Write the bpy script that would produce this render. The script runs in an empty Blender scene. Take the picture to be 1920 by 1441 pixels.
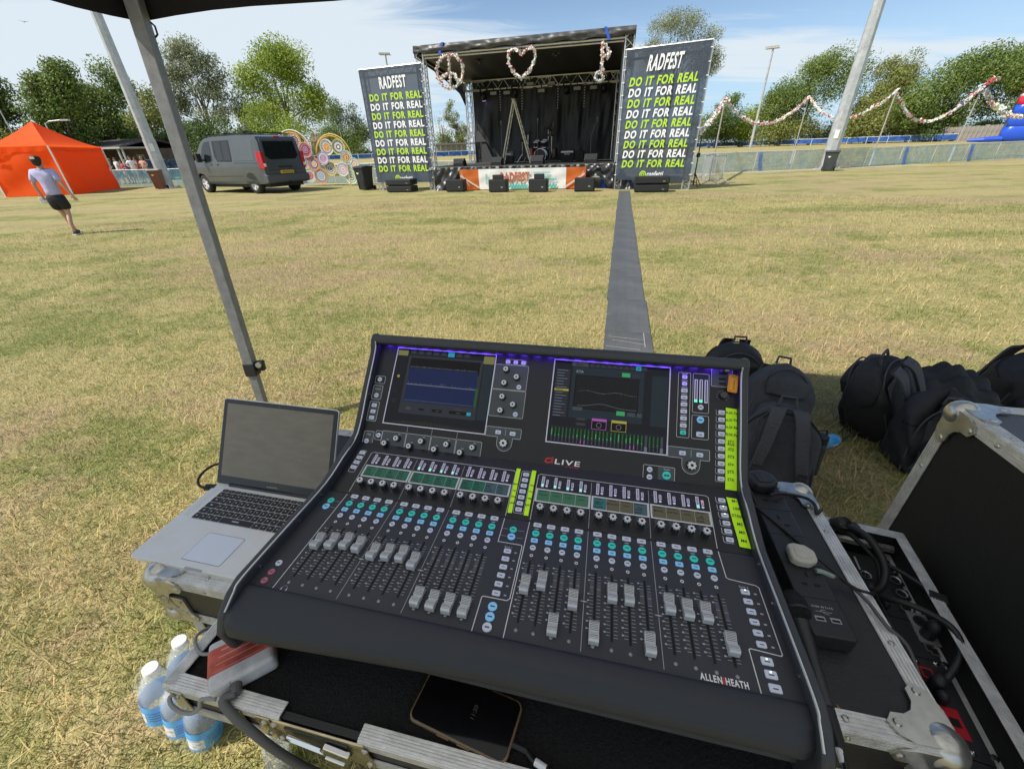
import bpy, math, random
import numpy as np
from mathutils import Vector as V, Matrix as MX
PI = math.pi
R = math.radians
random.seed(7)
rng = np.random.default_rng(7)
sc = bpy.context.scene
COL = sc.collection

# ------------------------------------------------------------------ camera
FPX, CAMZ = 752.0, 1.5                        # focal length for a 1920 px wide frame, eye height
def cam_axes():
    dn = V((1003 - 960, 2010 - 720.5, FPX)).normalized()      # straight down, as the lens sees it
    up = -dn
    fw = (V((0, 0, 1)) - up * up.z).normalized()
    return fw.cross(up), fw, up                # world X, Y, Z in lens coordinates (x right, y down, z ahead)
AX, AY, AZ = cam_axes()
def lens(d): return V((d.dot(AX), d.dot(AY), d.dot(AZ)))      # lens vector -> world
CAM = V((0, 0, CAMZ))
cd = bpy.data.cameras.new('camera'); co = bpy.data.objects.new('camera', cd); COL.objects.link(co)
cx, cy, cz = lens(V((1, 0, 0))), lens(V((0, -1, 0))), lens(V((0, 0, -1)))
co.matrix_world = MX(((cx.x, cy.x, cz.x, CAM.x), (cx.y, cy.y, cz.y, CAM.y), (cx.z, cy.z, cz.z, CAM.z), (0, 0, 0, 1)))
cd.sensor_width = 36; cd.lens = FPX / 1920 * 36; cd.clip_start = .02; cd.clip_end = 3000
sc.camera = co

# ------------------------------------------------------------------ sun, sky, exposure
SUN_DIR = V((.736, .289, -1.0)).normalized()   # the way the light travels
sl = bpy.data.lights.new('sun', 'SUN'); sl.energy = 3.4; sl.angle = R(.55); sl.color = (1, .95, .86)
so = bpy.data.objects.new('sun', sl); COL.objects.link(so)
so.rotation_euler = SUN_DIR.to_track_quat('-Z', 'Y').to_euler(); so.location = (-20, -8, 27)
world = bpy.data.worlds.new('World'); sc.world = world; world.use_nodes = True
wn, wl = world.node_tree.nodes, world.node_tree.links
wn.clear()
def N(nodes, t, **k):
    n = nodes.new(t)
    for a, b in k.items():
        if hasattr(n, a): setattr(n, a, b)
    return n
sky = N(wn, 'ShaderNodeTexSky', sky_type='NISHITA', sun_disc=False, air_density=.85, dust_density=.0, ozone_density=1.1)
sky.sun_elevation = math.asin(-SUN_DIR.z); sky.sun_rotation = math.atan2(-SUN_DIR.x, -SUN_DIR.y)
tc = N(wn, 'ShaderNodeTexCoord')
sep = N(wn, 'ShaderNodeSeparateXYZ'); wl.new(tc.outputs['Generated'], sep.inputs[0])
def wm(op, a, b=None, c=None):
    n = N(wn, 'ShaderNodeMath', operation=op)
    for i, q in enumerate((a, b, c)):
        if q is None: continue
        if isinstance(q, (int, float)): n.inputs[i].default_value = q
        else: wl.new(q, n.inputs[i])
    return n.outputs[0]
zz = wm('MAXIMUM', wm('ADD', sep.outputs[2], .07), .02)
px_, py_ = wm('DIVIDE', sep.outputs[0], zz), wm('DIVIDE', sep.outputs[1], zz)
cmb = N(wn, 'ShaderNodeCombineXYZ'); wl.new(px_, cmb.inputs[0]); wl.new(py_, cmb.inputs[1])
def cloud(loc, rot, scl, noise, det, rough, dist):
    mp = N(wn, 'ShaderNodeMapping'); mp.inputs['Rotation'].default_value = (0, 0, R(rot)); mp.inputs['Scale'].default_value = (*scl, 1); mp.inputs['Location'].default_value = (*loc, 0)
    wl.new(cmb.outputs[0], mp.inputs[0]); n = N(wn, 'ShaderNodeTexNoise')
    for k, v in (('Scale', noise), ('Detail', det), ('Roughness', rough), ('Distortion', dist)): n.inputs[k].default_value = v
    wl.new(mp.outputs[0], n.inputs['Vector']); return n.outputs['Fac']
big = cloud((4.6, 8.3), -60, (.34, .95), .42, 9, .50, .5)      # broad streaks of cirrus
fine_ = cloud((.4, 2.2), -30, (.5, 1.8), 1.1, 10, .62, 1.2)    # their torn edges
side = wm('MINIMUM', wm('MAXIMUM', wm('MULTIPLY', px_, -.06), -.03), .14)   # the veil of cloud is thicker to the west
cl = wm('ADD', wm('ADD', big, side), wm('MULTIPLY', wm('SUBTRACT', fine_, .5), .42))
rp = N(wn, 'ShaderNodeMapRange', interpolation_type='SMOOTHSTEP'); rp.inputs['From Min'].default_value = .425; rp.inputs['From Max'].default_value = .60
rp.inputs['To Max'].default_value = .96
wl.new(cl, rp.inputs['Value'])
hz = N(wn, 'ShaderNodeMapRange', interpolation_type='SMOOTHSTEP'); hz.inputs['From Min'].default_value = .26; hz.inputs['From Max'].default_value = .0; hz.inputs['To Max'].default_value = .92
wl.new(sep.outputs[2], hz.inputs['Value'])
haze_ = N(wn, 'ShaderNodeMix', data_type='RGBA'); wl.new(hz.outputs[0], haze_.inputs['Factor']); wl.new(sky.outputs[0], haze_.inputs[6]); haze_.inputs[7].default_value = (3.3, 4.9, 6.4, 1)   # thin haze low down
mixc = N(wn, 'ShaderNodeMix', data_type='RGBA')
wl.new(rp.outputs[0], mixc.inputs['Factor']); wl.new(haze_.outputs[2], mixc.inputs[6]); mixc.inputs[7].default_value = (5.3, 5.95, 6.45, 1)
bg = N(wn, 'ShaderNodeBackground'); bg.inputs['Strength'].default_value = .085
wl.new(mixc.outputs[2], bg.inputs[0])
wo = N(wn, 'ShaderNodeOutputWorld'); wl.new(bg.outputs[0], wo.inputs[0])
sc.view_settings.view_transform = 'Standard'; sc.view_settings.look = 'None'
sc.view_settings.exposure = .74; sc.view_settings.gamma = 1; sc.view_settings.use_curve_mapping = False
try:
    sc.cycles.use_denoising = True; sc.cycles.max_bounces = 8; sc.cycles.transparent_max_bounces = 24
    sc.cycles.caustics_reflective = False; sc.cycles.caustics_refractive = False; sc.cycles.sample_clamp_indirect = 8
except Exception: pass

# ------------------------------------------------------------------ finding real places
def gz(x, y):                                   # the ground rises very slightly beyond the pitch fence
    t = min(1, max(0, (math.hypot(x, y) - 34) / 80)); return .6 * t * t * (3 - 2 * t)
def ray(p): return lens(V(((p[0] - 960) / FPX, (p[1] - 720.5) / FPX, 1))).normalized()
def G(p, z=None):                               # the ground point seen in direction p
    d = ray(p)
    if z is not None: return CAM + d * ((z - CAMZ) / d.z)
    if d.z > -1e-3: d = V((d.x, d.y, -1e-3))
    q = CAM + d * (-CAMZ / d.z)
    for _ in range(25): q = CAM + d * ((gz(q.x, q.y) - CAMZ) / d.z)
    return q
def AT(p, r):                                   # the point in direction p at horizontal distance r
    d = ray(p); return CAM + d * (r / math.hypot(d.x, d.y))
def BASE(px, r):                                # ground place at distance r below column px (near the horizon)
    q = AT((px, 282 - .0333 * (px - 960)), r); return V((q.x, q.y, gz(q.x, q.y)))
def ONP(p, o, n):
    d = ray(p); return CAM + d * ((V(o) - CAM).dot(n) / d.dot(n))
def PRJ(P):
    c = V(P) - CAM; l = V((c.dot(cx), -c.dot(cy), -c.dot(cz)))
    return l.x / l.z * FPX + 960, l.y / l.z * FPX + 720.5
def HT(g, y):                                   # height of an upright at g whose top is seen at row y
    lo, hi = -2, 60
    for _ in range(50):
        m = (lo + hi) / 2
        if PRJ((g[0], g[1], g[2] + m))[1] > y: lo = m
        else: hi = m
    return lo
def frame(o, ex, ez=(0, 0, 1)):
    ex = V(ex).normalized(); ez = V(ez); ey = ez.cross(ex).normalized(); ez = ex.cross(ey)
    o = V(o)
    return MX(((ex.x, ey.x, ez.x, o.x), (ex.y, ey.y, ez.y, o.y), (ex.z, ey.z, ez.z, o.z), (0, 0, 0, 1)))
def T(x, y, z): return MX.Translation((x, y, z))
def RX(a): return MX.Rotation(a, 4, 'X')
def RY(a): return MX.Rotation(a, 4, 'Y')
def RZ(a): return MX.Rotation(a, 4, 'Z')

# ------------------------------------------------------------------ materials
MATS = {}
def mat(name, col, rough=.5, metal=0., var=0., vs=8., bump=0., bs=60., spec=.5, emit=None, es=1., alpha=1., trans=0., ior=1.45, coat=0., sub=0., vc=None, sheen=0.):
    if name in MATS: return MATS[name]
    m = bpy.data.materials.new(name); m.use_nodes = True; MATS[name] = m
    nt = m.node_tree; b = nt.nodes['Principled BSDF']
    c = (*col, 1)
    b.inputs['Base Color'].default_value = c; b.inputs['Roughness'].default_value = rough; b.inputs['Metallic'].default_value = metal
    b.inputs['Specular IOR Level'].default_value = spec; b.inputs['IOR'].default_value = ior; b.inputs['Alpha'].default_value = alpha
    b.inputs['Transmission Weight'].default_value = trans; b.inputs['Coat Weight'].default_value = coat
    b.inputs['Sheen Weight'].default_value = sheen
    if emit: b.inputs['Emission Color'].default_value = (*emit, 1); b.inputs['Emission Strength'].default_value = es
    if var or bump:
        t = nt.nodes.new('ShaderNodeTexCoord')
    if var:
        n = nt.nodes.new('ShaderNodeTexNoise'); n.inputs['Scale'].default_value = vs; n.inputs['Detail'].default_value = 6; n.inputs['Roughness'].default_value = .65
        nt.links.new(t.outputs['Object'], n.inputs['Vector'])
        r = nt.nodes.new('ShaderNodeMapRange'); r.inputs['From Min'].default_value = .3; r.inputs['From Max'].default_value = .7
        nt.links.new(n.outputs['Fac'], r.inputs['Value'])
        x = nt.nodes.new('ShaderNodeMix'); x.data_type = 'RGBA'
        x.inputs[6].default_value = (*[q * (1 - var) for q in col], 1)
        x.inputs[7].default_value = (*(vc if vc else [min(1, q * (1 + var)) for q in col]), 1)
        nt.links.new(r.outputs[0], x.inputs['Factor']); nt.links.new(x.outputs[2], b.inputs['Base Color'])
        r2 = nt.nodes.new('ShaderNodeMapRange'); r2.inputs['To Min'].default_value = max(0, rough - .12); r2.inputs['To Max'].default_value = min(1, rough + .12)
        nt.links.new(n.outputs['Fac'], r2.inputs['Value']); nt.links.new(r2.outputs[0], b.inputs['Roughness'])
    if bump:
        n = nt.nodes.new('ShaderNodeTexNoise'); n.inputs['Scale'].default_value = bs; n.inputs['Detail'].default_value = 4
        nt.links.new(t.outputs['Object'], n.inputs['Vector'])
        u = nt.nodes.new('ShaderNodeBump'); u.inputs['Strength'].default_value = bump; u.inputs['Distance'].default_value = .01
        nt.links.new(n.outputs['Fac'], u.inputs['Height']); nt.links.new(u.outputs[0], b.inputs['Normal'])
    return m

# ------------------------------------------------------------------ meshes
class MB:
    def __init__(s, T0=None): s.v = []; s.f = []; s.m = []; s.s = []; s.T = T0 or MX(); s.mi = 0; s.sm = False
    def add(s, vs, fs):
        b = len(s.v); s.v += [s.T @ V(p) for p in vs]
        for f in fs: s.f.append([i + b for i in f]); s.m.append(s.mi); s.s.append(s.sm)
        return s
    def box(s, x0, x1, y0, y1, z0, z1, q=None):
        vs = [(x, y, z) for z in (z0, z1) for y in (y0, y1) for x in (x0, x1)]
        if q: vs = [q @ V(p) for p in vs]
        return s.add(vs, [(0, 2, 3, 1), (4, 5, 7, 6), (0, 1, 5, 4), (2, 6, 7, 3), (0, 4, 6, 2), (1, 3, 7, 5)])
    def quad(s, a, b, c, d): return s.add([a, b, c, d], [(0, 1, 2, 3)])
    def cyl(s, p, q, r, r2=None, n=8, caps=True):
        p, q = V(p), V(q); r2 = r if r2 is None else r2
        d = (q - p); L = d.length
        if L < 1e-9: return s
        d /= L; a = d.orthogonal().normalized(); b = d.cross(a)
        vs = [p + (a * math.cos(2 * PI * i / n) + b * math.sin(2 * PI * i / n)) * r for i in range(n)] + \
             [q + (a * math.cos(2 * PI * i / n) + b * math.sin(2 * PI * i / n)) * r2 for i in range(n)]
        fs = [(i, (i + 1) % n, n + (i + 1) % n, n + i) for i in range(n)]
        if caps: fs += [tuple(range(n - 1, -1, -1)), tuple(range(n, 2 * n))]
        return s.add(vs, fs)
    def tube(s, pts, r, n=6, closed=False, rs=None):
        P = [V(p) for p in pts]; m = len(P)
        vs = []; up = None
        for i in range(m):
            a = P[(i - 1) % m] if (closed or i) else P[0]; c = P[(i + 1) % m] if (closed or i < m - 1) else P[-1]
            t = (c - a)
            t = t.normalized() if t.length > 1e-9 else V((0, 0, 1))
            if up is None: up = t.orthogonal().normalized()
            up = (up - t * up.dot(t))
            up = up.normalized() if up.length > 1e-6 else t.orthogonal().normalized()
            b = t.cross(up); rr = rs[i] if rs else r
            vs += [P[i] + (up * math.cos(2 * PI * k / n) + b * math.sin(2 * PI * k / n)) * rr for k in range(n)]
        fs = []
        for i in range(m if closed else m - 1):
            j = (i + 1) % m
            fs += [(i * n + k, i * n + (k + 1) % n, j * n + (k + 1) % n, j * n + k) for k in range(n)]
        if not closed: fs += [tuple(range(n - 1, -1, -1)), tuple((m - 1) * n + k for k in range(n))]
        return s.add(vs, fs)
    def lathe(s, prof, n=16, o=(0, 0, 0), caps=False):
        o = V(o); vs = [o + V((r * math.cos(2 * PI * k / n), r * math.sin(2 * PI * k / n), z)) for r, z in prof for k in range(n)]
        m = len(prof); fs = [(i * n + k, i * n + (k + 1) % n, (i + 1) * n + (k + 1) % n, (i + 1) * n + k) for i in range(m - 1) for k in range(n)]
        if caps and prof[0][0] > 1e-6: fs.append(tuple(range(n - 1, -1, -1)))
        if caps and prof[-1][0] > 1e-6: fs.append(tuple((m - 1) * n + k for k in range(n)))
        return s.add(vs, fs)
    def prism(s, poly, z0, z1, ax='z'):
        n = len(poly); k = {'z': lambda a, b, c: (a, b, c), 'x': lambda a, b, c: (c, a, b), 'y': lambda a, b, c: (a, c, b)}[ax]
        vs = [k(a, b, z0) for a, b in poly] + [k(a, b, z1) for a, b in poly]
        fs = [tuple(range(n - 1, -1, -1)), tuple(range(n, 2 * n))] + [(i, (i + 1) % n, n + (i + 1) % n, n + i) for i in range(n)]
        if ax == 'y': fs = [f[::-1] for f in fs]
        return s.add(vs, fs)
    def grid(s, fn, nu, nv):
        vs = [fn(i / nu, j / nv) for j in range(nv + 1) for i in range(nu + 1)]
        return s.add(vs, [(j * (nu + 1) + i, j * (nu + 1) + i + 1, (j + 1) * (nu + 1) + i + 1, (j + 1) * (nu + 1) + i) for j in range(nv) for i in range(nu)])
    def line(s, pts, w, closed=False, z=None):       # printed line: flat ribbon in the local xy plane
        P = [V((p[0], p[1], z if z is not None else p[2])) for p in pts]; m = len(P)
        if closed: P.append(P[0])
        L = []; Rr = []
        for i in range(len(P)):
            if closed: a, b = P[(i - 1) % m], P[(i + 1) % m]
            else: a, b = P[max(0, i - 1)], P[min(len(P) - 1, i + 1)]
            pi = P[i]
            d1 = (pi - a).normalized() if (pi - a).length > 1e-9 else (b - pi).normalized()
            d2 = (b - pi).normalized() if (b - pi).length > 1e-9 else d1
            n1 = V((-d1.y, d1.x, 0)); n2 = V((-d2.y, d2.x, 0)); h = n1 + n2
            h = h / max(.4, h.length_squared / 2) * 1.0 if h.length > 1e-6 else n1
            L.append(pi + h * (w / 2)); Rr.append(pi - h * (w / 2))
        k = len(P)
        return s.add(L + Rr, [(k + i, k + i + 1, i + 1, i) for i in range(k - 1)])
    def text(s, t, T0, size, bold=0., hs=1., shear=0., align='CENTER', width=None):
        vs, fs = glyphs(t, bold, align)
        if width:
            xs = [v[0] for v in vs]; hs = width / ((max(xs) - min(xs)) * size)
        sv = s.T; s.T = sv @ T0
        s.add([(size * hs * (x + shear * y), size * y, 0) for x, y in vs], fs); s.T = sv
        return s
    def build(s, name, mats, parent=None, M=None, label=None, cat=None, group=None, kind=None, bevel=0., seg=2, sub=0, smooth=False):
        me = bpy.data.meshes.new(name); me.from_pydata(s.v, [], s.f)
        if not isinstance(mats, (list, tuple)): mats = [mats]
        for m in mats: me.materials.append(m)
        me.polygons.foreach_set('material_index', s.m)
        me.polygons.foreach_set('use_smooth', [True] * len(s.f) if smooth else s.s)
        me.update()
        return put(name, me, parent, M, label, cat, group, kind, bevel, seg, sub)
def put(name, me, parent=None, M=None, label=None, cat=None, group=None, kind=None, bevel=0., seg=2, sub=0):
    o = bpy.data.objects.new(name, me); COL.objects.link(o)
    if parent: o.parent = parent
    if M is not None: o.matrix_local = M
    if bevel:
        b = o.modifiers.new('bevel', 'BEVEL'); b.width = bevel; b.segments = seg; b.limit_method = 'ANGLE'; b.angle_limit = R(35)
    if sub:
        b = o.modifiers.new('subd', 'SUBSURF'); b.levels = sub; b.render_levels = sub
    return tag(o, label, cat, group, kind)
def tag(o, label=None, cat=None, group=None, kind=None):
    for k, v in (('label', label), ('category', cat), ('group', group), ('kind', kind)):
        if v: o[k] = v
    return o
def thing(name, label, cat, M=None, group=None):
    o = bpy.data.objects.new(name, None); COL.objects.link(o); o.empty_display_size = .1
    if M is not None: o.matrix_world = M
    return tag(o, label, cat, group)
def inst(name, src, parent, M=None):
    o = bpy.data.objects.new(name, src.data); COL.objects.link(o); o.parent = parent
    if M is not None: o.matrix_local = M
    for m in src.modifiers:
        q = o.modifiers.new(m.name, m.type)
        if m.type == 'BEVEL': q.width = m.width; q.segments = m.segments; q.limit_method = m.limit_method; q.angle_limit = m.angle_limit
        if m.type == 'SUBSURF': q.levels = m.levels; q.render_levels = m.render_levels
    return o
def copy_tree(o, M=None, label=None, parent=None):
    c = o.copy(); COL.objects.link(c)
    if parent: c.parent = parent
    if M is not None: c.matrix_world = M
    if label: c['label'] = label
    for ch in list(o.children):
        d = copy_tree(ch, parent=c); d.matrix_local = ch.matrix_local.copy()
    return c
GC = {}
def glyphs(t, bold, align):
    k = (t, bold, align)
    if k in GC: return GC[k]
    c = bpy.data.curves.new('txt', 'FONT'); c.body = t; c.size = 1; c.offset = bold; c.align_x = align; c.resolution_u = 3; c.space_character = 1.17 if bold > .012 else 1.0; c.space_word = 1.25 if bold > .012 else 1.0
    o = bpy.data.objects.new('txt', c); COL.objects.link(o)
    bpy.context.view_layer.update()
    me = bpy.data.meshes.new_from_object(o.evaluated_get(bpy.context.evaluated_depsgraph_get()))
    r = ([(v.co.x, v.co.y) for v in me.vertices], [tuple(p.vertices) for p in me.polygons])
    bpy.data.objects.remove(o); bpy.data.curves.remove(c); bpy.data.meshes.remove(me)
    GC[k] = r; return r
def arc(cx_, cy_, r, a0, a1, n): return [(cx_ + r * math.cos(R(a0 + (a1 - a0) * i / n)), cy_ + r * math.sin(R(a0 + (a1 - a0) * i / n))) for i in range(n + 1)]
def rrect(x0, x1, y0, y1, r, n=3):
    return arc(x1 - r, y1 - r, r, 0, 90, n) + arc(x0 + r, y1 - r, r, 90, 180, n) + arc(x0 + r, y0 + r, r, 180, 270, n) + arc(x1 - r, y0 + r, r, 270, 360, n)
def smooth_path(pts, n=6):                      # Catmull-Rom
    P = [V(p) for p in pts]; P = [P[0] * 2 - P[1]] + P + [P[-1] * 2 - P[-2]]; out = []
    for i in range(1, len(P) - 2):
        for k in range(n):
            t = k / n; a, b, c, d = P[i - 1:i + 3]
            out.append(.5 * ((2 * b) + (c - a) * t + (2 * a - 5 * b + 4 * c - d) * t * t + (3 * b - a - 3 * c + d) * t ** 3))
    out.append(P[-2]); return out
def np_mesh(name, verts, faces_n, idx, mats, attr=None):
    """verts (n,3), faces_n = verts per face (array), idx flat"""
    me = bpy.data.meshes.new(name); me.vertices.add(len(verts)); me.vertices.foreach_set('co', np.asarray(verts, np.float32).ravel())
    me.loops.add(len(idx)); me.loops.foreach_set('vertex_index', np.asarray(idx, np.int32))
    me.polygons.add(len(faces_n)); st = np.concatenate([[0], np.cumsum(faces_n)[:-1]]).astype(np.int32)
    me.polygons.foreach_set('loop_start', st)
    try: me.polygons.foreach_set('loop_total', np.asarray(faces_n, np.int32))
    except Exception: pass
    for m in mats: me.materials.append(m)
    if attr is not None:
        a = me.attributes.new('rnd', 'FLOAT', 'POINT'); a.data.foreach_set('value', np.asarray(attr, np.float32))
    me.update(calc_edges=True); me.validate()
    return me
# ================================================================== THE FIELD
def grass_colour(nt, fine=True):
    n, l = nt.nodes, nt.links
    g = n.new('ShaderNodeNewGeometry')
    def noise(scale, det, rough=.6, stretch=None):
        t = n.new('ShaderNodeTexNoise'); t.inputs['Scale'].default_value = scale; t.inputs['Detail'].default_value = det; t.inputs['Roughness'].default_value = rough
        if stretch:
            m = n.new('ShaderNodeMapping'); m.inputs['Rotation'].default_value = (0, 0, R(14)); m.inputs['Scale'].default_value = stretch
            l.new(g.outputs['Position'], m.inputs[0]); l.new(m.outputs[0], t.inputs['Vector'])
        else: l.new(g.outputs['Position'], t.inputs['Vector'])
        return t.outputs['Fac']
    def mth(op, a, b):
        q = n.new('ShaderNodeMath'); q.operation = op
        for i, v in enumerate((a, b)):
            if isinstance(v, (int, float)): q.inputs[i].default_value = v
            else: l.new(v, q.inputs[i])
        return q.outputs[0]
    def rng_(v, a, b, c=0., d=1.):
        q = n.new('ShaderNodeMapRange'); q.interpolation_type = 'SMOOTHSTEP'
        for k, x in zip(('From Min', 'From Max', 'To Min', 'To Max'), (a, b, c, d)): q.inputs[k].default_value = x
        l.new(v, q.inputs['Value']); return q.outputs[0]
    def mix(f, a, b):
        q = n.new('ShaderNodeMix'); q.data_type = 'RGBA'
        if isinstance(f, (int, float)): q.inputs['Factor'].default_value = f
        else: l.new(f, q.inputs['Factor'])
        for i, v in ((6, a), (7, b)):
            if isinstance(v, tuple): q.inputs[i].default_value = (*v, 1)
            else: l.new(v, q.inputs[i])
        return q.outputs[2]
    band = noise(.42, 4, .6, (.3, 1.5, 1)); patch = noise(.9, 6, .65); tuft = noise(6.5, 5, .7); blade = noise(55, 3, .7, (1, .55, 1))
    s = mth('ADD', mth('MULTIPLY', band, .8), mth('ADD', mth('MULTIPLY', patch, .9), mth('MULTIPLY', tuft, .75)))
    green = rng_(s, 1.12, 1.42)
    c = mix(green, (.50, .415, .20), (.245, .265, .085))
    dirt = rng_(mth('ADD', noise(.35, 5, .6, (.5, 1.3, 1)), mth('MULTIPLY', noise(2.6, 5), .45)), .70, .86)
    c = mix(mth('MULTIPLY', dirt, .85), c, (.47, .345, .215))
    if fine:
        c = mix(rng_(blade, .35, .66), mix(.55, c, (.17, .165, .05)), c)
        c = mix(rng_(noise(19, 4, .7), .55, .72), c, mix(.5, c, (.64, .54, .30)))
    return c, blade, tuft
gm = bpy.data.materials.new('dry grass'); gm.use_nodes = True
b_ = gm.node_tree.nodes['Principled BSDF']; c_, bl_, tf_ = grass_colour(gm.node_tree)
gm.node_tree.links.new(c_, b_.inputs['Base Color']); b_.inputs['Roughness'].default_value = .9; b_.inputs['Specular IOR Level'].default_value = .15
bu = gm.node_tree.nodes.new('ShaderNodeBump'); bu.inputs['Strength'].default_value = .9; bu.inputs['Distance'].default_value = .035
gm.node_tree.links.new(bl_, bu.inputs['Height']); bu2 = gm.node_tree.nodes.new('ShaderNodeBump'); bu2.inputs['Strength'].default_value = .6; bu2.inputs['Distance'].default_value = .06
gm.node_tree.links.new(tf_, bu2.inputs['Height']); gm.node_tree.links.new(bu.outputs[0], bu2.inputs['Normal']); gm.node_tree.links.new(bu2.outputs[0], b_.inputs['Normal'])
mb = MB(); rad = [0, .6, 1.2, 2, 3, 4.5, 6.5, 9, 12, 16, 20, 25, 30, 34, 38, 44, 50, 58, 66, 76, 86, 98, 114, 140, 180, 260, 400, 700, 1500]; NA = 72
for r_ in rad[1:]: mb.v += [V((r_ * math.cos(2 * PI * k / NA), r_ * math.sin(2 * PI * k / NA), gz(r_, 0))) for k in range(NA)]
mb.v.append(V((0, 0, 0)))
F_ = [(len(mb.v) - 1, k, (k + 1) % NA) for k in range(NA)] + [(i * NA + k, i * NA + NA + k, i * NA + NA + (k + 1) % NA, i * NA + (k + 1) % NA) for i in range(len(rad) - 2) for k in range(NA)]
mb.f = [list(f) for f in F_]; mb.m = [0] * len(F_); mb.s = [True] * len(F_)
mb.build('ground', gm, kind='structure')

# the cable mat running from the stage to the desk lies on the grass
MAT_A, MAT_B = [G(p) for p in ((1159, 359), (1181, 359))], [G(p) for p in ((1126, 690), (1226, 690))]
md = ((MAT_A[0] + MAT_A[1]) / 2 - (MAT_B[0] + MAT_B[1]) / 2); mdir = md.normalized(); mside = V((mdir.y, -mdir.x, 0))
mo = (MAT_B[0] + MAT_B[1]) / 2 - mdir * 1.2; mlen = md.length + 1.3
def in_mat(x, y):
    dx, dy = x - mo.x, y - mo.y; s = dx * mside.x + dy * mside.y; t = dx * mdir.x + dy * mdir.y
    return (np.abs(s) < .21) & (t > -.02) & (t < mlen)

# blades of grass where single blades can be told apart
def blades():
    r1, r2 = 2.6, 17.0
    n1, n2 = 78000, 270000
    ra = np.sqrt(rng.uniform(.25, r1 * r1, n1)); u = rng.uniform(0, 1, n2); rb = (np.sqrt(r1) + u * (np.sqrt(r2) - np.sqrt(r1))) ** 2
    r = np.concatenate([ra, rb]); a = rng.uniform(R(28), R(152), len(r))
    a[:n1] = rng.uniform(R(-8), R(188), n1)
    x, y = r * np.cos(a), r * np.sin(a)
    k = ~in_mat(x, y) & (y > .1); x, y, r = x[k], y[k], r[k]; n = len(x)
    big = np.maximum(1, r / 4.5) ** .55
    clump = rng.uniform(0, 1, n); L = (.020 + .058 * clump ** 2.5) * rng.uniform(.7, 1.3, n); w = rng.uniform(.0008, .0019, n) * big * 1.15
    th = rng.uniform(0, 2 * PI, n); lean = rng.uniform(.2, 1.5, n) * L
    dx, dy = np.cos(th), np.sin(th); sx, sy = -dy * w, dx * w
    flat = rng.uniform(0, 1, n) < .35; hz = np.where(flat, .25, .9) * L; lean = np.where(flat, 1.6 * L, lean)
    z0 = np.full(n, -.003)
    P = np.zeros((n, 5, 3))
    P[:, 0] = np.stack([x - sx, y - sy, z0], 1); P[:, 1] = np.stack([x + sx, y + sy, z0], 1)
    mx, my = x + dx * lean * .35, y + dy * lean * .35
    P[:, 2] = np.stack([mx + sx * .8, my + sy * .8, hz * .65], 1); P[:, 3] = np.stack([mx - sx * .8, my - sy * .8, hz * .65], 1)
    P[:, 4] = np.stack([x + dx * lean, y + dy * lean, hz], 1)
    b = np.arange(n)[:, None] * 5
    idx = (b + np.array([0, 1, 2, 3, 3, 2, 4])).ravel(); fn = np.tile([4, 3], n)
    m = bpy.data.materials.new('grass blades'); m.use_nodes = True; nt = m.node_tree; p = nt.nodes['Principled BSDF']
    c, _, _ = grass_colour(nt, False)
    at = nt.nodes.new('ShaderNodeAttribute'); at.attribute_name = 'rnd'
    q = nt.nodes.new('ShaderNodeMix'); q.data_type = 'RGBA'; q.blend_type = 'MULTIPLY'; q.inputs['Factor'].default_value = 1
    cr = nt.nodes.new('ShaderNodeValToRGB'); e = cr.color_ramp.elements
    e[0].position = 0; e[0].color = (.42, .58, .36, 1); e[1].position = 1; e[1].color = (1.75, 1.58, 1.50, 1)
    x_ = cr.color_ramp.elements.new(.5); x_.color = (.95, .98, .9, 1)
    nt.links.new(at.outputs['Fac'], cr.inputs[0]); nt.links.new(c, q.inputs[6]); nt.links.new(cr.outputs[0], q.inputs[7]); nt.links.new(q.outputs[2], p.inputs['Base Color'])
    p.inputs['Roughness'].default_value = .65; p.inputs['Specular IOR Level'].default_value = .25
    tr = nt.nodes.new('ShaderNodeBsdfTranslucent'); nt.links.new(q.outputs[2], tr.inputs[0])
    ms = nt.nodes.new('ShaderNodeMixShader'); ms.inputs[0].default_value = .25; nt.links.new(p.outputs[0], ms.inputs[1]); nt.links.new(tr.outputs[0], ms.inputs[2])
    nt.links.new(ms.outputs[0], nt.nodes['Material Output'].inputs[0])
    put('grass', np_mesh('grass', P.reshape(-1, 3), fn, idx, [m], np.repeat(rng.uniform(0, 1, n), 5)), kind='stuff')
blades()

concrete = mat('pale concrete', (.46, .40, .30), .85, var=.25, vs=3, bump=.3, bs=40)
FENCE = [V((-47, 38.2, 0)), V((-28.8, 33.4, 0)), V((-18.6, 30.9, 0)), V((-8.2, 28.2, 0)), V((1.5, 26.9, 0)), V((12.25, 26.35, 0)), V((22.0, 27.7, 0)), V((34.5, 30.1, 0)), V((47, 33, 0))]
mb = MB()
for i in range(len(FENCE) - 1):
    a, b = FENCE[i], FENCE[i + 1]; d = (b - a).normalized(); s = V((d.y, -d.x, 0))
    mb.quad(a + s * .12 + V((0, 0, .006)), a + s * .85 + V((0, 0, .006)), b + s * .85 + V((0, 0, .006 )), b + s * .12 + V((0, 0, .006)))
mb.build('path', concrete, kind='structure')

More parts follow.
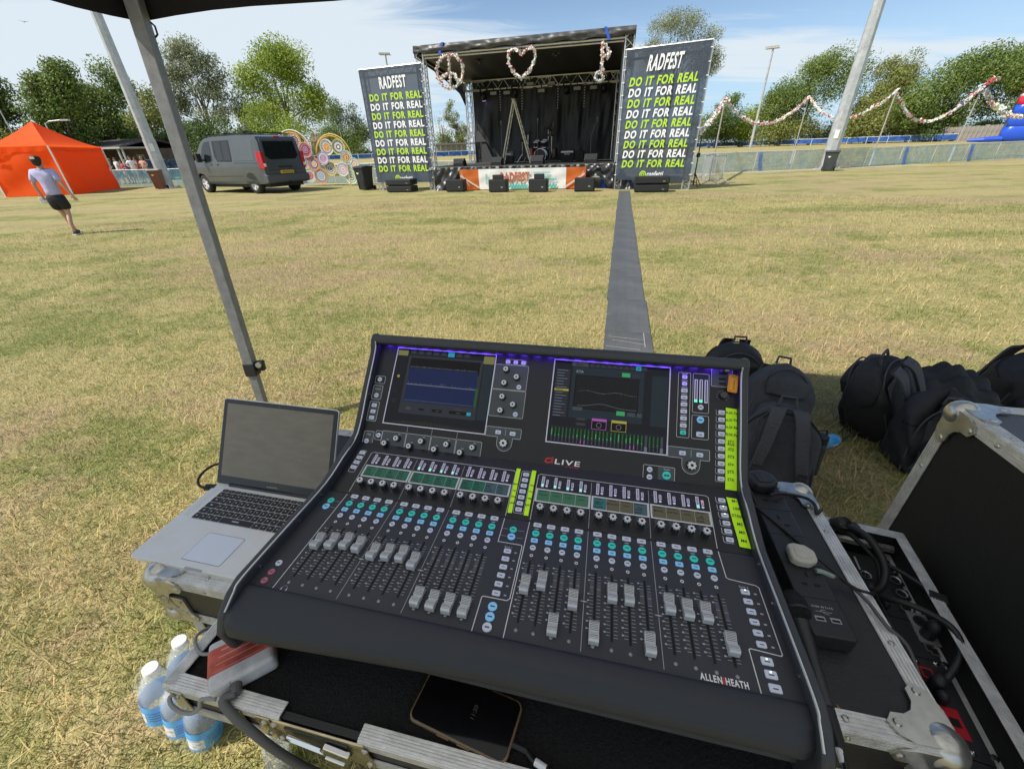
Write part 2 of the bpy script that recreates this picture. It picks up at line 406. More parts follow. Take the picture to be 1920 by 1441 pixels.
# ================================================================== TREES
def leaf_mat(name, a, b, tl=.3):
    a, b = [a[0] * 1.75, a[1] * 1.55, a[2] * 1.5], [b[0] * 1.65, b[1] * 1.5, b[2] * 1.45]
    m = bpy.data.materials.new(name); m.use_nodes = True; nt = m.node_tree; p = nt.nodes['Principled BSDF']
    at = nt.nodes.new('ShaderNodeAttribute'); at.attribute_name = 'rnd'
    q = nt.nodes.new('ShaderNodeMix'); q.data_type = 'RGBA'; q.inputs[6].default_value = (*a, 1); q.inputs[7].default_value = (*b, 1)
    nt.links.new(at.outputs['Fac'], q.inputs['Factor']); nt.links.new(q.outputs[2], p.inputs['Base Color']); p.inputs['Roughness'].default_value = .55; p.inputs['Specular IOR Level'].default_value = .3
    tr = nt.nodes.new('ShaderNodeBsdfTranslucent'); nt.links.new(q.outputs[2], tr.inputs[0])
    ms = nt.nodes.new('ShaderNodeMixShader'); ms.inputs[0].default_value = tl; nt.links.new(p.outputs[0], ms.inputs[1]); nt.links.new(tr.outputs[0], ms.inputs[2])
    nt.links.new(ms.outputs[0], nt.nodes['Material Output'].inputs[0]); return m
LEAF = dict(dark=leaf_mat('dark leaves', (.040, .075, .022), (.10, .15, .045)), mid=leaf_mat('mid leaves', (.06, .11, .025), (.15, .21, .055)),
            lime=leaf_mat('lime leaves', (.10, .17, .02), (.27, .35, .065), .4), silver=leaf_mat('silver leaves', (.085, .12, .06), (.25, .29, .19)),
            olive=leaf_mat('olive leaves', (.085, .115, .03), (.21, .24, .075)))
bark = mat('bark', (.16, .13, .10), .9, var=.35, vs=6, bump=.6, bs=12)
def tree(name, label, x, top, hw, r, leaf='mid', n=6500, size=.34, low=.2, wind=0., lobes=None, group=None, trunk=True, sq=.62, clump=1., seed=0, gap=1.):
    rg = np.random.default_rng(seed + abs(int(x)) * 7)
    bx = x
    for _ in range(6):
        g = BASE(bx, r); h = HT(g, top); bx += x - PRJ((g.x, g.y, g.z + h * .6))[0]
    ym = PRJ((g.x, g.y, g.z + h * .6))[1]
    rw = (AT((x + hw, ym), r) - AT((x - hw, ym), r)).length / 2
    t = thing(name, label, 'tree' if 'tree' in name else 'bush', T(g.x, g.y, g.z), group)
    z0 = h * low
    if not lobes:
        lobes = [(0, 0, .55, .62, .8)] + [(math.cos(q * 2.4 + seed) * .5, math.sin(q * 2.4 + seed) * .5, .22 + .62 * ((q * .37 + .1 * seed) % 1), .34 + .14 * math.sin(q * 5 + seed), .28 + .07 * math.cos(q * 3)) for q in range(9)]
    K = int(40 * clump + rw * 10); rw *= 1.10
    C = []
    while len(C) < K:
        lx, ly, lz, lr, lh = lobes[rg.integers(len(lobes))]
        d = rg.normal(size=3); d /= np.linalg.norm(d); q = rg.uniform(.45, 1) ** .5
        c = np.array([(lx + d[0] * lr * q) * rw, (ly + d[1] * lr * q) * rw * sq, z0 + (h - z0) * (lz + d[2] * lh * q * .62)])
        if z0 * .9 < c[2] < h * .985 and abs(c[0]) < rw * 1.02: C.append(c)
    C = np.array(C); cr = rg.uniform(.17, .34, K) * rw * gap + .35; n = int(n * 2.3)
    ci = rg.integers(0, K, n); off = rg.normal(size=(n, 3)); off /= np.linalg.norm(off, axis=1)[:, None]
    off *= (rg.uniform(0, 1, n) ** .45)[:, None] * cr[ci][:, None] * np.array([1, 1, .8])
    P = C[ci] + off
    P[:, 0] += wind * (P[:, 2] / h) ** 2 * rw * .35
    P[:, 0] += wind * np.abs(off[:, 0]) * .8
    k = (P[:, 2] > .15); P, ci, off = P[k], ci[k], off[k]; n = len(P)
    nr = rg.normal(size=(n, 3)) + off / (np.linalg.norm(off, axis=1)[:, None] + 1e-6) * 1.0 + np.array([0, 0, .55]); nr /= np.linalg.norm(nr, axis=1)[:, None]
    a = np.cross(nr, rg.normal(size=(n, 3))); a /= np.linalg.norm(a, axis=1)[:, None]; b = np.cross(nr, a)
    if wind: a = a + np.array([wind * .9, 0, .25]); a /= np.linalg.norm(a, axis=1)[:, None]
    s = (rg.uniform(.5, 1.2, n) * size * .68)[:, None]
    vs = np.stack([P - a * s * .62, P + b * s * .32 - a * s * .05, P + a * s * .62 + nr * s * .12, P - b * s * .32 - a * s * .05], 1).reshape(-1, 3)
    at = np.clip(.62 * rg.uniform(0, 1, K)[ci] + .45 * rg.uniform(0, 1, n) - .03, 0, 1)
    me = np_mesh('crown', vs, np.full(n, 4), np.arange(4 * n), [LEAF[leaf]], np.repeat(at, 4))
    put('crown', me, t)
    mb = MB(); mb.sm = True; tr = max(.10, h * .018)
    if trunk:
        tp = V((wind * rw * .1, 0, h * .62)); pts = [V((0, 0, -.1)), V((.1 * tr, 0, h * .2)), V((wind * rw * .04, .2 * tr, h * .42)), tp]
        mb.tube(smooth_path(pts, 3), tr, 7, rs=[tr * (1.25 - .95 * i / 9) for i in range(10)])
        for i in range(13):
            c = V(C[i]); z = h * (.16 + .03 * i); f = min(1, z / (h * .62)); st = V((wind * rw * .1 * f * f, 0, z))
            c.x += wind * (c.z / h) ** 2 * rw * .35
            if c.z < z: continue
            m = (st + c) / 2 + V((0, 0, -.06 * h * .3))
            mb.tube([st, m, c], tr, 5, rs=[tr * .42, tr * .26, tr * .06])
    else:
        for i in range(5): mb.tube([(0, 0, -.05), V(C[i]) * .5, V(C[i])], .1, 5, rs=[.09, .06, .02])
    mb.build('trunk', bark, t)
    return t
TG, TR_ = 'trees behind the left fence', 'trees behind the far pitch fence'
tree('broadleaf_tree', 'dark rounded tree at the far left behind the orange tent', -8, 140, 78, 66, 'dark', 7000, .36, .12, seed=1, group=TG)
tree('broadleaf_tree', 'tall grey green tree with a ragged top left of the leaning floodlight column', 100, 95, 80, 63, 'mid', 9500, .34, .12, wind=.25, seed=2, group=TG)
tree('broadleaf_tree', 'mid green tree right behind the leaning floodlight column', 188, 106, 78, 67, 'mid', 8500, .34, .1, seed=3, group=TG)
tree('leafy_bush', 'bright green bushy growth over the clubhouse roof beside the tent', 228, 205, 52, 80, 'lime', 4200, .32, .05, seed=4, trunk=False, clump=1.4, group=TG)
tree('broadleaf_tree', 'narrow green tree between the two tall posts', 268, 135, 52, 72, 'olive', 4800, .33, .1, seed=5, group=TG)
tree('willow_tree', 'tall silvery tree with open feathery crown above the grey van', 372, 66, 86, 74, 'silver', 10500, .33, .12, wind=.3, seed=6, gap=.72, group=TG, lobes=[(-.15, 0, .5, .5, .7), (-.1, 0, .85, .22, .25), (.3, 0, .68, .3, .3), (-.55, 0, .6, .3, .3), (.55, 0, .42, .35, .35), (.75, .1, .3, .28, .3), (-.3, 0, .75, .3, .3), (-.6, 0, .35, .35, .4)])
tree('broadleaf_tree', 'big bright lime green tree with a round crown right of the silvery tree', 527, 76, 78, 72, 'lime', 11500, .36, .18, seed=7, group=TG, lobes=[(-.05, 0, .62, .62, .62), (.55, 0, .55, .42, .4), (-.6, 0, .55, .38, .4), (0, 0, .86, .4, .22), (.4, 0, .78, .36, .3), (-.4, 0, .8, .33, .25), (.75, 0, .42, .24, .25), (-.1, 0, .3, .55, .3)])
tree('leafy_bush', 'wide dark bush behind the roof of the grey van', 405, 225, 85, 62, 'dark', 5200, .34, .04, seed=8, trunk=False, clump=1.6, group=TG)
tree('leafy_bush', 'light green bush below the big lime green tree', 515, 195, 66, 66, 'lime', 5600, .33, .04, seed=9, trunk=False, clump=1.6, group=TG)
tree('leafy_bush', 'dark green bush over the parked cars between the two tall posts', 318, 225, 62, 68, 'dark', 4600, .34, .04, seed=19, trunk=False, clump=1.5, group=TG)
tree('leafy_bush', 'dull green bush behind the left side of the tent', 10, 225, 72, 60, 'olive', 4200, .34, .04, seed=29, trunk=False, clump=1.5, group=TG)
tree('broadleaf_tree', 'dark tree at the left edge of the left banner', 653, 188, 44, 150, 'dark', 5200, .55, .05, seed=10, group=TR_)
tree('leafy_bush', 'green bush at the foot of the dark tree by the left banner', 640, 232, 55, 146, 'mid', 3200, .55, .04, seed=11, trunk=False, clump=1.4, group=TR_)
tree('young_tree', 'thin airy tree seen through the open left side of the stage', 857, 188, 24, 140, 'olive', 1900, .5, .08, seed=12, gap=.7, group=TR_)
tree('bare_tree', 'nearly bare thin tree beside the airy tree in the stage gap', 829, 200, 12, 140, 'olive', 160, .4, .1, seed=13, group=TR_)
tree('leafy_bush', 'low bush over the shelter roof seen through the stage gap', 845, 243, 34, 142, 'mid', 1900, .5, .03, seed=14, trunk=False, group=TR_)
tree('poplar_tree', 'tall silvery tree rising above the right banner', 1262, 22, 70, 118, 'silver', 11000, .40, .3, wind=.3, seed=15, gap=.8, group=TR_, lobes=[(-.3, 0, .72, .6, .4), (-.1, 0, .9, .45, .15), (.55, 0, .66, .42, .3), (-.6, 0, .5, .35, .4), (.75, 0, .5, .25, .2), (.1, 0, .45, .6, .4)])
tree('young_tree', 'small leaning tree just right of the right banner', 1352, 172, 26, 120, 'mid', 2200, .46, .05, wind=.6, seed=16, group=TR_)
tree('leafy_bush', 'dark bush beside the edge of the right banner', 1348, 205, 46, 118, 'dark', 3600, .48, .04, seed=17, trunk=False, clump=1.4, group=TR_)
tree('leafy_bush', 'lime green bush left of the slim floodlight mast', 1395, 200, 46, 122, 'lime', 3400, .5, .04, seed=18, trunk=False, clump=1.4, group=TR_)
tree('windswept_tree', 'large windswept tree left of the thick right floodlight column', 1520, 94, 84, 124, 'mid', 11500, .52, .1, wind=.75, seed=20, group=TR_, lobes=[(-.1, 0, .5, .7, .7), (-.65, 0, .32, .4, .4), (.3, 0, .8, .5, .25), (.0, 0, .86, .3, .2), (.6, 0, .55, .4, .4), (-.4, 0, .62, .4, .4), (-.75, 0, .45, .3, .3)])
tree('windswept_tree', 'lighter windswept tree right of the thick right floodlight column', 1655, 100, 66, 130, 'olive', 8500, .52, .1, wind=.75, seed=21, group=TR_)
tree('leafy_bush', 'wide olive bush below the lighter windswept tree', 1650, 178, 84, 122, 'olive', 5600, .5, .03, seed=22, trunk=False, clump=1.6, group=TR_)
tree('leafy_bush', 'olive bush at the foot of the large windswept tree', 1470, 205, 62, 121, 'olive', 3800, .5, .03, seed=23, trunk=False, clump=1.4, group=TR_)
tree('windswept_tree', 'broad dense tree in front of the wooden fence near the inflatable slide', 1800, 88, 118, 122, 'mid', 13500, .54, .14, wind=.55, seed=24, group=TR_, lobes=[(0, 0, .5, .8, .6), (-.6, 0, .4, .4, .5), (.5, 0, .8, .5, .25), (.1, 0, .75, .5, .3), (.75, 0, .5, .4, .5), (-.3, 0, .6, .5, .4), (-.8, 0, .3, .25, .3)])
tree('windswept_tree', 'dense tree at the right edge above the inflatable slide', 1945, 78, 100, 118, 'mid', 9000, .54, .12, wind=.5, seed=25, group=TR_)
tree('leafy_bush', 'dark bush under the broad tree by the wooden fence', 1745, 200, 70, 121, 'dark', 4000, .5, .03, seed=26, trunk=False, clump=1.4, group=TR_)

HB = 'low leafy bush in the row behind the %s'
for i, x in enumerate(range(-20, 480, 62)): tree('leafy_bush', ('shady bush no higher than the tent roof, %s' % ['behind the left edge of the tent', 'behind the tent peak', 'behind the tent shoulder', 'behind the clubhouse roof', 'behind the leaning column', 'between the tall posts', 'right of the canopy leg', 'behind the van cab', 'behind the middle of the van'][i]), x, 236 + (i * 37) % 24, 50, 84, ['dark', 'mid', 'olive'][i % 3], 2600, .36, .02, seed=40 + i, trunk=False, clump=1.3, group='bushes behind the left fence')
for i, x in enumerate(range(1335, 1960, 62)): tree('leafy_bush', ('low bush behind the blue far fence, %s' % ['beside the right banner', 'right of the small leaning tree', 'at the slim floodlight mast', 'right of the slim mast', 'under the large windswept tree', 'left of the thick right column', 'right of the thick right column', 'under the lighter windswept tree', 'left of the wooden fence', 'at the last garland pole', 'behind the inflatable slide'][i]), x, 212 + (i * 29) % 18, 48, 136, ['olive', 'mid', 'dark'][i % 3], 2400, .46, .02, seed=60 + i, trunk=False, clump=1.3, group='bushes behind the far fence')
for i, x in enumerate((560, 610, 665)): tree('leafy_bush', ['distant bush behind the hoops', 'distant bush by the small house', 'distant bush at the left banner edge'][i], x, 262 + i * 3, 36, 150, ['mid', 'olive', 'dark'][i], 1500, .5, .02, seed=80 + i, trunk=False, clump=1.2, group='bushes behind the far fence')
# ================================================================== FENCES
rail_m = mat('galvanised rail', (.62, .64, .65), .45, .3, var=.12, vs=5)
white_m = mat('white rail paint', (.78, .80, .80), .5)
def net_mat(name, col, a):
    m = bpy.data.materials.new(name); m.use_nodes = True; nt = m.node_tree; p = nt.nodes['Principled BSDF']; p.inputs['Base Color'].default_value = (*col, 1); p.inputs['Roughness'].default_value = .7
    t = nt.nodes.new('ShaderNodeTexCoord'); n = nt.nodes.new('ShaderNodeTexNoise'); n.inputs['Scale'].default_value = 3; n.inputs['Detail'].default_value = 7; n.inputs['Roughness'].default_value = .75
    nt.links.new(t.outputs['Object'], n.inputs['Vector']); r = nt.nodes.new('ShaderNodeMapRange'); r.inputs['From Min'].default_value = .32; r.inputs['From Max'].default_value = .68
    r.inputs['To Min'].default_value = a - .2; r.inputs['To Max'].default_value = min(1, a + .22); nt.links.new(n.outputs['Fac'], r.inputs['Value']); nt.links.new(r.outputs[0], p.inputs['Alpha']); return m
net_l = net_mat('pale blue green netting', (.10, .27, .36), .50); net_b = net_mat('folded blue netting', (.05, .17, .52), .62)
blue_sheet = mat('blue fence sheeting', (.020, .085, .33), .6, var=.45, vs=.7)
def fence(pts, step, h, sheet, lab, name, pick=True, z_low=.04, z_hi=.97, folds=0, rail=rail_m, pr=.025):
    t = thing(name, lab, 'fence', T(pts[0].x, pts[0].y, gz(pts[0].x, pts[0].y))); o = pts[0] + V((0, 0, gz(pts[0].x, pts[0].y)))
    Q = []
    for a, b in zip(pts, pts[1:]):
        n = max(1, round((b - a).length / step)); Q += [a.lerp(b, i / n) for i in range(n)]
    Q.append(pts[-1]); Q = [V((q.x, q.y, gz(q.x, q.y))) - o for q in Q]; pk = MB(); p0 = None
    for i, q in enumerate(Q):
        if p0 is None: p0 = MB().cyl((0, 0, -.1), (0, 0, h), pr, n=6).build('post', rail, t, T(*q))
        else: inst('post', p0, t, T(*q))
        if i == len(Q) - 1: break
        n = Q[i + 1]; d = n - q
        MB().tube([q + V((0, 0, h)), n + V((0, 0, h))], pr * .9, 6).build('rail', rail, t)
        mb = MB(); dn = V((-d.y, d.x, 0)).normalized() * .03
        w1, w2 = random.uniform(-.03, .03), random.uniform(-.03, .03)
        mb.grid(lambda u, v: q + d * (.012 + u * .976) + dn * (-1 + .6 * math.sin(u * 9 + i) * math.sin(v * 4 + i)) + V((0, 0, h * (z_low + (z_hi - z_low + w1 * (1 - u) + w2 * u) * v))), 8, 3)
        mb.build('netting' if pick else 'sheeting', sheet, t)
        if folds and i % folds == 1:
            mb = MB(); mb.grid(lambda u, v: q + d * (.03 + .10 * u + .09 * (1 - v) + .02 * math.sin(v * 7)) - dn * (2.2 + math.sin(u * 20)) + V((0, 0, h * (.02 + .95 * v))), 8, 2); mb.build('netting_overlap', net_b, t)
        if pick:
            m = int(d.length / .105)
            for k in range(1, m):
                c = q + d * (k / m); pk.cyl(c, c + V((0, 0, h)), .006, n=3, caps=False)
    if pick: pk.build('wire_infill', rail, t, kind='stuff')
    return t
fence(FENCE[:5], 2.6, 1.06, net_l, 'galvanised pitch fence with pale netting behind the tent, van and left banner', 'pitch_fence', folds=3, rail=rail_m)
fence([V((1.9, 26.85, 0))] + FENCE[5:], 2.6, 1.02, net_l, 'galvanised pitch fence with blue green netting behind the right bin and column', 'pitch_fence', folds=2)
fence([V((-125, 78, 0)), V((-78, 95, 0)), V((-36, 114, 0))], 3.2, 1.15, blue_sheet, 'far pitch rail with dark blue sheeting behind the van and hoops', 'pitch_barrier', False, .25, .95, rail=white_m, pr=.04)
fence([V((-36, 114.4, 0)), V((-5, 122, 0)), V((20, 120.5, 0))], 3.2, 1.15, blue_sheet, 'far pitch rail with blue sheeting seen through the open side of the stage', 'pitch_barrier', False, .25, .95, rail=white_m, pr=.04)
fence([V((20.4, 120.5, 0)), V((50, 114, 0)), V((72, 92, 0)), V((100, 70, 0))], 3.2, 1.15, blue_sheet, 'far pitch rail with blue sheeting below the windswept trees', 'pitch_barrier', False, .25, .95, rail=white_m, pr=.04)
board_m = mat('weathered boards', (.25, .23, .21), .9, var=.4, vs=1.2)
A_, B_ = BASE(1730, 121), BASE(1935, 112); t = thing('wooden_fence', 'weathered grey board fence under the broad right tree', 'fence', T(*A_)); d = B_ - A_; nb = 24; br = None
for i in range(nb):
    w = d.length / nb; c = d * (i / nb) + V((0, 0, 0))
    if br is None: br = MB().box(.02, w - .02, -.04, .04, 0, 2.3).build('board', board_m, t, frame(c, d))
    else: inst('board', br, t, frame(c + V((0, 0, random.uniform(-.12, .1))), d))

# ================================================================== COLUMNS, LAMPS, GARLANDS
galv = mat('galvanised column', (.46, .48, .49), .5, .35, var=.22, vs=3, bump=.15, bs=15)
def column(name, lab, base, top_h, r0, r1, n=8, head=False, door=None):
    t = thing(name, lab, 'floodlight', T(*base)); mb = MB()
    mb.cyl((0, 0, -.1), (0, 0, top_h * .24), r0, r0 * .98, n); mb.cyl((0, 0, top_h * .24), (0, 0, top_h), r0 * .9, r1, n); mb.build('column', galv, t)
    mb = MB(); mb.box(-r0 * 1.5, r0 * 1.5, -r0 * 1.5, r0 * 1.5, 0, .04)
    for a in (-1, 1):
        for b in (-1, 1): mb.cyl((a * r0 * 1.25, b * r0 * 1.25, .03), (a * r0 * 1.25, b * r0 * 1.25, .12), .03, n=6)
    mb.build('base_plate', galv, t)
    dv = V((-base.x, -base.y, 0)).normalized()
    if door:
        c = dv * (r0 * .97); MB(frame(c + V((0, 0, door)), (-dv.y, dv.x, 0))).box(-.11, .11, -.01, .012, 0, .42).build('access_door', mat('white sticker', (.72, .73, .72), .6), t)
    if head:
        MB(frame((0, 0, top_h), (-dv.y, dv.x, 0))).box(-1.1, 1.1, -.05, .05, 0, .1).build('cross_arm', galv, t)
        for s in (-.85, .25):
            mb = MB(frame((0, 0, top_h), (-dv.y, dv.x, 0))); mb.mi = 0; mb.box(s - .42, s + .62, -.35, .35, .12, .42, RX(.25)); mb.mi = 1; mb.box(s - .38, s + .58, -.37, -.352, .15, .39, RX(.25))
            mb.build('lamp_head', [mat('lamp housing', (.35, .33, .32), .5), mat('lamp glass', (.6, .58, .55), .2)], t)
    return t
g = G((316, 352)); column('floodlight_column', 'thick grey floodlight column behind the brown wheelie bin', g, 11.5, .34, .22, door=2.1)
g = G((1548, 317)); column('floodlight_column', 'thick galvanised floodlight column standing beside the dark grey bin', g, 11.5, .36, .21, door=1.55)
g = BASE(1409, 104); column('floodlight_mast', 'slim distant floodlight mast with lamp heads left of the windswept tree', g, HT(g, 92), .26, .16, head=True)
g = BASE(740, 104)
for _ in range(5): g = BASE(740 + (0), 104)
bx = 740
for _ in range(6):
    g = BASE(bx, 104); bx += 723 - PRJ((g.x, g.y, g.z + HT(g, 104)))[0]
column('floodlight_mast', 'distant twin lamp floodlight mast rising behind the left banner', g, HT(g, 104), .24, .15, head=True)
g = BASE(125, 58); h = HT(g, 232); t = thing('street_lamp', 'small grey street lamp arching over the clubhouse behind the tent', 'lamp', T(*g))
MB().tube([(0, 0, 0), (0, 0, h), (.4, 0, h + .15), (1.6, 0, h + .22)], .05, 6).build('post', galv, t); MB().box(1.5, 2.2, -.12, .12, h + .15, h + .27).build('lamp_head', galv, t)
g = BASE(58, 50); t = MB().cyl((0, 0, 0), (0, 0, HT(g, 196)), .045, .03, 6); tag(t.build('flagpole', galv, None, T(*g)), 'thin bare flagpole rising behind the orange tent peak', 'pole')

RAG = [mat('rag white', (.80, .78, .74), .8), mat('rag pink', (.72, .38, .42), .8), mat('rag red', (.55, .06, .07), .8), mat('rag cream', (.74, .66, .52), .8), mat('rag pale blue', (.45, .55, .66), .8), mat('rag navy', (.06, .08, .16), .8), mat('rag mint', (.50, .66, .52), .8)]
RW = [9, 4, 1.3, 4, 2, 1.0, 1]
def rags(mb, path, per_m, size, drop=.5, seed=1):
    rd = random.Random(seed); P = [V(p) for p in path]; cur = rd.choices(range(7), RW)[0]
    for a, b in zip(P, P[1:]):
        d = b - a; n = max(1, int(d.length * per_m + rd.random()))
        for i in range(n):
            if rd.random() < .4: cur = rd.choices(range(7), RW)[0]
            mb.mi = cur
            c = a + d * rd.random(); e = V((rd.gauss(0, 1), rd.gauss(0, 1), rd.gauss(0, 1) - drop)).normalized(); f = e.orthogonal().normalized(); f = (f * math.cos(rd.random() * 6) + e.cross(f) * math.sin(rd.random() * 6))
            s = size * rd.uniform(.6, 1.3); w = f * s * .32; k = e.cross(f) * s * .25
            mb.add([c - w, c + w, c + e * s * .55 + w * 1.1 + k, c + e * s * .55 - w + k * .6, c + e * s + w * .8, c + e * s - w * .9], [(0, 1, 2, 3), (3, 2, 4, 5)])
pole_m = mat('weathered pole', (.36, .34, .30), .8, var=.2, vs=4); sleeve_m = mat('pale sleeve', (.66, .68, .70), .5)
PB = [((1333, 323), 182), ((1482, 307), 179), ((1630, 310), 170), ((1779, 302.5), 159)]; TOPS = []
PL = ['slim pole carrying the rag garland nearest the right banner', 'slim garland pole left of the thick right column', 'slim garland pole with a bent tip right of the thick right column', 'slim garland pole with a white foot nearest the inflatable slide']
for (p, ty), lb in zip(PB, PL):
    g = G(p); h = HT(g, ty); t = thing('garland_pole', lb, 'pole', T(*g), 'poles carrying the rag garland'); MB().cyl((0, 0, -.05), (0, 0, h), .045, .035, 7).build('shaft', pole_m, t)
    MB().cyl((0, 0, 0), (0, 0, .85), .058, .058, 7).build('sleeve', sleeve_m, t)
    if p[0] == 1779:
        mb = MB(); rags(mb, [(0, 0, h - .05), (.5, .1, h + .35), (1.0, .1, h + .3)], 24, .2, seed=3); mb.build('loose_rags', RAG, t, kind='stuff')
    TOPS.append(g + V((0, 0, h)))
ends = [ONP((1313, 246), G((1291, 353)), V((0, 1, 0)))] + TOPS; last = AT((1975, 196), 52)
ends.append(last); LOW = [238, 231, 221, 226, 214]
GL = ['short rag garland rising from the right banner to the first pole', 'drooping rag garland crossing the slim floodlight mast', 'drooping rag garland passing behind the thick right column', 'drooping rag garland below the broad right tree', 'rag garland running off to the inflatable slide']
for i in range(5):
    a, b = ends[i], ends[i + 1]; lo, hi = 0, 6
    for _ in range(40):
        m = (lo + hi) / 2; c = (a + b) / 2 - V((0, 0, m))
        if PRJ(c)[1] < LOW[i]: lo = m
        else: hi = m
    if i == 0: lo = .12
    path = [a.lerp(b, k / 24) - V((0, 0, lo * 4 * (k / 24) * (1 - k / 24))) - a for k in range(25)]
    t = thing('garland', GL[i], 'garland', T(*a), 'rag garlands between the poles'); MB().tube(path, .012, 4).build('cord', RAG[0], t)
    mb = MB(); rags(mb, path, 60 if i < 4 else 40, .135 if i < 4 else .2, 1.3, seed=i + 11); mb.build('rags', RAG, t, kind='stuff')

# ================================================================== FAR BUILDINGS
roof_m = mat('dark roof', (.075, .065, .060), .85, var=.3, vs=2); wall_d = mat('dark boarding', (.11, .085, .07), .85, var=.25, vs=1.5); trim_m = mat('grey trim', (.42, .42, .40), .7)
g = BASE(248, 58); ex = (BASE(262, 58) - BASE(150, 66)).normalized(); M0 = frame(g, ex)
t = thing('clubhouse', 'low dark clubhouse with an open veranda behind the orange tent', 'building', M0)
Wc = 15.0
MB().box(-Wc, 0, 2.2, 6, 0, 2.6).build('wall', wall_d, t); MB().box(-Wc, .1, 0, 2.3, -.05, .12).build('veranda_floor', concrete, t)
MB().prism([(-.5, 2.75), (3.1, 3.5), (6.6, 2.75), (6.6, 2.62), (3.1, 3.35), (-.5, 2.62)], -Wc - .4, -.6, 'x').build('roof', roof_m, t)
MB().box(-6.5, .6, -.9, 2.4, 2.58, 2.72).build('porch_roof', trim_m, t)
for x in (-7.5, -4.5, -1.8):
    f = MB().box(x - .55, x + .55, 2.12, 2.19, .1, 2.1).build('door', mat('grey door', (.30, .31, .31), .6), t); MB().box(x - .4, x + .4, 2.08, 2.118, 1.0, 1.9).build('pane', mat('dark pane', (.03, .035, .04), .1), f)
for x in (-6.3, -3.2, -.1, .5): MB().box(x - .06, x + .06, -.75, -.63, 0, 2.58).build('veranda_post', trim_m, t)
g = BASE(817, 131); e = BASE(876, 131); M0 = frame(g, e - g); Ws = (e - g).length
t = thing('spectator_shelter', 'long low spectator shelter seen through the open side of the stage', 'shelter', M0)
MB().prism([(-1.2, 2.75), (2.2, 3.15), (2.2, 3.0), (-1.2, 2.6)], -.4, Ws + 3, 'x').build('roof', roof_m, t)
nP = 6
for i in range(nP):
    a = Ws * i / nP; MB().box(a + .03, a + Ws / nP - .03, 2.0, 2.1, .9, 2.98).build('panel', mat('pale sheet panel', (.42, .42, .40), .7, var=.15, vs=1), t); MB().box(a - .06, a + .06, -1, -.9, 0, 2.62).build('post', galv, t)
MB().box(0, Ws, 1.98, 2.1, 0, .88).build('lower_wall', mat('blue painted wall', (.10, .18, .42), .7), t)
g = BASE(616, 215); t = thing('house', 'small distant brick house with chimney between the lime tree and the dark tree', 'house', frame(g, (1, .1, 0)))
MB().box(-6, 6, 0, 8, 0, 6.6).build('wall', mat('brick wall', (.30, .17, .12), .85, var=.2, vs=1), t); rf = MB().prism([(-.4, 6.5), (4, 9.6), (8.4, 6.5)], -6.4, 6.4, 'x').build('roof', mat('tile roof', (.20, .12, .10), .8), t); MB().box(3.8, 4.8, 3.4, 4.6, 8.5, 11).build('chimney', MATS['brick wall'], rf)
for x in (-3, 3): f = MB().box(x - .8, x + .8, -.06, -.01, 3.8, 5.2).build('window', white_m, t); MB().box(x - .65, x + .65, -.09, -.065, 3.95, 5.05).build('pane', MATS['dark pane'], f)
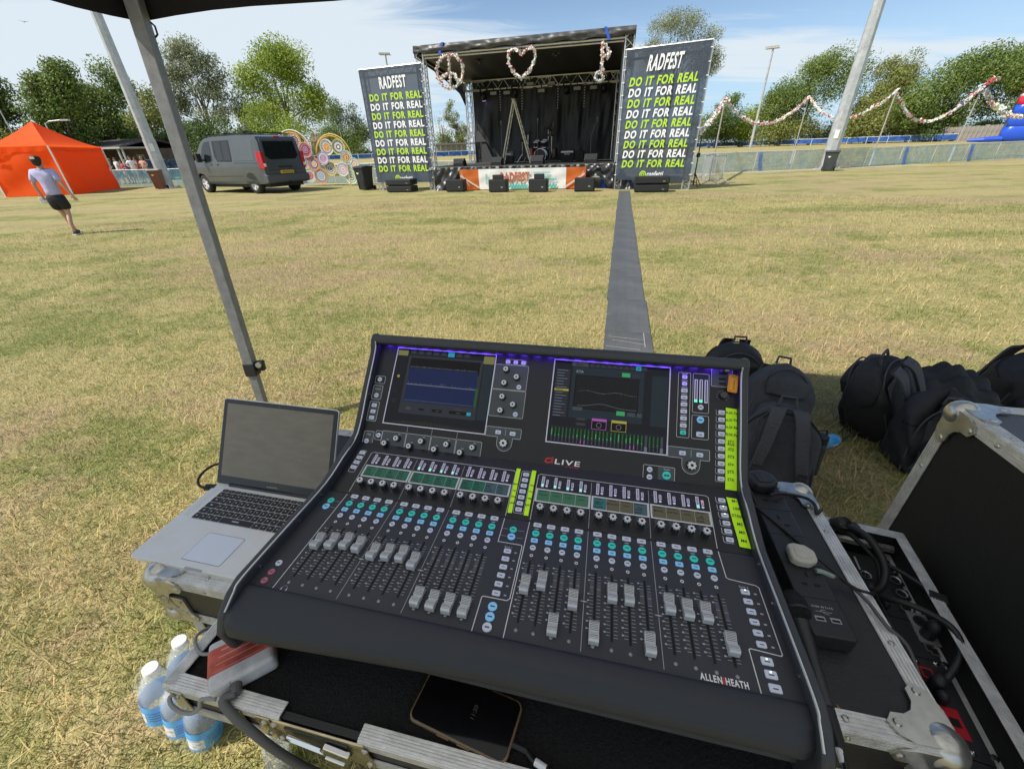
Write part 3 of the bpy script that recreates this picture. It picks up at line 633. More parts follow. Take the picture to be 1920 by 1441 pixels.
# ================================================================== PEOPLE
def skin(name, J, E, mats, parent, sub=1, M=None):
    """J: list of (x,y,z,rx,ry) joints, E: bones"""
    me = bpy.data.meshes.new(name); me.from_pydata([j[:3] for j in J], E, []); me.materials.append(mats)
    o = put(name, me, parent, M)
    m = o.modifiers.new('skin', 'SKIN'); m.use_smooth_shade = True
    if not me.skin_vertices: me.skin_vertices  # layer made by the modifier
    if len(me.skin_vertices) == 0:
        bpy.context.view_layer.objects.active = o; bpy.ops.mesh.customdata_skin_add()
    for d, j in zip(me.skin_vertices[0].data, J): d.radius = (j[3], j[4] if len(j) > 4 else j[3])
    me.skin_vertices[0].data[0].use_root = True
    s = o.modifiers.new('subd', 'SUBSURF'); s.levels = sub; s.render_levels = sub
    return o
skin_m = mat('skin', (.50, .30, .21), .55, var=.08, vs=9)
def person(label, M, shirt, shorts, hair, legs=((0, 0), (0, 0)), arms=None, hands=False, shoe=(.05, .05, .05), group=None, sc_=1., lean=0., female=False):
    """faces local +Y. legs: (knee forward, ankle forward) left, right; arms: elbow and wrist places left, right"""
    t = thing('person', label, 'person', M @ MX.Scale(sc_, 4), group)
    ln = lambda z: lean * max(0, z - .9)
    sw = .165 if female else .185
    arms = arms or (((-sw - .06, -.02, 1.14), (-sw - .05, .08, .90)), ((sw + .06, -.02, 1.14), (sw + .05, .08, .90)))
    J = [(0, 0, .93, .115, .10), (0, ln(1.1), 1.10, .10, .085), (0, ln(1.3), 1.30, .125, .095), (0, ln(1.44), 1.44, .075, .065), (0, ln(1.5) + .01, 1.50, .05, .05), (0, ln(1.58) + .03, 1.575, .072, .085), (0, ln(1.66) + .03, 1.655, .078, .092), (0, ln(1.72) + .015, 1.725, .05, .06)]
    E = [(0, 1), (1, 2), (2, 3), (3, 4), (4, 5), (5, 6), (6, 7)]
    n = len(J); J += [(0, ln(1.6) + .125, 1.60, .014, .012)]; E += [(5, n)]                     # nose
    for s in (-1, 1):
        n = len(J); J += [(s * .082, ln(1.6) + .02, 1.61, .014, .022)]; E += [(6, n)]           # ears
    for i, s in enumerate((-1, 1)):
        n = len(J); el, wr = arms[i]; sh = (s * sw, ln(1.4), 1.395)
        J += [(*sh, .055), (*el, .040), (*wr, .028)]; E += [(2, n), (n, n + 1), (n + 1, n + 2)]
        d = (V(wr) - V(el)).normalized(); p = V(wr) + d * .075; k = len(J); J += [(*p, .036, .020)]; E += [(n + 2, k)]
        if hands:
            f = d.cross(V((0, 1, 0))).normalized() if abs(d.y) < .9 else V((1, 0, 0)); g2 = d.cross(f)
            for q, (o_, L) in enumerate(((-.030, .062), (-.010, .075), (.010, .070), (.028, .055))):
                a = p + d * .03 + f * o_ * 1.1; b = a + d * L * .55 + g2 * .008; c = b + d * L * .45 + g2 * .02
                m_ = len(J); J += [(*a, .010), (*b, .009), (*c, .007)]; E += [(k, m_), (m_, m_ + 1), (m_ + 1, m_ + 2)]
            a = V(wr) + d * .035 + f * -.034; b = a + d * .04 - f * .018 + g2 * .012
            m_ = len(J); J += [(*a, .012), (*b, .009)]; E += [(k, m_), (m_, m_ + 1)]
    for i, s in enumerate((-1, 1)):
        kf, af = legs[i]; n = len(J)
        J += [(s * .085, 0, .86, .085), (s * .085, kf * .5, .68, .075), (s * .075, kf, .47, .052), (s * .075, (kf + af) / 2 - .02, .33, .052), (s * .07, af, .09, .034), (s * .08, af + .10, .035, .035)]
        E += [(0, n), (n, n + 1), (n + 1, n + 2), (n + 2, n + 3), (n + 3, n + 4), (n + 4, n + 5)]
    skin('body', J, E, skin_m, t, 1)
    sm = mat('shirt %.2f %.2f %.2f' % shirt, shirt, .8, var=.10, vs=7, bump=.5, bs=14); pm = mat('shorts %.2f %.2f %.2f' % shorts, shorts, .8, var=.15, vs=9)
    J = [(0, ln(.9), .86, .185, .155), (0, ln(1.0), .98, .168, .140), (0, ln(1.15), 1.15, .158, .132), (0, ln(1.3), 1.32, .178, .140), (0, ln(1.45), 1.45, .10, .09)]; E = [(0, 1), (1, 2), (2, 3), (3, 4)]
    for i, s in enumerate((-1, 1)):
        n = len(J); el = V(arms[i][0]); sh = V((s * sw, ln(1.4), 1.395)); J += [(*sh, .088), (*sh.lerp(el, .85), .076)]; E += [(3, n), (n, n + 1)]
    skin('shirt', J, E, sm, t, 1)
    J = [(0, 0, .98, .165, .14), (0, 0, .86, .170, .150)]; E = [(0, 1)]
    for i, s in enumerate((-1, 1)):
        n = len(J); kf = legs[i][0]; J += [(s * .09, kf * .12, .76, .125), (s * .095, kf * .5, .54, .122)]; E += [(1, n), (n, n + 1)]
    skin('shorts', J, E, pm, t, 1)
    hm = mat('hair %.2f %.2f %.2f' % hair, hair, .7, var=.3, vs=30)
    skin('hair', [(0, ln(1.5) - .055, 1.515, .050, .045), (0, ln(1.6) - .04, 1.590, .098, .095), (0, ln(1.67) + .0, 1.675, .118, .132), (0, ln(1.74) + .005, 1.745, .09, .10)], [(0, 1), (1, 2), (2, 3)], hm, t, 1)
    shm = mat('shoe %.2f' % shoe[0], shoe, .7)
    for i, s in enumerate((-1, 1)):
        af = legs[i][1]; o = skin('shoe', [(s * .07, af - .03, .055, .050), (s * .075, af + .07, .045, .048, .04), (s * .082, af + .17, .035, .042, .032)], [(0, 1), (1, 2)], shm, t, 1)
        MB().box(s * .076 - .05, s * .076 + .05, af - .09, af + .22, 0, .022).build('sole', mat('white sole', (.6, .6, .58), .7), o, bevel=.012)
    return t
g = G((143, 439)); hd = V((-.34, .94, 0))
P1 = person('person in a lilac T-shirt and black shorts walking away on the grass', frame(g, (hd.y, -hd.x, 0)), (.46, .44, .66), (.018, .018, .02), (.030, .022, .018), legs=((.10, .20), (-.02, -.18)),
            arms=(((-.27, -.03, 1.15), (-.28, .06, .90)), ((.27, -.08, 1.15), (.36, -.09, .90))), hands=True, sc_=.985)
P1['label'] = 'person in a lilac T-shirt and black shorts walking away on the grass'
MB(frame((0, -.108, 1.690), (1, 0, 0), V((0, -1, .28)).normalized())).box(-.040, .040, -.024, .024, -.02, .006).build('cap_patch', mat('cream patch', (.55, .47, .36), .8), P1)
tp = MB(); tp.box(-.11, .10, -.02, .02, -.05, .07); Mp = P1.matrix_world @ T(-.27, .10, .79) @ RZ(.3)
tag(tp.build('paper_bundle', mat('white paper', (.82, .83, .84), .6, var=.06, vs=12), None, Mp, bevel=.008), 'white bundle of paper in the left hand of the walking person', 'paper')
PC = [(205, 296, (.05, .05, .05), 'distant person in dark clothes nearest the orange tent on the veranda', 47), (217, 294, (.66, .66, .66), 'distant person in a pale grey top beside the veranda door', 47.6), (226, 299, (.45, .08, .12), 'distant seated person in dark red behind the pitch fence', 47.2),
      (235, 298, (.16, .17, .28), 'distant person in navy behind the pitch fence', 47.5), (245, 291, (.72, .74, .78), 'distant person in a white top at the veranda corner', 46.8), (255, 293, (.55, .07, .06), 'distant person in a red top right of the veranda', 47.2), (266.5, 292, (.60, .36, .28), 'distant bare shouldered person nearest the leaning column', 46.8)]
for i, (x, y, col, lb, r) in enumerate(PC):
    bx = x
    for _ in range(5):
        g = BASE(bx, r); bx += x - PRJ((g.x, g.y, 1.6))[0]
    h = HT(g, y); f = min(1.15, max(.78, h / 1.78)); hd = V((random.uniform(-1, 1), -1 + i % 2 * .7, 0)).normalized()
    person(lb, frame(g, (hd.y, -hd.x, 0)), col, (.06, .07, .10) if i % 2 else (.40, .38, .34), (.05, .035, .025) if i % 3 else (.25, .17, .09), legs=((.06, .04), (-.04, -.08)), arms=None if i % 2 else (((-.30, .0, 1.18), (-.17, .16, 1.08)), ((.30, 0, 1.18), (.17, .16, 1.08))), sc_=f, group='people outside the clubhouse', female=i % 2 == 0)

# ================================================================== VAN AND CARS
black_p = mat('black plastic', (.018, .018, .020), .55); tyre_m = mat('tyre rubber', (.022, .021, .020), .85, var=.3, vs=12, bump=.3, bs=30); alloy = mat('alloy wheel', (.70, .71, .72), .35, .25); glass_d = mat('tinted glass', (.010, .013, .015), .04, spec=.8)
grey_paint = mat('grey van paint', (.085, .097, .106), .32, .35, var=.10, vs=1.5, coat=.6)
def wheel(parent, x, y, r, wd, side):
    M = T(x, y, r) @ RX(-side * PI / 2)
    w = MB(); w.sm = True; w.lathe([(r * .62, wd * .5), (r * .9, wd * .52), (r, wd * .38), (r, -wd * .38), (r * .9, -wd * .5), (r * .5, -wd * .5)], 28)
    t = w.build('tyre', tyre_m, parent, M)
    b = MB(); b.lathe([(0, wd * .40), (r * .16, wd * .42), (r * .17, wd * .30), (r * .20, wd * .18), (r * .66, wd * .18), (r * .66, wd * .46), (r * .60, wd * .47), (r * .58, wd * .30)], 24)
    for k in range(5):
        a = k * 2 * PI / 5; q = RZ(a)
        b.add([q @ V(p) for p in ((r * .12, -r * .10, wd * .40), (r * .61, -r * .07, wd * .44), (r * .61, r * .07, wd * .44), (r * .12, r * .10, wd * .40), (r * .12, -r * .12, wd * .2), (r * .61, -r * .09, wd * .2), (r * .61, r * .09, wd * .2), (r * .12, r * .12, wd * .2))], [(0, 1, 2, 3), (0, 4, 5, 1), (2, 6, 7, 3)])
    b.build('rim', alloy, t)
    MB().cyl((0, 0, wd * .05), (0, 0, wd * .17), r * .6, n=16).build('brake', black_p, t)
    return t
def arch(x, r, z0, n=9): return [(x + r * math.cos(PI * k / n), z0 + r * math.sin(PI * k / n)) for k in range(n + 1)]
def panel_side(pts, side, wf, off, th, mb=None):
    m = mb or MB(); o = [(x, side * (wf(x, z) + off), z) for x, z in pts]; i = [(x, side * (wf(x, z) + off - th), z) for x, z in pts]; n = len(pts)
    f = [tuple(range(n)), tuple(range(2 * n - 1, n - 1, -1))] + [(k, n + k, n + (k + 1) % n, (k + 1) % n) for k in range(n)]
    if side > 0: f = [q[::-1] for q in f]
    return m.add(o + i, f)
import bmesh
def hull(prof, wf, m, t, bev):
    n = len(prof); bm = bmesh.new(); vs = [bm.verts.new((x, s * .9, z)) for s in (1, -1) for x, z in prof]
    for f in [list(range(n)), list(range(2 * n - 1, n - 1, -1))] + [[k, n + k, n + (k + 1) % n, (k + 1) % n] for k in range(n)]: bm.faces.new([vs[i] for i in f])
    bmesh.ops.triangulate(bm, faces=[f for f in bm.faces if len(f.verts) > 4])
    for z in (.45, .6, .75, .9, 1.02, 1.12, 1.22, 1.34, 1.46, 1.58, 1.70, 1.80, 1.88):
        bmesh.ops.bisect_plane(bm, geom=bm.verts[:] + bm.edges[:] + bm.faces[:], plane_co=(0, 0, z), plane_no=(0, 0, 1))
    for x in (1.9, 2.1, 2.3, -2.3):
        bmesh.ops.bisect_plane(bm, geom=bm.verts[:] + bm.edges[:] + bm.faces[:], plane_co=(x, 0, 0), plane_no=(1, 0, 0))
    for v in bm.verts:
        if abs(v.co.y) > .5: v.co.y = math.copysign(wf(v.co.x, v.co.z), v.co.y)
    bmesh.ops.recalc_face_normals(bm, faces=bm.faces[:]); me = bpy.data.meshes.new('body'); bm.to_mesh(me); bm.free(); me.materials.append(m); me.polygons.foreach_set('use_smooth', [True] * len(me.polygons))
    o = put('body', me, t, bevel=bev, seg=3); e = o.modifiers.new('es', 'EDGE_SPLIT'); e.split_angle = R(40); return o
def van(label, M):
    t = thing('panel_van', label, 'van', M)
    wf = lambda x, z: (.955 - max(0, z - 1.02) * .150 - max(0, .55 - z) * .12) * (1 - max(0, x - 1.6) ** 2 * .22) * (1 - max(0, -x - 2.2) * .25)
    zb = .34; prof = [(-2.47, .46), (-2.36, zb)] + arch(-1.62, .40, zb)[::-1] + arch(1.62, .40, zb)[::-1] + [(2.30, zb), (2.44, .42), (2.47, .66), (2.42, .86), (2.30, 1.00), (1.98, 1.12), (1.72, 1.20), (1.38, 1.55), (1.10, 1.80), (.85, 1.91), (.4, 1.955), (-1.2, 1.965), (-2.10, 1.94), (-2.30, 1.88), (-2.385, 1.70), (-2.43, 1.2), (-2.45, .86)]
    zs = [.34, .6, .86, 1.02, 1.2, 1.5, 1.75]
    hull(prof, wf, grey_paint, t, .045)
    for s in (1, -1):
        panel_side([(1.32, 1.22), (1.05, 1.66), (.86, 1.80), (.52, 1.82), (.52, 1.16), (.95, 1.10)], s, wf, .008, .03).build('front_window', glass_d, t, bevel=.012)
        f = panel_side([(.36, 1.83), (-.74, 1.83), (-.74, 1.10), (.22, 1.12), (.36, 1.3)], s, wf, .007, .03).build('side_window', black_p, t, bevel=.015)
        for a, b in ((-.20, .20), (-.68, -.27)): panel_side([(b, 1.79), (a, 1.79), (a, 1.15), (b - .02, 1.15)], s, wf, .014, .02).build('pane', glass_d, f, bevel=.01)
        panel_side([(-.84, 1.80), (-2.10, 1.78), (-2.10, 1.12), (-.84, 1.12)], s, wf, .009, .02).build('side_panel', grey_paint, t, bevel=.012)
        mb = MB()
        for x in (.44, -.80): panel_side([(x - .007, 1.86), (x + .007, 1.86), (x + .007, .42), (x - .007, .42)], s, wf, .003, .01, mb)
        panel_side([(1.15, .62), (-1.15, .62), (-1.15, .605), (1.15, .605)], s, wf, .004, .01, mb)
        panel_side([(-.80, 1.07), (-2.2, 1.05), (-2.2, 1.035), (-.80, 1.055)], s, wf, .006, .01, mb); mb.build('door_seam', black_p, t, kind='stuff')
        panel_side([(.62, 1.06), (.82, 1.06), (.82, 1.02), (.62, 1.02)], s, wf, .03, .03).build('door_handle', grey_paint, t, bevel=.008)
        panel_side([(.18, 1.06), (.36, 1.06), (.36, 1.02), (.18, 1.02)], s, wf, .03, .03).build('door_handle', grey_paint, t, bevel=.008)
        mb = MB(); mb.cyl((1.12, s * .88, 1.18), (1.12, s * 1.02, 1.2), .03); mb.box(1.06, 1.20, s * 1.10 - .09, s * 1.10 + .09, 1.12, 1.42); mb.build('wing_mirror', black_p, t, bevel=.04, seg=3)
        for x in (1.62, -1.62): wheel(t, x, s * .80, .335, .23, s)
        mb = MB()
        q = [(-2.33, 1.42), (-2.40, 1.06), (-2.425, .84), (-2.27, .86), (-2.235, 1.1), (-2.20, 1.40)]; panel_side(q, s, wf, .012, .05, mb)
        mb.box(-2.50, -2.36, s * .86 - .07, s * .86 + .055, .84, 1.40); o = mb.build('tail_light', mat('red tail lens', (.42, .012, .02), .12, spec=.7), t, bevel=.02)
        MB().box(-2.506, -2.49, s * .86 - .055, s * .86 + .04, .92, 1.02).build('reversing_lens', mat('clear lens', (.75, .72, .70), .15), o)
        panel_side([(2.36, .98), (2.05, 1.07), (2.02, .90), (2.40, .82)], s, wf, .012, .05).build('headlight', mat('headlamp', (.6, .62, .63), .08), t, bevel=.02)
        MB().box(-2.1, 1.0, s * .72 - .02, s * .72 + .02, 1.985, 2.02).build('roof_rail', black_p, t)
    for x in (.7, -.5, -1.7): MB().box(x - .03, x + .03, -.82, .82, 2.02, 2.06).build('roof_bar', black_p, t, bevel=.01)
    MB().prism([(-2.55, .40), (-2.55, .62), (-2.42, .68), (-2.30, .68), (-2.30, .36), (-2.5, .36)], -.93, .93, 'y').build('rear_bumper', mat('dark bumper', (.075, .082, .088), .6), t, bevel=.03)
    MB().prism([(2.30, .34), (2.52, .36), (2.53, .60), (2.45, .66), (2.30, .66)], -.90, .90, 'y').build('front_bumper', MATS['dark bumper'], t, bevel=.03)
    tz = lambda z: -2.385 - (1.70 - z) * .077
    def rear(name, yz, off, m, par=t, bv=.01):
        mb = MB(); n = len(yz); o = [(tz(z) - off, y, z) for y, z in yz] + [(tz(z) + .03, y, z) for y, z in yz]
        mb.add(o, [tuple(range(n)), tuple(range(2 * n - 1, n - 1, -1))] + [(k, n + k, n + (k + 1) % n, (k + 1) % n) for k in range(n)]); return mb.build(name, m, par, bevel=bv)
    tg = rear('tailgate', [(-.74, 1.83), (.74, 1.83), (.80, 1.1), (.80, .70), (-.80, .70), (-.80, 1.1)], .012, grey_paint, bv=.02)
    rear('rear_window', [(-.66, 1.74), (.66, 1.74), (.70, 1.26), (.55, 1.14), (-.55, 1.14), (-.70, 1.26)], .022, glass_d, tg)
    rear('handle_bar', [(-.3, .93), (.3, .93), (.28, .87), (-.28, .87)], .05, black_p, tg); rear('trim_line', [(-.72, .80), (.72, .80), (.72, .785), (-.72, .785)], .018, black_p, tg)
    pl = rear('number_plate', [(-.28, .775), (.28, .775), (.28, .665), (-.28, .665)], .055, mat('yellow plate', (.62, .42, .05), .5), tg, .004)
    m = MB(); m.text('WX63 RLV', frame((tz(.70) - .0585, 0, .682), (0, -1, 0), (-1, 0, .0)), .10, .01, width=.48); m.build('lettering', black_p, pl)
    MB().box(-2.40, -2.36, -.12, .12, 1.86, 1.90).build('brake_light', MATS['red tail lens'], t)
    MB().add([(1.76, -.78, 1.21), (1.76, .78, 1.21), (1.12, .70, 1.81), (1.12, -.70, 1.81)], [(0, 1, 2, 3)]).build('windscreen', glass_d, t)
    MB().box(-2.3, 2.2, -.75, .75, .22, .40).build('underbody', black_p, t)
    MB().box(-2.62, -2.50, -.03, .03, .34, .40).build('tow_bar', black_p, t)
    return t
a, b = G((397, 361)), G((488, 363)); hd = (a - b); s_ = hd.length / 3.24; hd.normalize(); ctr = (a + b) / 2 + V((hd.y, -hd.x, 0)) * .80 * s_
van('grey panel van parked on the grass with a tailgate facing the stage', frame(ctr, hd) @ MX.Scale(s_, 4))
def car(label, M, col):
    t = thing('parked_car', label, 'car', M, 'dark cars parked beyond the pitch fence'); m = mat('car paint %.3f' % col[0], col, .25, .3, coat=.5)
    wf = lambda x, z: .88 - max(0, z - 1.0) * .26
    pr = [(-2.1, .4), (-2.05, .32)] + arch(-1.3, .36, .32)[::-1] + arch(1.3, .36, .32)[::-1] + [(2.05, .32), (2.15, .5), (2.1, .85), (1.9, .98), (1.0, 1.08), (.35, 1.58), (-.1, 1.68), (-1.5, 1.66), (-1.95, 1.2), (-2.1, .95)]
    hull(pr, wf, m, t, .04)
    for s in (1, -1):
        panel_side([(.85, 1.10), (.28, 1.54), (-1.4, 1.55), (-1.7, 1.12)], s, wf, .008, .03).build('side_window', glass_d, t, bevel=.01); MB().box(2.06, 2.14, s * .66 - .14, s * .66 + .14, .72, .86).build('headlight', MATS['headlamp'], t, bevel=.02)
        for x in (1.3, -1.3): wheel(t, x, s * .76, .32, .2, s)
    MB().add([(1.03, -.72, 1.10), (1.03, .72, 1.10), (.40, .66, 1.57), (.40, -.66, 1.57)], [(0, 1, 2, 3)]).build('windscreen', glass_d, t)
    MB().box(2.12, 2.17, -.5, .5, .45, .65).build('grille', black_p, t)
g = BASE(293, 53); car('dark green parked car left of the leaning column base', frame(g, V((.55, -.8, 0))), (.02, .035, .03))
g = BASE(336, 55); car('black parked car between the column and the canopy leg', frame(g, V((.25, -.97, 0))), (.02, .02, .022))

# ================================================================== TENT
org = mat('orange tent fabric', (.95, .13, .004), .75, var=.05, vs=2, bump=.35, bs=3.0)
nt = org.node_tree; tr = nt.nodes.new('ShaderNodeBsdfTranslucent'); tr.inputs[0].default_value = (.98, .17, .005, 1); ms = nt.nodes.new('ShaderNodeMixShader'); ms.inputs[0].default_value = .42
nt.links.new(nt.nodes['Principled BSDF'].outputs[0], ms.inputs[1]); nt.links.new(tr.outputs[0], ms.inputs[2]); nt.links.new(ms.outputs[0], nt.nodes['Material Output'].inputs[0])
A, B, C = G((15, 370)), G((137, 365)), G((223, 353)); D = A + C - B; c0 = (A + C) / 2; hp = HT(c0, 227)
bx = 52
he = (HT(B, 276) + HT(C, 273)) / 2
t = thing('party_tent', 'bright orange pop-up tent with closed walls on the left', 'tent', T(*B)); Q = [p - B for p in (A, B, C, D)]; cc = c0 - B
mb = MB(); mb.sm = False
for i in range(4):
    p, q = Q[i], Q[(i + 1) % 4]
    mb.grid(lambda u, v: (p.lerp(q, u)).lerp(cc, v) + V((0, 0, he + (hp - he) * (v ** 1.35) - .10 * math.sin(PI * u) * (1 - v) * v * 2)), 8, 8)
mb.build('roof', org, t, smooth=False)
for i in range(4):
    p, q = Q[i], Q[(i + 1) % 4]; nrm = V(((q - p).y, -(q - p).x, 0)).normalized()
    if nrm.dot((p + q) / 2 - cc) < 0: nrm = -nrm
    MB().grid(lambda u, v: p.lerp(q, u) + nrm * (.05 + .015 * math.sin(u * 30) * (1 - v)) + V((0, 0, he + .005 - .26 * (1 - v) - .03 * math.sin(u * PI))), 24, 3).build('valance', org, t)
    ph = random.random() * 6
    MB().grid(lambda u, v: p.lerp(q, u) + nrm * (.012 + .10 * (1 - v) ** 4 + .045 * math.sin(u * 11 + v * 5 + ph) * math.sin(v * PI) + .03 * math.sin(u * 7 - v * 9 + ph) + .012 * math.sin(u * 31 + v * 13)) + V((0, 0, .02 + (he - .1) * v)), 28, 14).build('wall_panel', org, t, smooth=True)
    MB().box(-.03, .03, -.03, .03, 0, he).build('leg', mat('white leg', (.80, .78, .75), .5), t, frame(p + (p - cc).normalized() * .07, (q - p)))
p, q = Q[0], Q[1]; nrm = V(((q - p).y, -(q - p).x, 0)).normalized(); nrm = nrm if nrm.dot((p + q) / 2 - cc) > 0 else -nrm
MB(frame(p.lerp(q, .08) + nrm * .09 + V((0, 0, he - .75)), q - p)).box(0, .34, 0, .008, 0, .48).build('paper_notice', mat('notice', (.72, .66, .62), .7, var=.25, vs=9), t)

# ================================================================== WHEELIE BINS
def bin_(label, g, w, d, h, yaw, col, lid=None, sticker=True):
    t = thing('wheelie_bin', label, 'bin', T(*g) @ RZ(yaw)); m = mat('bin %.3f' % col[0], col, .5, var=.15, vs=4); ml = mat('lid %.3f' % (lid or col)[0], lid or col, .5)
    mb = MB(); b, tp = .78, 1.0; vs = [(x * w / 2 * k, y * d / 2 * k, z) for k, z in ((b, .03), (.96, h * .80), (1.0, h * .86), (1.04, h * .92)) for x, y in ((-1, -1), (1, -1), (1, 1), (-1, 1))]
    mb.add(vs, [(3, 2, 1, 0)] + [(i * 4 + k, i * 4 + (k + 1) % 4, i * 4 + 4 + (k + 1) % 4, i * 4 + 4 + k) for i in range(3) for k in range(4)]); mb.build('body', m, t, bevel=.025)
    mb = MB(); mb.prism([(-d * .56, h * .92), (-d * .54, h * .955), (0, h * 1.0), (d * .5, h * .975), (d * .56, h * .92)], -w * .54, w * .54, 'x'); mb.build('lid', ml, t, bevel=.02)
    MB().tube([(-w * .4, d * .56, h * .93), (-w * .4, d * .68, h * .96), (w * .4, d * .68, h * .96), (w * .4, d * .56, h * .93)], .016, 6).build('handle', m, t)
    for s in (-1, 1): MB().cyl((s * w * .40, d * .44, .10), (s * w * .50, d * .44, .10), .10, n=16).build('wheel', tyre_m, t)
    for x in (-.28, .28): MB().box(x * w - .012, x * w + .012, -d * .47, -d * .44, h * .12, h * .68, RX(-.03)).build('rib', m, t, bevel=.006)
    if sticker:
        mb = MB(frame((-w * .12, -d * .478, h * .70), (1, 0, 0), (0, -1, -.1))); mb.box(-.07, .07, -.012, .03, 0, .004); mb.box(-.03, .03, -.045, -.012, 0, .004); mb.build('sticker', mat('bin sticker', (.7, .7, .68), .6), t)
    return t
g = G((683, 357)); bin_('black wheelie bin with a white sticker left of the left banner', g + V((.05, .25, 0)), .58, .70, HT(g, 311), R(-28), (.020, .022, .024))
g = G((297, 355)); bin_('brown wheelie bin with a pale lid at the foot of the leaning column', g + V((0, .3, 0)), .60, .70, HT(g, 317), R(18), (.16, .055, .028), (.30, .29, .27))
g = G((1553, 321)); bin_('dark grey wheelie bin at the foot of the right column', g + V((.1, .25, 0)), .62, .72, HT(g, 282), R(-38), (.045, .050, .054))

# ================================================================== HOOP SCULPTURES
HC = dict(o=(.80, .36, .07), w=(.82, .80, .76), p=(.70, .38, .40), g=(.50, .66, .16), v=(.50, .34, .62), t=(.42, .66, .60), y=(.75, .62, .18), k=(.10, .05, .06), r=(.50, .05, .08), b=(.30, .36, .50), br=(.30, .12, .07))
HM = {k: mat('hoop ' + k, c, .6) for k, c in HC.items()}; HK = list(HM)
o1, o2 = G((545, 350)), G((668, 347)); hx = (o2 - o1).normalized(); hn = V((hx.y, -hx.x, 0)); hn = hn if hn.y < 0 else -hn
def mandala(parent, o, px, py, pr, pat, dep, seed):
    c = ONP((px, py), o1 + hn * dep, hn); r = (ONP((px + pr, py), o1 + hn * dep, hn) - c).length
    M = parent.matrix_world.inverted() @ frame(c, hx, hn); mb = MB(); rd = random.Random(seed)
    def ring(r0, r1, k, n=26, z=0.): mb.mi = HK.index(k); mb.add([(rr * math.cos(2 * PI * i / n), rr * math.sin(2 * PI * i / n), z) for rr in (r0, r1) for i in range(n)], [(i, (i + 1) % n, n + (i + 1) % n, n + i) for i in range(n)])
    mb.mi = HK.index(pat[0]); mb.tube([(r * math.cos(2 * PI * i / 26), r * math.sin(2 * PI * i / 26), 0) for i in range(26)], .022, 5, closed=True)
    ring(r * .86, r * .95, pat[0], z=.004)
    if len(pat) > 5: ring(.60 * r, .88 * r, pat[5])
    n = 22
    for i in range(n):
        a = 2 * PI * i / n; q = RZ(a); mb.mi = HK.index(pat[1]); mb.add([q @ V(p) for p in ((r * .60, -r * .05, .008), (r * .86, -r * .08, .008), (r * .86, r * .045, .008), (r * .60, r * .03, .008))], [(0, 1, 2, 3)])
    ring(r * .50, r * .62, pat[2], z=.003); ring(r * .36, r * .46, pat[3], z=.004); ring(r * .20, r * .36, pat[4], z=.002); ring(.04 * r, r * .20, pat[3], z=.006); ring(0.001, r * .07, pat[2], 8, .009)
    return mb.build('mandala', [HM[k] for k in HK], parent, M)
def hoop(parent, px, py, pr, k, dep):
    c = ONP((px, py), o1 + hn * dep, hn); r = (ONP((px + pr, py), o1 + hn * dep, hn) - c).length; M = parent.matrix_world.inverted() @ frame(c, hx, hn)
    MB().tube([(r * math.cos(2 * PI * i / 40), r * math.sin(2 * PI * i / 40), 0) for i in range(40)], .028, 6, closed=True).build('large_hoop', HM[k], parent, M)
t = thing('hoop_sculpture', 'cluster of crocheted hoop mandalas behind the tailgate of the van', 'sculpture', frame(o1, hx, hn))
hoop(t, 552, 285, 33, 'w', 0); hoop(t, 553, 287, 31, 'o', -.1)
DS = [(529, 271, 10, 'pkwpwp'), (552, 264.5, 12, 'owkpkbr'.replace('br', 'k')), (572.8, 281.3, 11.5, 'prkvrp'), (570.5, 304.8, 11, 'ywbkwv'), (589, 307.7, 10.5, 'ovkwop'), (606, 296.8, 10, 'vwvpvw'), (581.6, 329.4, 11, 'twprpw'), (602.3, 330, 11.8, 'obwvtb')]
for i, (x, y, r, p) in enumerate(DS): mandala(t, o1, x, y, r, list(p), .06 + .05 * (i % 3), i)
t = thing('hoop_sculpture', 'cluster of crocheted hoop mandalas beside the black wheelie bin', 'sculpture', frame(o2, hx, hn))
hoop(t, 626, 291, 32, 'y', 0); hoop(t, 625, 292, 30, 'o', -.12)
DS = [(612.3, 276, 12, 'wkwoow'), (634.3, 275.6, 12, 'gkwwkv'), (649.5, 295.6, 11, 'tworyk'), (620.3, 316.8, 10.5, 'yvwkwg'), (642.7, 317.4, 10.5, 'wvwpww'), (664, 307, 9, 'twopww'), (659, 332, 11, 'wgwkwt')]
for i, (x, y, r, p) in enumerate(DS): mandala(t, o2, x, y, r, list(p), .06 + .05 * (i % 3), i + 20)
MB().cyl((0, 0, 0), (0, 0, 2.6), .03, .012).build('flag_stick', mat('bare stick', (.72, .62, .36), .7), t, t.matrix_world.inverted() @ T(*G((659, 349))))

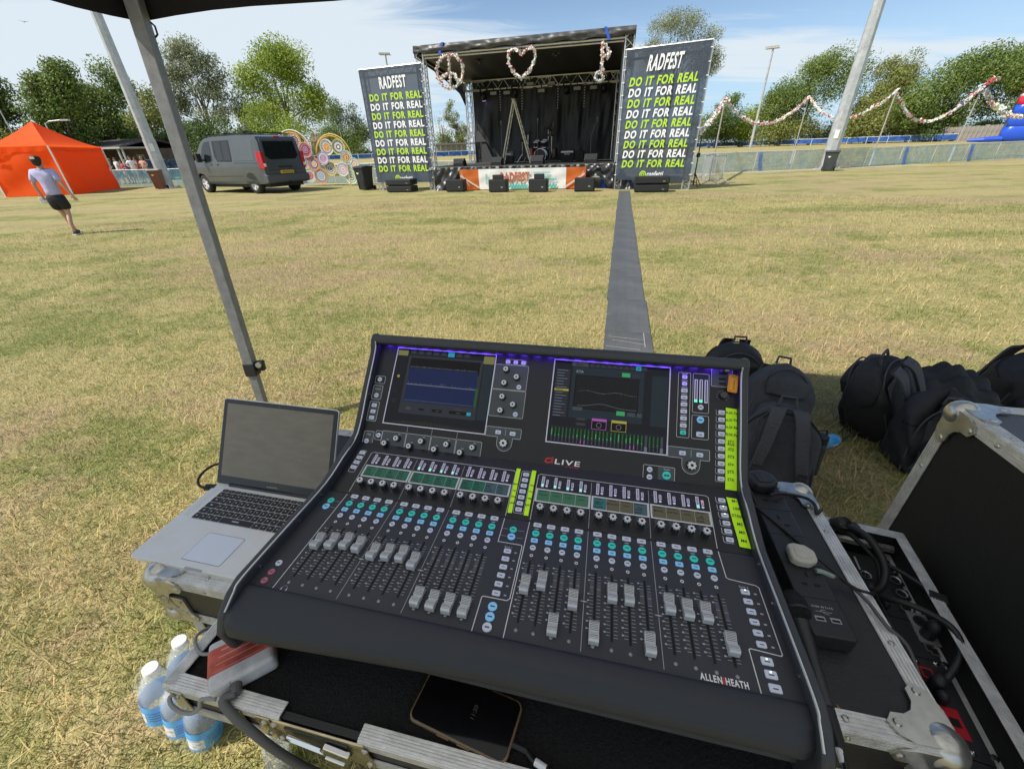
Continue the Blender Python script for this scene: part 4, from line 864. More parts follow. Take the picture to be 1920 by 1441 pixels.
# ================================================================== INFLATABLE SLIDE
t = None; g = BASE(1872, 101); ex = V((.74, -.67, 0)); t = thing('inflatable_slide', 'red and blue inflatable slide at the right edge of the field', 'slide', frame(g, ex))
infl = {k: mat('vinyl ' + k, c, .3, var=.06, vs=.8) for k, c in dict(b=(.02, .085, .55), r=(.62, .02, .06), p=(.75, .25, .42), n=(.05, .03, .22), w=(.78, .76, .78)).items()}
H_ = [(0, 'b', 1.5), (1.25, 'b', 1.4), (2.35, 'b', 1.2), (3.3, 'r', 1.0), (4.05, 'w', .5), (4.4, 'r', .9), (5.1, 'n', .6), (5.5, 'w', .5), (5.9, 'p', .8), (6.5, 'r', .7)]
for z, k, hh in H_:
    x0 = z * .06; z *= 1.28; hh *= 1.22; mb = MB(); mb.sm = True
    mb.grid(lambda u, v: V((x0 + (9 - x0 * .6) * u, -2.6 + .5 * math.cos(v * 2 * PI) * min(1, math.sin(PI * min(1, max(0, u * 1.0)) ** .8) * 3 + .25), z + hh * .55 + hh * .6 * math.sin(v * 2 * PI) * min(1, math.sin(PI * min(.999, u)) * 4 + .3))), 24, 14); mb.box(x0 + .2, x0 + 7.5, -2.4, 2.2, z, z + hh); mb.build('air_chamber', infl[k], t)
MB().tube([(-3.2, -2.8, .25), (-1.5, -2.8, .3), (0.4, -2.6, .35)], .3, 8, rs=[.18, .32, .4]).build('blower_hose', infl['b'], t)
bird = MB(); bird.add([(-.28, 0, .06), (0, .06, 0), (.28, 0, .05), (0, -.08, 0), (0, .18, -.01), (0, -.2, -.01), (0, 0, -.06)], [(0, 1, 3), (2, 3, 1), (1, 4, 6), (3, 6, 5), (1, 6, 3)])
tag(bird.build('bird', mat('dark plumage', (.05, .05, .05), .8), None, T(*AT((45, 41), 45)) @ RZ(.6)), 'tiny dark bird gliding in the sky at the upper left', 'bird')
# ================================================================== STAGE
SL, SR = G((821, 357)), G((1147, 353)); se = (SR - SL).normalized(); sn = V((-se.y, se.x, 0)); MS = frame(SL, se); MSI = MS.inverted(); SW = (SR - SL).length
def SP(px, y): return MSI @ ONP(px, SL + sn * y, sn)          # stage coordinates on the upright plane y
def SD(px): return MSI @ G(px, DECK)                           # stage coordinates on the deck
DECK = .94
truss_m = mat('aluminium truss', (.66, .67, .68), .35, .75, var=.08, vs=6); blackcloth = mat('black stage cloth', (.040, .040, .043), .5, var=.3, vs=2.5, bump=.3, bs=5)
pvc = mat('black pvc sheet', (.024, .025, .027), .34, var=.3, vs=2, bump=.3, bs=5, spec=.6); roofpvc = mat('dark roof pvc', (.070, .072, .074), .42, var=.3, vs=2, bump=.7, bs=3.5); deck_m = mat('stage deck', (.045, .040, .036), .7, var=.35, vs=3)
box_m = mat('black textured cabinet', (.014, .014, .015), .6, var=.25, vs=6, bump=.4, bs=90); grille_m = mat('speaker grille', (.024, .025, .026), .55, .2, bump=.8, bs=140); chrome = mat('chrome', (.7, .7, .7), .15, 1)
def truss(mb, p, q, w, up=(0, 0, 1), step=.45, rc=.025, rb=.012, plates=True):
    p, q = V(p), V(q); d = (q - p).normalized(); up = V(up); a = d.cross(up).normalized(); b = a.cross(d).normalized()
    cs = [(a * x + b * y) * (w / 2) for x, y in ((-1, -1), (1, -1), (1, 1), (-1, 1))]
    for c in cs: mb.cyl(p + c, q + c, rc, n=6)
    L = (q - p).length; n = max(1, round(L / step))
    for f in range(4):
        c0, c1 = cs[f], cs[(f + 1) % 4]
        for i in range(n):
            s0, s1 = p + d * (L * i / n), p + d * (L * (i + .5) / n); s2 = p + d * (L * (i + 1) / n)
            mb.cyl(s0 + c0, s1 + c1, rb, n=4, caps=False); mb.cyl(s1 + c1, s2 + c0, rb, n=4, caps=False)
        if plates:
            for e in (p + d * .01, q - d * .01): mb.cyl(e + c0, e + c1, rb * 1.5, n=4)
    return mb
ST = thing('stage', 'black covered trailer stage with truss towers and dark back cloth', 'stage', MS)
ZP, ZT = 4.90, 5.20
MB().box(-.35, SW + .35, .02, 5.2, DECK - .10, DECK).build('deck', deck_m, ST)
for x in (-.19, SW + .19): truss(MB(), (x, .20, 0), (x, .20, ZT - .05), .30, up=(0, 1, 0), step=.5, rc=.028, rb=.014).build('tower', truss_m, ST)
truss(MB(), (.17, 5.0, DECK), (.17, 5.0, 4.5), .28, up=(0, 1, 0), step=.42, rc=.028, rb=.014).build('tower', truss_m, ST)
truss(MB(), (SW - .1, 5.0, DECK), (SW - .1, 5.0, 4.5), .28, up=(0, 1, 0), step=.42).build('tower', truss_m, ST)
truss(MB(), (.0, 4.9, 4.36), (SW + .05, 4.9, 4.36), .38, step=.62, rc=.030, rb=.013).build('rear_truss', truss_m, ST)
MB().cyl((-.02, .04, ZP), (SW + .02, .04, ZP), .042, n=8).build('front_pipe', truss_m, ST)
MB().cyl((.02, .10, ZP - .09), (SW - .02, .10, ZP - .09), .03, n=8).build('front_pipe', truss_m, ST)
for x in (-.34, SW + .34): MB().cyl((x, 0.05, ZP), (x, 5.1, 4.55), .03).build('side_pipe', truss_m, ST)
wr = lambda u, v: .05 * math.sin(u * 61 + v * 7) * math.sin(u * 17 + 2) + .045 * math.sin(u * 23 + 1 - v * 6) + .03 * math.sin(u * 133 + v * 4)
MB().grid(lambda u, v: V((-.38 + (SW + .76) * u, -.03 - (.05 + wr(u, v) * .8) * math.sin(PI * min(1, v * 1.1)) - .02, ZP + .045 + (ZT - ZP - .045) * v + (.02 * math.sin(u * 47) if v < .1 else 0))), 110, 5).build('roof_fascia', roofpvc, ST, smooth=True)
MB().grid(lambda u, v: V((-.38 + (SW + .76) * u, -.04 + 5.3 * v, ZT + .10 * math.sin(PI * v) - .42 * v + .015 * math.sin(u * 40) * math.sin(v * 9))), 40, 10).build('roof_cover', roofpvc, ST, smooth=True)
MB().grid(lambda u, v: V((-.3 + (SW + .6) * u, .08 + 5.05 * v, ZP + .03 - .30 * v - .05 * math.sin(u * PI * 8) ** 2 * math.sin(v * PI))), 64, 8).build('roof_lining', blackcloth, ST, smooth=True)
for x in (-.37, SW + .37): MB().grid(lambda u, v: V((x + .01 * math.sin(u * 20), -.03 + 5.25 * u, ZP - .36 * u + .02 - .28 * math.sin(PI * u) * 0 - (.10 + .35 * u * u) * (1 - v) + (ZT - ZP) * v)), 20, 4).build('side_fascia', roofpvc, ST, smooth=True)
MB().grid(lambda u, v: V((.0, .3 + 4.6 * u, ZP - .08 - .32 * u - (.12 + .85 * (abs(u - .35) / .65 if u > .35 else 0) ** 2.2) * (1 - v))), 20, 4).build('side_drape', blackcloth, ST, smooth=True)
fold = lambda x, z: .07 * math.sin(x * 5.3 + .6 * math.sin(z * 1.3)) + .05 * math.sin(x * 11.7 + z * .8) + .09 * math.sin(x * 1.9 - z * 1.6) + .03 * math.sin(x * 17 - z * 3)
MB().grid(lambda u, v: V((.36 + (SW - .3) * u, 5.06 + fold(u * SW, v * 3.5) * (.35 + .65 * math.sin(PI * v)), DECK + .01 + 3.72 * v)), 90, 26).build('back_cloth', blackcloth, ST, smooth=True)
MB().grid(lambda u, v: V((SW - .05 + .04 * math.sin(u * 30), .45 + 4.5 * u, DECK + .01 + 3.7 * v)), 30, 6).build('side_cloth', blackcloth, ST, smooth=True)
for (pa, pb), m in ((((903, 262), (921, 305)), None), (((893, 246), (905, 266)), None)):   # lighter brace panels at the rear left
    a, b = SP(pa, 4.8), SP(pb, 4.8); MB().add([(a.x, 4.86, a.z), (a.x + .12, 4.86, a.z), (b.x + .2, 4.8, b.z), (a.x - .08, 4.8, b.z)], [(0, 3, 2, 1)]).build('brace_panel', mat('grey back panel', (.060, .060, .064), .6), ST)
mb = MB()
def skirt(u, v):
    x = -.05 + (SW + .12) * u; pull = max(0, (u - .80) / .2); lift = .50 * max(0, math.sin(max(0, min(1, (u - .83) / .15)) * PI)) ** 1.2
    zz = (DECK - .02) * v + lift * (1 - v)
    return V((x, -.06 - .10 * (1 - v) - .035 * math.sin(u * 90 + v * 9) - .09 * math.sin(u * 37 - v * 8 + 2 * math.sin(u * 11)) * (1 - v) - .03 * math.sin(u * 170 - v * 14) - .1 * pull * math.sin(v * PI), zz))
mb.grid(skirt, 120, 10).build('skirt', pvc, ST, smooth=True)
MB().grid(lambda u, v: V((-.3 + (SW + .5) * u, -.045 - .02 * math.sin(u * 150), DECK - .10 + .09 * v)), 120, 2).build('deck_edge', mat('crumpled silver edge', (.34, .33, .31), .45, .3, var=.5, vs=8, bump=.6, bs=20), ST)
blue_strap = mat('blue ratchet strap', (.02, .09, .50), .5)
for px in ((827, 96), (1139, 74)):
    a = SP(px, -.05); s = 1 if px[0] < 1000 else -1; mb = MB(); mb.add([(a.x + .09 * s - .05, -.10, ZT + .02), (a.x + .09 * s + .05, -.10, ZT + .02), (a.x - .07 * s + .05, -.13, ZP - .06), (a.x - .07 * s - .05, -.13, ZP - .06), (a.x + .09 * s - .05, .5, ZT + .02), (a.x + .09 * s + .05, .5, ZT + .02)], [(0, 3, 2, 1), (4, 0, 1, 5)]); mb.build('strap', blue_strap, ST)
for x in (.6, 2.3, 4.2, 6.1): MB().box(x - .05, x + .05, .5, 4.8, .06, DECK - .1).build('underframe', black_p, ST)

# ---- lights hanging from the rear truss
head_m = mat('light body', (.012, .012, .013), .45); lens_l = mat('lit lens', (.5, .4, .9), .2, emit=(.55, .45, 1.0), es=2.2); lens_d = mat('dark lens', (.03, .03, .04), .05, spec=.8); panel_m = mat('blinder panel', (.42, .41, .40), .5)
def moving_head(px, y, lit, label):
    a = SP(px, y); t = thing('moving_head_light', label, 'stage light', MS @ T(a.x, y, a.z), 'moving head lights on the rear truss')
    MB().box(-.15, .15, -.10, .10, .30, .42).build('base', head_m, t, bevel=.02)
    mb = MB()
    for s in (-1, 1): mb.box(s * .17 - .025, s * .17 + .025, -.06, .06, -.02, .34)
    mb.build('yoke', head_m, t, bevel=.01); h = MB(RX(.35)); h.sm = True; h.lathe([(.02, .16), (.12, .14), (.14, 0), (.13, -.16), (.11, -.17)], 16); h.build('head', head_m, t)
    MB(RX(.35)).lathe([(0, -.178), (.105, -.176)], 16).build('lens', lens_l if lit else lens_d, t)
for px, lit, lb in (((907, 181), True, 'moving head light glowing pale violet at the left of the rear truss'), ((966, 174), False, 'unlit moving head light just above the top of the ladder'), ((1063, 168), False, 'unlit moving head light right of the middle of the rear truss'), ((1133, 165), False, 'unlit moving head light nearest the right banner')): moving_head(px, 4.62, lit, lb)
BL = [((925, 175), 'leftmost pale blinder panel under the rear truss'), ((950, 174), 'pale blinder panel just left of the ladder top'), ((994, 157.5), 'dull blinder panel on the truss right of the ladder top'), ((1014.8, 170), 'pale blinder panel near the middle of the back cloth'), ((1034, 156), 'dull blinder panel on the truss right of the heart'), ((1082, 165.7), 'pale blinder panel between the two right hand pixel strips'), ((1113, 164), 'rightmost pale blinder panel under the rear truss')]
for px, lb in BL:
    a = SP(px, 4.6); t = thing('blinder_light', lb, 'stage light', MS @ T(a.x, 4.6, a.z), 'blinder panels on the rear truss'); MB().box(-.19, .19, 0, .10, -.09, .09).build('housing', head_m, t, bevel=.01)
    MB().box(-.16, .16, -.008, .002, -.065, .065).build('face', panel_m, t); MB().box(-.02, .02, .03, .07, .09, .28).build('clamp', head_m, t)
PX = [((937, 165), 209, 'pixel strip hanging left of the ladder'), ((978.5, 162), 207, 'pixel strip hanging right of the ladder top'), ((1046.5, 159), 205, 'pixel strip hanging right of the middle of the back cloth'), ((1097, 156), 202, 'rightmost pixel strip hanging near the right banner')]
px0 = None
for px, yb, lb in PX:
    a, b = SP(px, 4.6), SP((px[0] - 2, yb), 4.6); t = thing('pixel_strip', lb, 'stage light', MS @ T(a.x, 4.6, b.z), 'pixel strips on the rear truss'); h = a.z - b.z
    MB().box(-.03, .03, 0, .04, 0, h).build('tube', head_m, t)
    for i in range(9):
        if px0 is None: px0 = MB().lathe([(.0, .012), (.024, .008), (.028, 0)], 8).build('pixel', mat('frosted pixel', (.55, .54, .50), .4), t, T(0, -.002, h * .05) @ RX(PI / 2))
        else: inst('pixel', px0, t, T(0, -.002, h * (.05 + .9 * i / 8)) @ RX(PI / 2))
for px, lb in (((899, 110), 'small fan shaped lamp under the stage roof right of the peace sign'), ((1042.5, 97), 'round fan shaped lamp under the stage roof right of the heart')):
    a = SP(px, 1.4); t = thing('roof_lamp', lb, 'stage light', MS @ T(a.x, 1.4, a.z)); MB().box(-.02, .02, -.02, .02, .1, .4).build('bracket', head_m, t)
    for k in range(6):
        q = RZ(0) @ RY(k * PI / 3); mb = MB(q); mb.sm = True; mb.cyl((0, 0, .03), (0, -.04, .17), .03, .05, 10); mb.build('lamp', mat('lamp can', (.09, .09, .09), .3, .6), t)

# ---- rag decorations tied to the front pipe
def deco(name, label, paths, cat, y=-.12):
    o = SP(paths[0][0], y); t = thing(name, label, cat, MS @ T(o.x, y, o.z), 'rag decorations on the stage roof'); rg_ = MB(); w = MB()
    for p in paths:
        q = [SP(c, y) for c in p]; q = [V((c.x - o.x, 0, c.z - o.z)) for c in q]; rags(rg_, q, 120, .085, .25, seed=len(p) + int(p[0][0])); w.tube(q, .03, 5)
    w.build('wire_frame', RAG[0], t); rg_.build('rags', RAG, t, kind='stuff')
el = lambda x, y, a, b, n=30, s=0, e=360: [(x + a * math.cos(R(s + (e - s) * i / n)), y + b * math.sin(R(s + (e - s) * i / n))) for i in range(n + 1)]
deco('peace_sign', 'peace sign of coloured rags hanging at the left of the stage roof', [el(843.5, 133.5, 24.5, 31.5), [(841.5, 103), (843, 133), (844.5, 164)], [(843, 135), (833, 142), (825, 150)], [(843, 135), (852, 140), (859, 150)]], 'decoration')
r2 = lambda L, ox, oy, s: [(ox + a / s, oy + b / s) for a, b in L]
deco('rag_heart', 'heart of pink and white rags hanging at the middle of the stage roof', [r2([(400, 425), (375, 385), (320, 352), (262, 365), (226, 425), (232, 520), (262, 610), (320, 675), (388, 725), (440, 692), (500, 625), (555, 530), (580, 430), (565, 362), (510, 335), (455, 362), (420, 400), (400, 425)], 920, 40, 6.857)], 'decoration')
deco('music_note', 'music note of coloured rags hanging at the right of the stage roof', [r2([(1435, 265), (1438, 400), (1432, 520), (1432, 640)], 920, 40, 6.857), r2([(1437, 268), (1490, 320), (1525, 400), (1512, 462), (1470, 425)], 920, 40, 6.857), el(920 + 1393 / 6.857, 40 + 708 / 6.857, 7, 9, 16)], 'decoration')

# ---- banner towers
ban_m = bpy.data.materials.new('navy banner mesh'); ban_m.use_nodes = True; nt = ban_m.node_tree; p = nt.nodes['Principled BSDF']; p.inputs['Base Color'].default_value = (.050, .066, .098, 1); p.inputs['Roughness'].default_value = .42
tr = nt.nodes.new('ShaderNodeBsdfTranslucent'); tr.inputs[0].default_value = (.16, .20, .27, 1); ms = nt.nodes.new('ShaderNodeMixShader'); ms.inputs[0].default_value = .24
tp = nt.nodes.new('ShaderNodeBsdfTransparent'); m2 = nt.nodes.new('ShaderNodeMixShader'); m2.inputs[0].default_value = .12
nt.links.new(p.outputs[0], ms.inputs[1]); nt.links.new(tr.outputs[0], ms.inputs[2]); nt.links.new(ms.outputs[0], m2.inputs[1]); nt.links.new(tp.outputs[0], m2.inputs[2]); nt.links.new(m2.outputs[0], nt.nodes['Material Output'].inputs[0])
pr_w = mat('print white', (.80, .81, .83), .6); pr_g = mat('print lime', (.44, .66, .035), .6)
def fit(mb, s, M, w, h, bold=0., shear=0.):
    vs, fs = glyphs(s, bold, 'LEFT'); x0, x1 = min(v[0] for v in vs), max(v[0] for v in vs); y0, y1 = min(v[1] for v in vs), max(v[1] for v in vs)
    a, b = w / (x1 - x0), h / (y1 - y0); sv = mb.T; mb.T = sv @ M
    mb.add([((x - x0) * a + shear * (y - y0) * b, (y - y0) * b, 0) for x, y in vs], fs); mb.T = sv
def banner(label, pl, pr, ytl, row1, row9, rad, conf, wrk):
    a, b = G(pl), G(pr); ex = (b - a).normalized(); M = frame(a, ex); MI = M.inverted(); nn = V((ex.y, -ex.x, 0)); w = (b - a).length; h = HT(a, ytl)
    t = thing('banner_tower', label, 'banner', M, 'printed banners on truss towers beside the stage')
    for x in (.13, w - .13): truss(MB(), (x, .16, 0), (x, .16, h - .02), .24, up=(0, 1, 0), step=.42, rc=.024, rb=.011).build('upright_truss', truss_m, t)
    truss(MB(), (.1, .16, h - .13), (w - .1, .16, h - .13), .24, step=.42, rc=.024, rb=.011).build('top_truss', truss_m, t)
    MB().cyl((0, 0, h + .01), (w, 0, h + .01), .03).build('top_pipe', truss_m, t); 
    mb = MB(); zb = .34
    dep = lambda x, z: .012 * math.sin(x * 4 + z * 2.2) * math.sin(PI * min(1, max(0, (z - zb) / (h - zb)))) + sum(k * math.exp(-((x - x_) ** 2 * sx + (z - z_) ** 2 * sz)) for x_, z_, sx, sz, k in wrk)
    mb.grid(lambda u, v: V((.03 + (w - .06) * u, -.035 + dep(w * u, zb + (h - zb) * v), zb + (h - zb) * v + .05 * (u - .5) ** 2 * (1 - v) * (1 if wrk else 1))), 48, 60)
    s = mb.build('banner_sheet', ban_m, t, smooth=True)
    tie = MB()
    for k in range(11):
        z = zb + (h - zb) * (k + .5) / 11
        for x in (.0, w - .02): tie.box(x - .03, x + .05, -.06, .0, z - .012, z + .012)
    tie.build('cable_ties', pr_w, t, kind='stuff')
    L = lambda p: MI @ ONP(p, a, nn)
    def P(p): q = L(p); return q.x, q.z
    q0, q1, r0, r1 = P(row1[0]), P(row1[1]), P(row9[0]), P(row9[1])
    for k in range(9):
        f = k / 8; x0, z0 = q0[0] + (r0[0] - q0[0]) * f, q0[1] + (r0[1] - q0[1]) * f; x1 = q1[0] + (r1[0] - q1[0]) * f; cap = row1[2] + (row9[2] - row1[2]) * f
        m = MB(); W = x1 - x0; fr = frame((x0, -.075, z0), (1, 0, 0), (0, -1, 0)); 
        fit(m, 'DO IT FOR REAL', fr, W, cap, .036, row1[3])
        m.build('lettering', pr_g if k % 2 == 0 else pr_w, t, kind='stuff')
    x0, z0 = P(rad[0]); x1, z1 = P(rad[1]); m = MB(); fit(m, 'RADFEST', frame((x0, -.075, z0), (1, 0, 0), (0, -1, 0)), x1 - x0, rad[2], .030, row1[3]); m.build('lettering', pr_w, t, kind='stuff')
    cx_, cz_ = P(conf[0]); rr = conf[1]; m = MB(frame((cx_, -.075, cz_), (1, 0, 0), (0, -1, 0))); m.line([(rr * math.cos(i * PI / 10), rr * math.sin(i * PI / 10)) for i in range(20)], rr * .35, True, 0); m.line([(rr * .45 * math.cos(i * PI / 6), rr * .45 * math.sin(i * PI / 6)) for i in range(12)], rr * .3, True, 0)
    m.build('logo', pr_g, t); x0, z0 = P(conf[2]); x1, _ = P(conf[3]); m = MB(); fit(m, 'confetti', frame((x0, -.075, z0), (1, 0, 0), (0, -1, 0)), x1 - x0, conf[4], .035, row1[3]); m.build('lettering', pr_w, t, kind='stuff')
    return t
banner('navy RADFEST banner hung on truss at the left of the stage', (711, 357), (816, 357), 132.5, ((696.2, 191.5), (793, 187.8), .262, 0.0), ((713.8, 322.3), (805.6, 324.4), .265), ((714.7, 168), (764.3, 165.9), .42), ((748, 334), .12, (752.5, 337), (775.6, 337), .17),
       [(.4, 2.4, 4, 9, .02), (2.4, 1.2, 3, 8, .025)])
banner('navy RADFEST banner hung on truss at the right of the stage', (1151, 355), (1290, 356), 95, ((1179.8, 164), (1307.5, 156.3), .27, .16), ((1165.6, 314.4), (1281.9, 313), .262), ((1212.5, 135), (1276, 131.9), .46), ((1205.6, 327), .11, (1211.9, 331), (1241.9, 330.6), .19),
       [(.35, 3.1, 2, 60, .05), (2.6, 2.0, 1.2, 50, .05), (1.6, 2.0, .6, 45, -.04), (.5, 1.0, 2, 40, .05), (2.5, 1.1, 3, 30, .05), (.5, 3.9, 3, 12, .05)])

# ---- printed banner on the skirt
bw = mat('white vinyl', (.74, .73, .71), .5, var=.08, vs=2.5, bump=.3, bs=4); bo = mat('orange print', (.85, .22, .02), .5, var=.35, vs=6, vc=(.45, .09, .02)); bt = mat('teal print', (.10, .46, .40), .5); bR = mat('rust print', (.50, .13, .05), .5)
YB = -.27
a, b = SP((861, 318), YB), SP((1099, 313), YB); zb_, zt_ = .03, (a.z + b.z) / 2
t = thing('front_banner', 'white and orange printed banner hung on the skirt of the stage', 'banner', MS @ T(a.x, YB, 0)); W = b.x - a.x; XX = lambda px: SP((px, 340), YB).x - a.x; ZZ = lambda py, px=980: SP((px, py), YB).z
x1, x2 = XX(898), XX(1061)
f3 = lambda x, z: .02 * math.sin(x * 9 + z * 4) + .015 * math.sin(x * 4 - z * 9)
for n_, p0, p1, m in (('orange_panel', 0, x1, bo), ('white_panel', x1 + .004, x2, bw), ('orange_panel', x2 + .004, W, bo)): MB().grid(lambda u, v: V((p0 + (p1 - p0) * u, f3(p0 + (p1 - p0) * u, v) * math.sin(PI * v), zb_ + (zt_ - zb_) * v)), 24, 8).build(n_, m, t, smooth=True)
mb = MB()
for (sx, sy, ex_, ey, w) in ((.05, .75, 1.0, .15, .10), (.1, .85, .5, .2, .05)):
    for o_, ww in ((0, x1), (x2, W - x2)):
        f = (lambda q: q) if o_ == 0 else (lambda q: 1 - q)
        mb.add([(o_ + f(sx) * ww, -.04, zb_ + (zt_ - zb_) * sy), (o_ + f(ex_) * ww, -.04, zb_ + (zt_ - zb_) * ey), (o_ + f(ex_) * ww, -.04, zb_ + (zt_ - zb_) * (ey - w)), (o_ + f(sx) * ww, -.04, zb_ + (zt_ - zb_) * (sy - w))], [(0, 3, 2, 1)])
mb.build('diagonal_print', mat('pale print', (.66, .52, .42), .5), t, kind='stuff')
m = MB(); fit(m, 'RADFEST', frame((XX(939), -.045, ZZ(340.5)), (1, 0, 0), (0, -1, 0)), XX(993) - XX(939), ZZ(322) - ZZ(340.5), .045); m.build('lettering', bR, t, kind='stuff')
for p0, p1 in ((955, 989), (1029, 1044)):
    n = max(3, int((p1 - p0) / 2.6)); m = MB(frame((0, -.045, 0), (1, 0, 0), (0, -1, 0))); m.line([(XX(p0 + (p1 - p0) * i / n), ZZ(346 if i % 2 else 351.5)) for i in range(n + 1)], .07, z=0); m.build('zigzag', bt, t)
m = MB(frame((0, -.045, 0), (1, 0, 0), (0, -1, 0))); rd = random.Random(4)
for x0_, x1_, y0_, hh in ((1001, 1032, 322.5, 3), (1021, 1034, 330, 3.6), (1024, 1044, 335, 3.6), (911.5, 914.5, 325, 20)):
    x = x0_
    while x < x1_:
        wd = rd.uniform(.9, 1.7); m.add([(XX(x), ZZ(y0_ + hh), 0), (XX(min(x + wd, x1_)), ZZ(y0_ + hh), 0), (XX(min(x + wd, x1_)), ZZ(y0_ + rd.random() * .6), 0), (XX(x), ZZ(y0_), 0)], [(0, 1, 2, 3)]); x += wd + .7
m.build('small_print', bt, t, kind='stuff')

# ---- loudspeakers, wedges, amplifiers
def gbox(pl, pr, ytop, z=0.):
    a, b = G(pl, z), G(pr, z); w = (b - a).dot(se); return frame(a, se), w, HT(a, ytop)
def gboxS(pl, pr, yt, y):
    a, b, c = SP(pl, y), SP(pr, y), SP((pl[0], yt), y); return MS @ T(a.x, y, DECK), b.x - a.x, c.z - a.z
def sub_(label, pl, pr, ytop, dep, z=0., name='subwoofer', group='subwoofers in front of the stage', lines=0):
    M, w, h = gbox(pl, pr, ytop, z); t = thing(name, label, 'speaker', M, group)
    MB().box(0, w, 0.02, dep, 0.02, h).build('cabinet', box_m, t, bevel=.018)
    MB().box(.03, w - .03, -.004, .022, .05, h - .03).build('grille', grille_m, t, bevel=.006)
    for x in (.1, w - .1): MB().box(x - .04, x + .04, .08, .2, 0, .02).build('foot', black_p, t)
    MB().box(w - .24, w - .16, -.009, -.003, h * .38, h * .43).build('badge', mat('pale badge', (.5, .5, .5), .4), t)
    for s in (0, 1): MB(T(w * s, dep * .5, h * .55)).box(-.006, .006, -.11, .11, -.05, .05).build('handle', mat('handle cup', (.006, .006, .006), .6), t)
    return t, M, w, h
sub_('black subwoofer in front of the orange left part of the stage banner', (836.5, 360.5), (868.7, 360.5), 337.5, .45)
_, M2_, w2_, h2_ = sub_('black subwoofer left of the RADFEST lettering with a small speaker on it', (916.5, 361), (949, 361), 337.3, .45)
_, M3_, w3_, h3_ = sub_('black subwoofer right of the RADFEST lettering with a small speaker on it', (991, 361), (1025, 361), 336.3, .45)
sub_('black subwoofer in front of the orange right part of the stage banner', (1076.3, 360), (1113.5, 360), 334, .45)
for M_, w_, h_, a_, b_2, zt, lb in ((M2_, w2_, h2_, .22, .82, .17, 'small front fill speaker on the left middle subwoofer'), (M3_, w3_, h3_, .28, .84, .18, 'small front fill speaker on the right middle subwoofer')):
    t = thing('front_fill_speaker', lb, 'speaker', M_ @ T(w_ * a_, .06, h_ + .002)); w = w_ * (b_2 - a_); MB().prism([(0, 0), (w, 0), (w * .9, .28), (w * .1, .28)], 0, zt).build('cabinet', box_m, t, bevel=.012); MB().box(.015, w - .015, -.012, .003, .015, zt - .015).build('grille', grille_m, t)
for pl, pr, ym, yt, dep, lb in (((726, 361.3), (770, 361.3), 349.5, 336.5, .7, 'left'), ((1189, 361.3), (1252, 359.8), 347, 332, .7, 'right')):
    M, w, h = gbox(pl, pr, ym); sub_('lower black speaker cabinet of the stack before the %s banner' % lb, pl, pr, ym, dep, 0, 'stacked_speaker', 'speaker stacks before the banners')
    t, _, _, _ = sub_('upper black speaker cabinet of the stack before the %s banner' % lb, pl, pr, ym, dep, 0, 'stacked_speaker', 'speaker stacks before the banners'); t.matrix_world = M @ T(0, 0, h + .01)
for pl, pr, yt, lb in (((850, 311.5), (869, 311.8), 297, 'stage monitor wedge at the left front corner of the deck'), ((920, 310), (940, 310.3), 294.5, 'stage monitor wedge left of the ladder foot'), ((994.5, 309), (1018, 309), 292, 'stage monitor wedge in front of the drum kit'), ((1095, 306.8), (1119, 306.5), 289.5, 'stage monitor wedge in front of the right amplifiers')):
    M, w, h = gboxS(pl, pr, yt, .42); t = thing('monitor_wedge', lb, 'speaker', M, 'monitor wedges along the front of the deck')
    MB().prism([(0, 0), (0, h * .35), (.16, h), (.34, h), (.50, h * .30), (.50, 0)], 0, w, 'x').build('cabinet', box_m, t, bevel=.012); n_ = V((0, -(h * .65), .16)).normalized()
    MB(frame((.02, 0, h * .35), (1, 0, 0), (0, -.98, .25))).box(0, w - .04, .0, h * .62, .0, .012).build('grille', grille_m, t)
cab = mat('amp tolex', (.018, .018, .018), .7, bump=.3, bs=80); silver_c = mat('silver panel', (.62, .61, .58), .4, .3)
def amp(label, pl, pr, yt, strip, dep=.3, y=3.9):
    M, w, h = gboxS(pl, pr, yt, y); t = thing('guitar_amplifier', label, 'amplifier', M); MB().box(0, w, 0, dep, .03, h).build('cabinet', cab, t, bevel=.012); MB().box(.03, w - .03, -.006, .004, .06, h * .76).build('grille_cloth', mat('grille cloth', (.03, .03, .03), .9), t)
    if strip: MB().box(.02, w - .02, -.012, .0, h * .80, h * .95).build('control_panel', silver_c, t)
    m = MB(); 
    if strip: m.text('Marshall', frame((w * .5, -.008, h * .62), (1, 0, 0), (0, -1, 0)), .10, .01, width=w * .4); m.build('logo', pr_w, t)
    for x in (.06, w - .06): MB().box(x - .02, x + .02, .05, .25, 0, .03).build('foot', black_p, t)
    return t
amp('black combo amplifier with a silver control strip right of the drums', (1050.5, 303), (1075, 302.5), 282.5, True); amp('plain black combo amplifier beside the silver fronted one', (1077.5, 302), (1094, 301.8), 283, False)
t = amp('tall black bass cabinet with a grey head left of the right ladder foot', (946, 306), (961.5, 306), 292, False, y=2.6); Mb, w, h = gboxS((946, 306), (961.5, 306), 292, 2.6)
t = thing('bass_head', 'grey amplifier head on top of the tall bass cabinet', 'amplifier', Mb @ T(0, 0, h + .004)); MB().box(-.02, w + .02, 0, .28, 0, .19).build('case', mat('grey amp case', (.14, .14, .15), .5), t, bevel=.01); MB().box(.1, w - .1, -.008, .002, .05, .11).build('front_plate', silver_c, t)

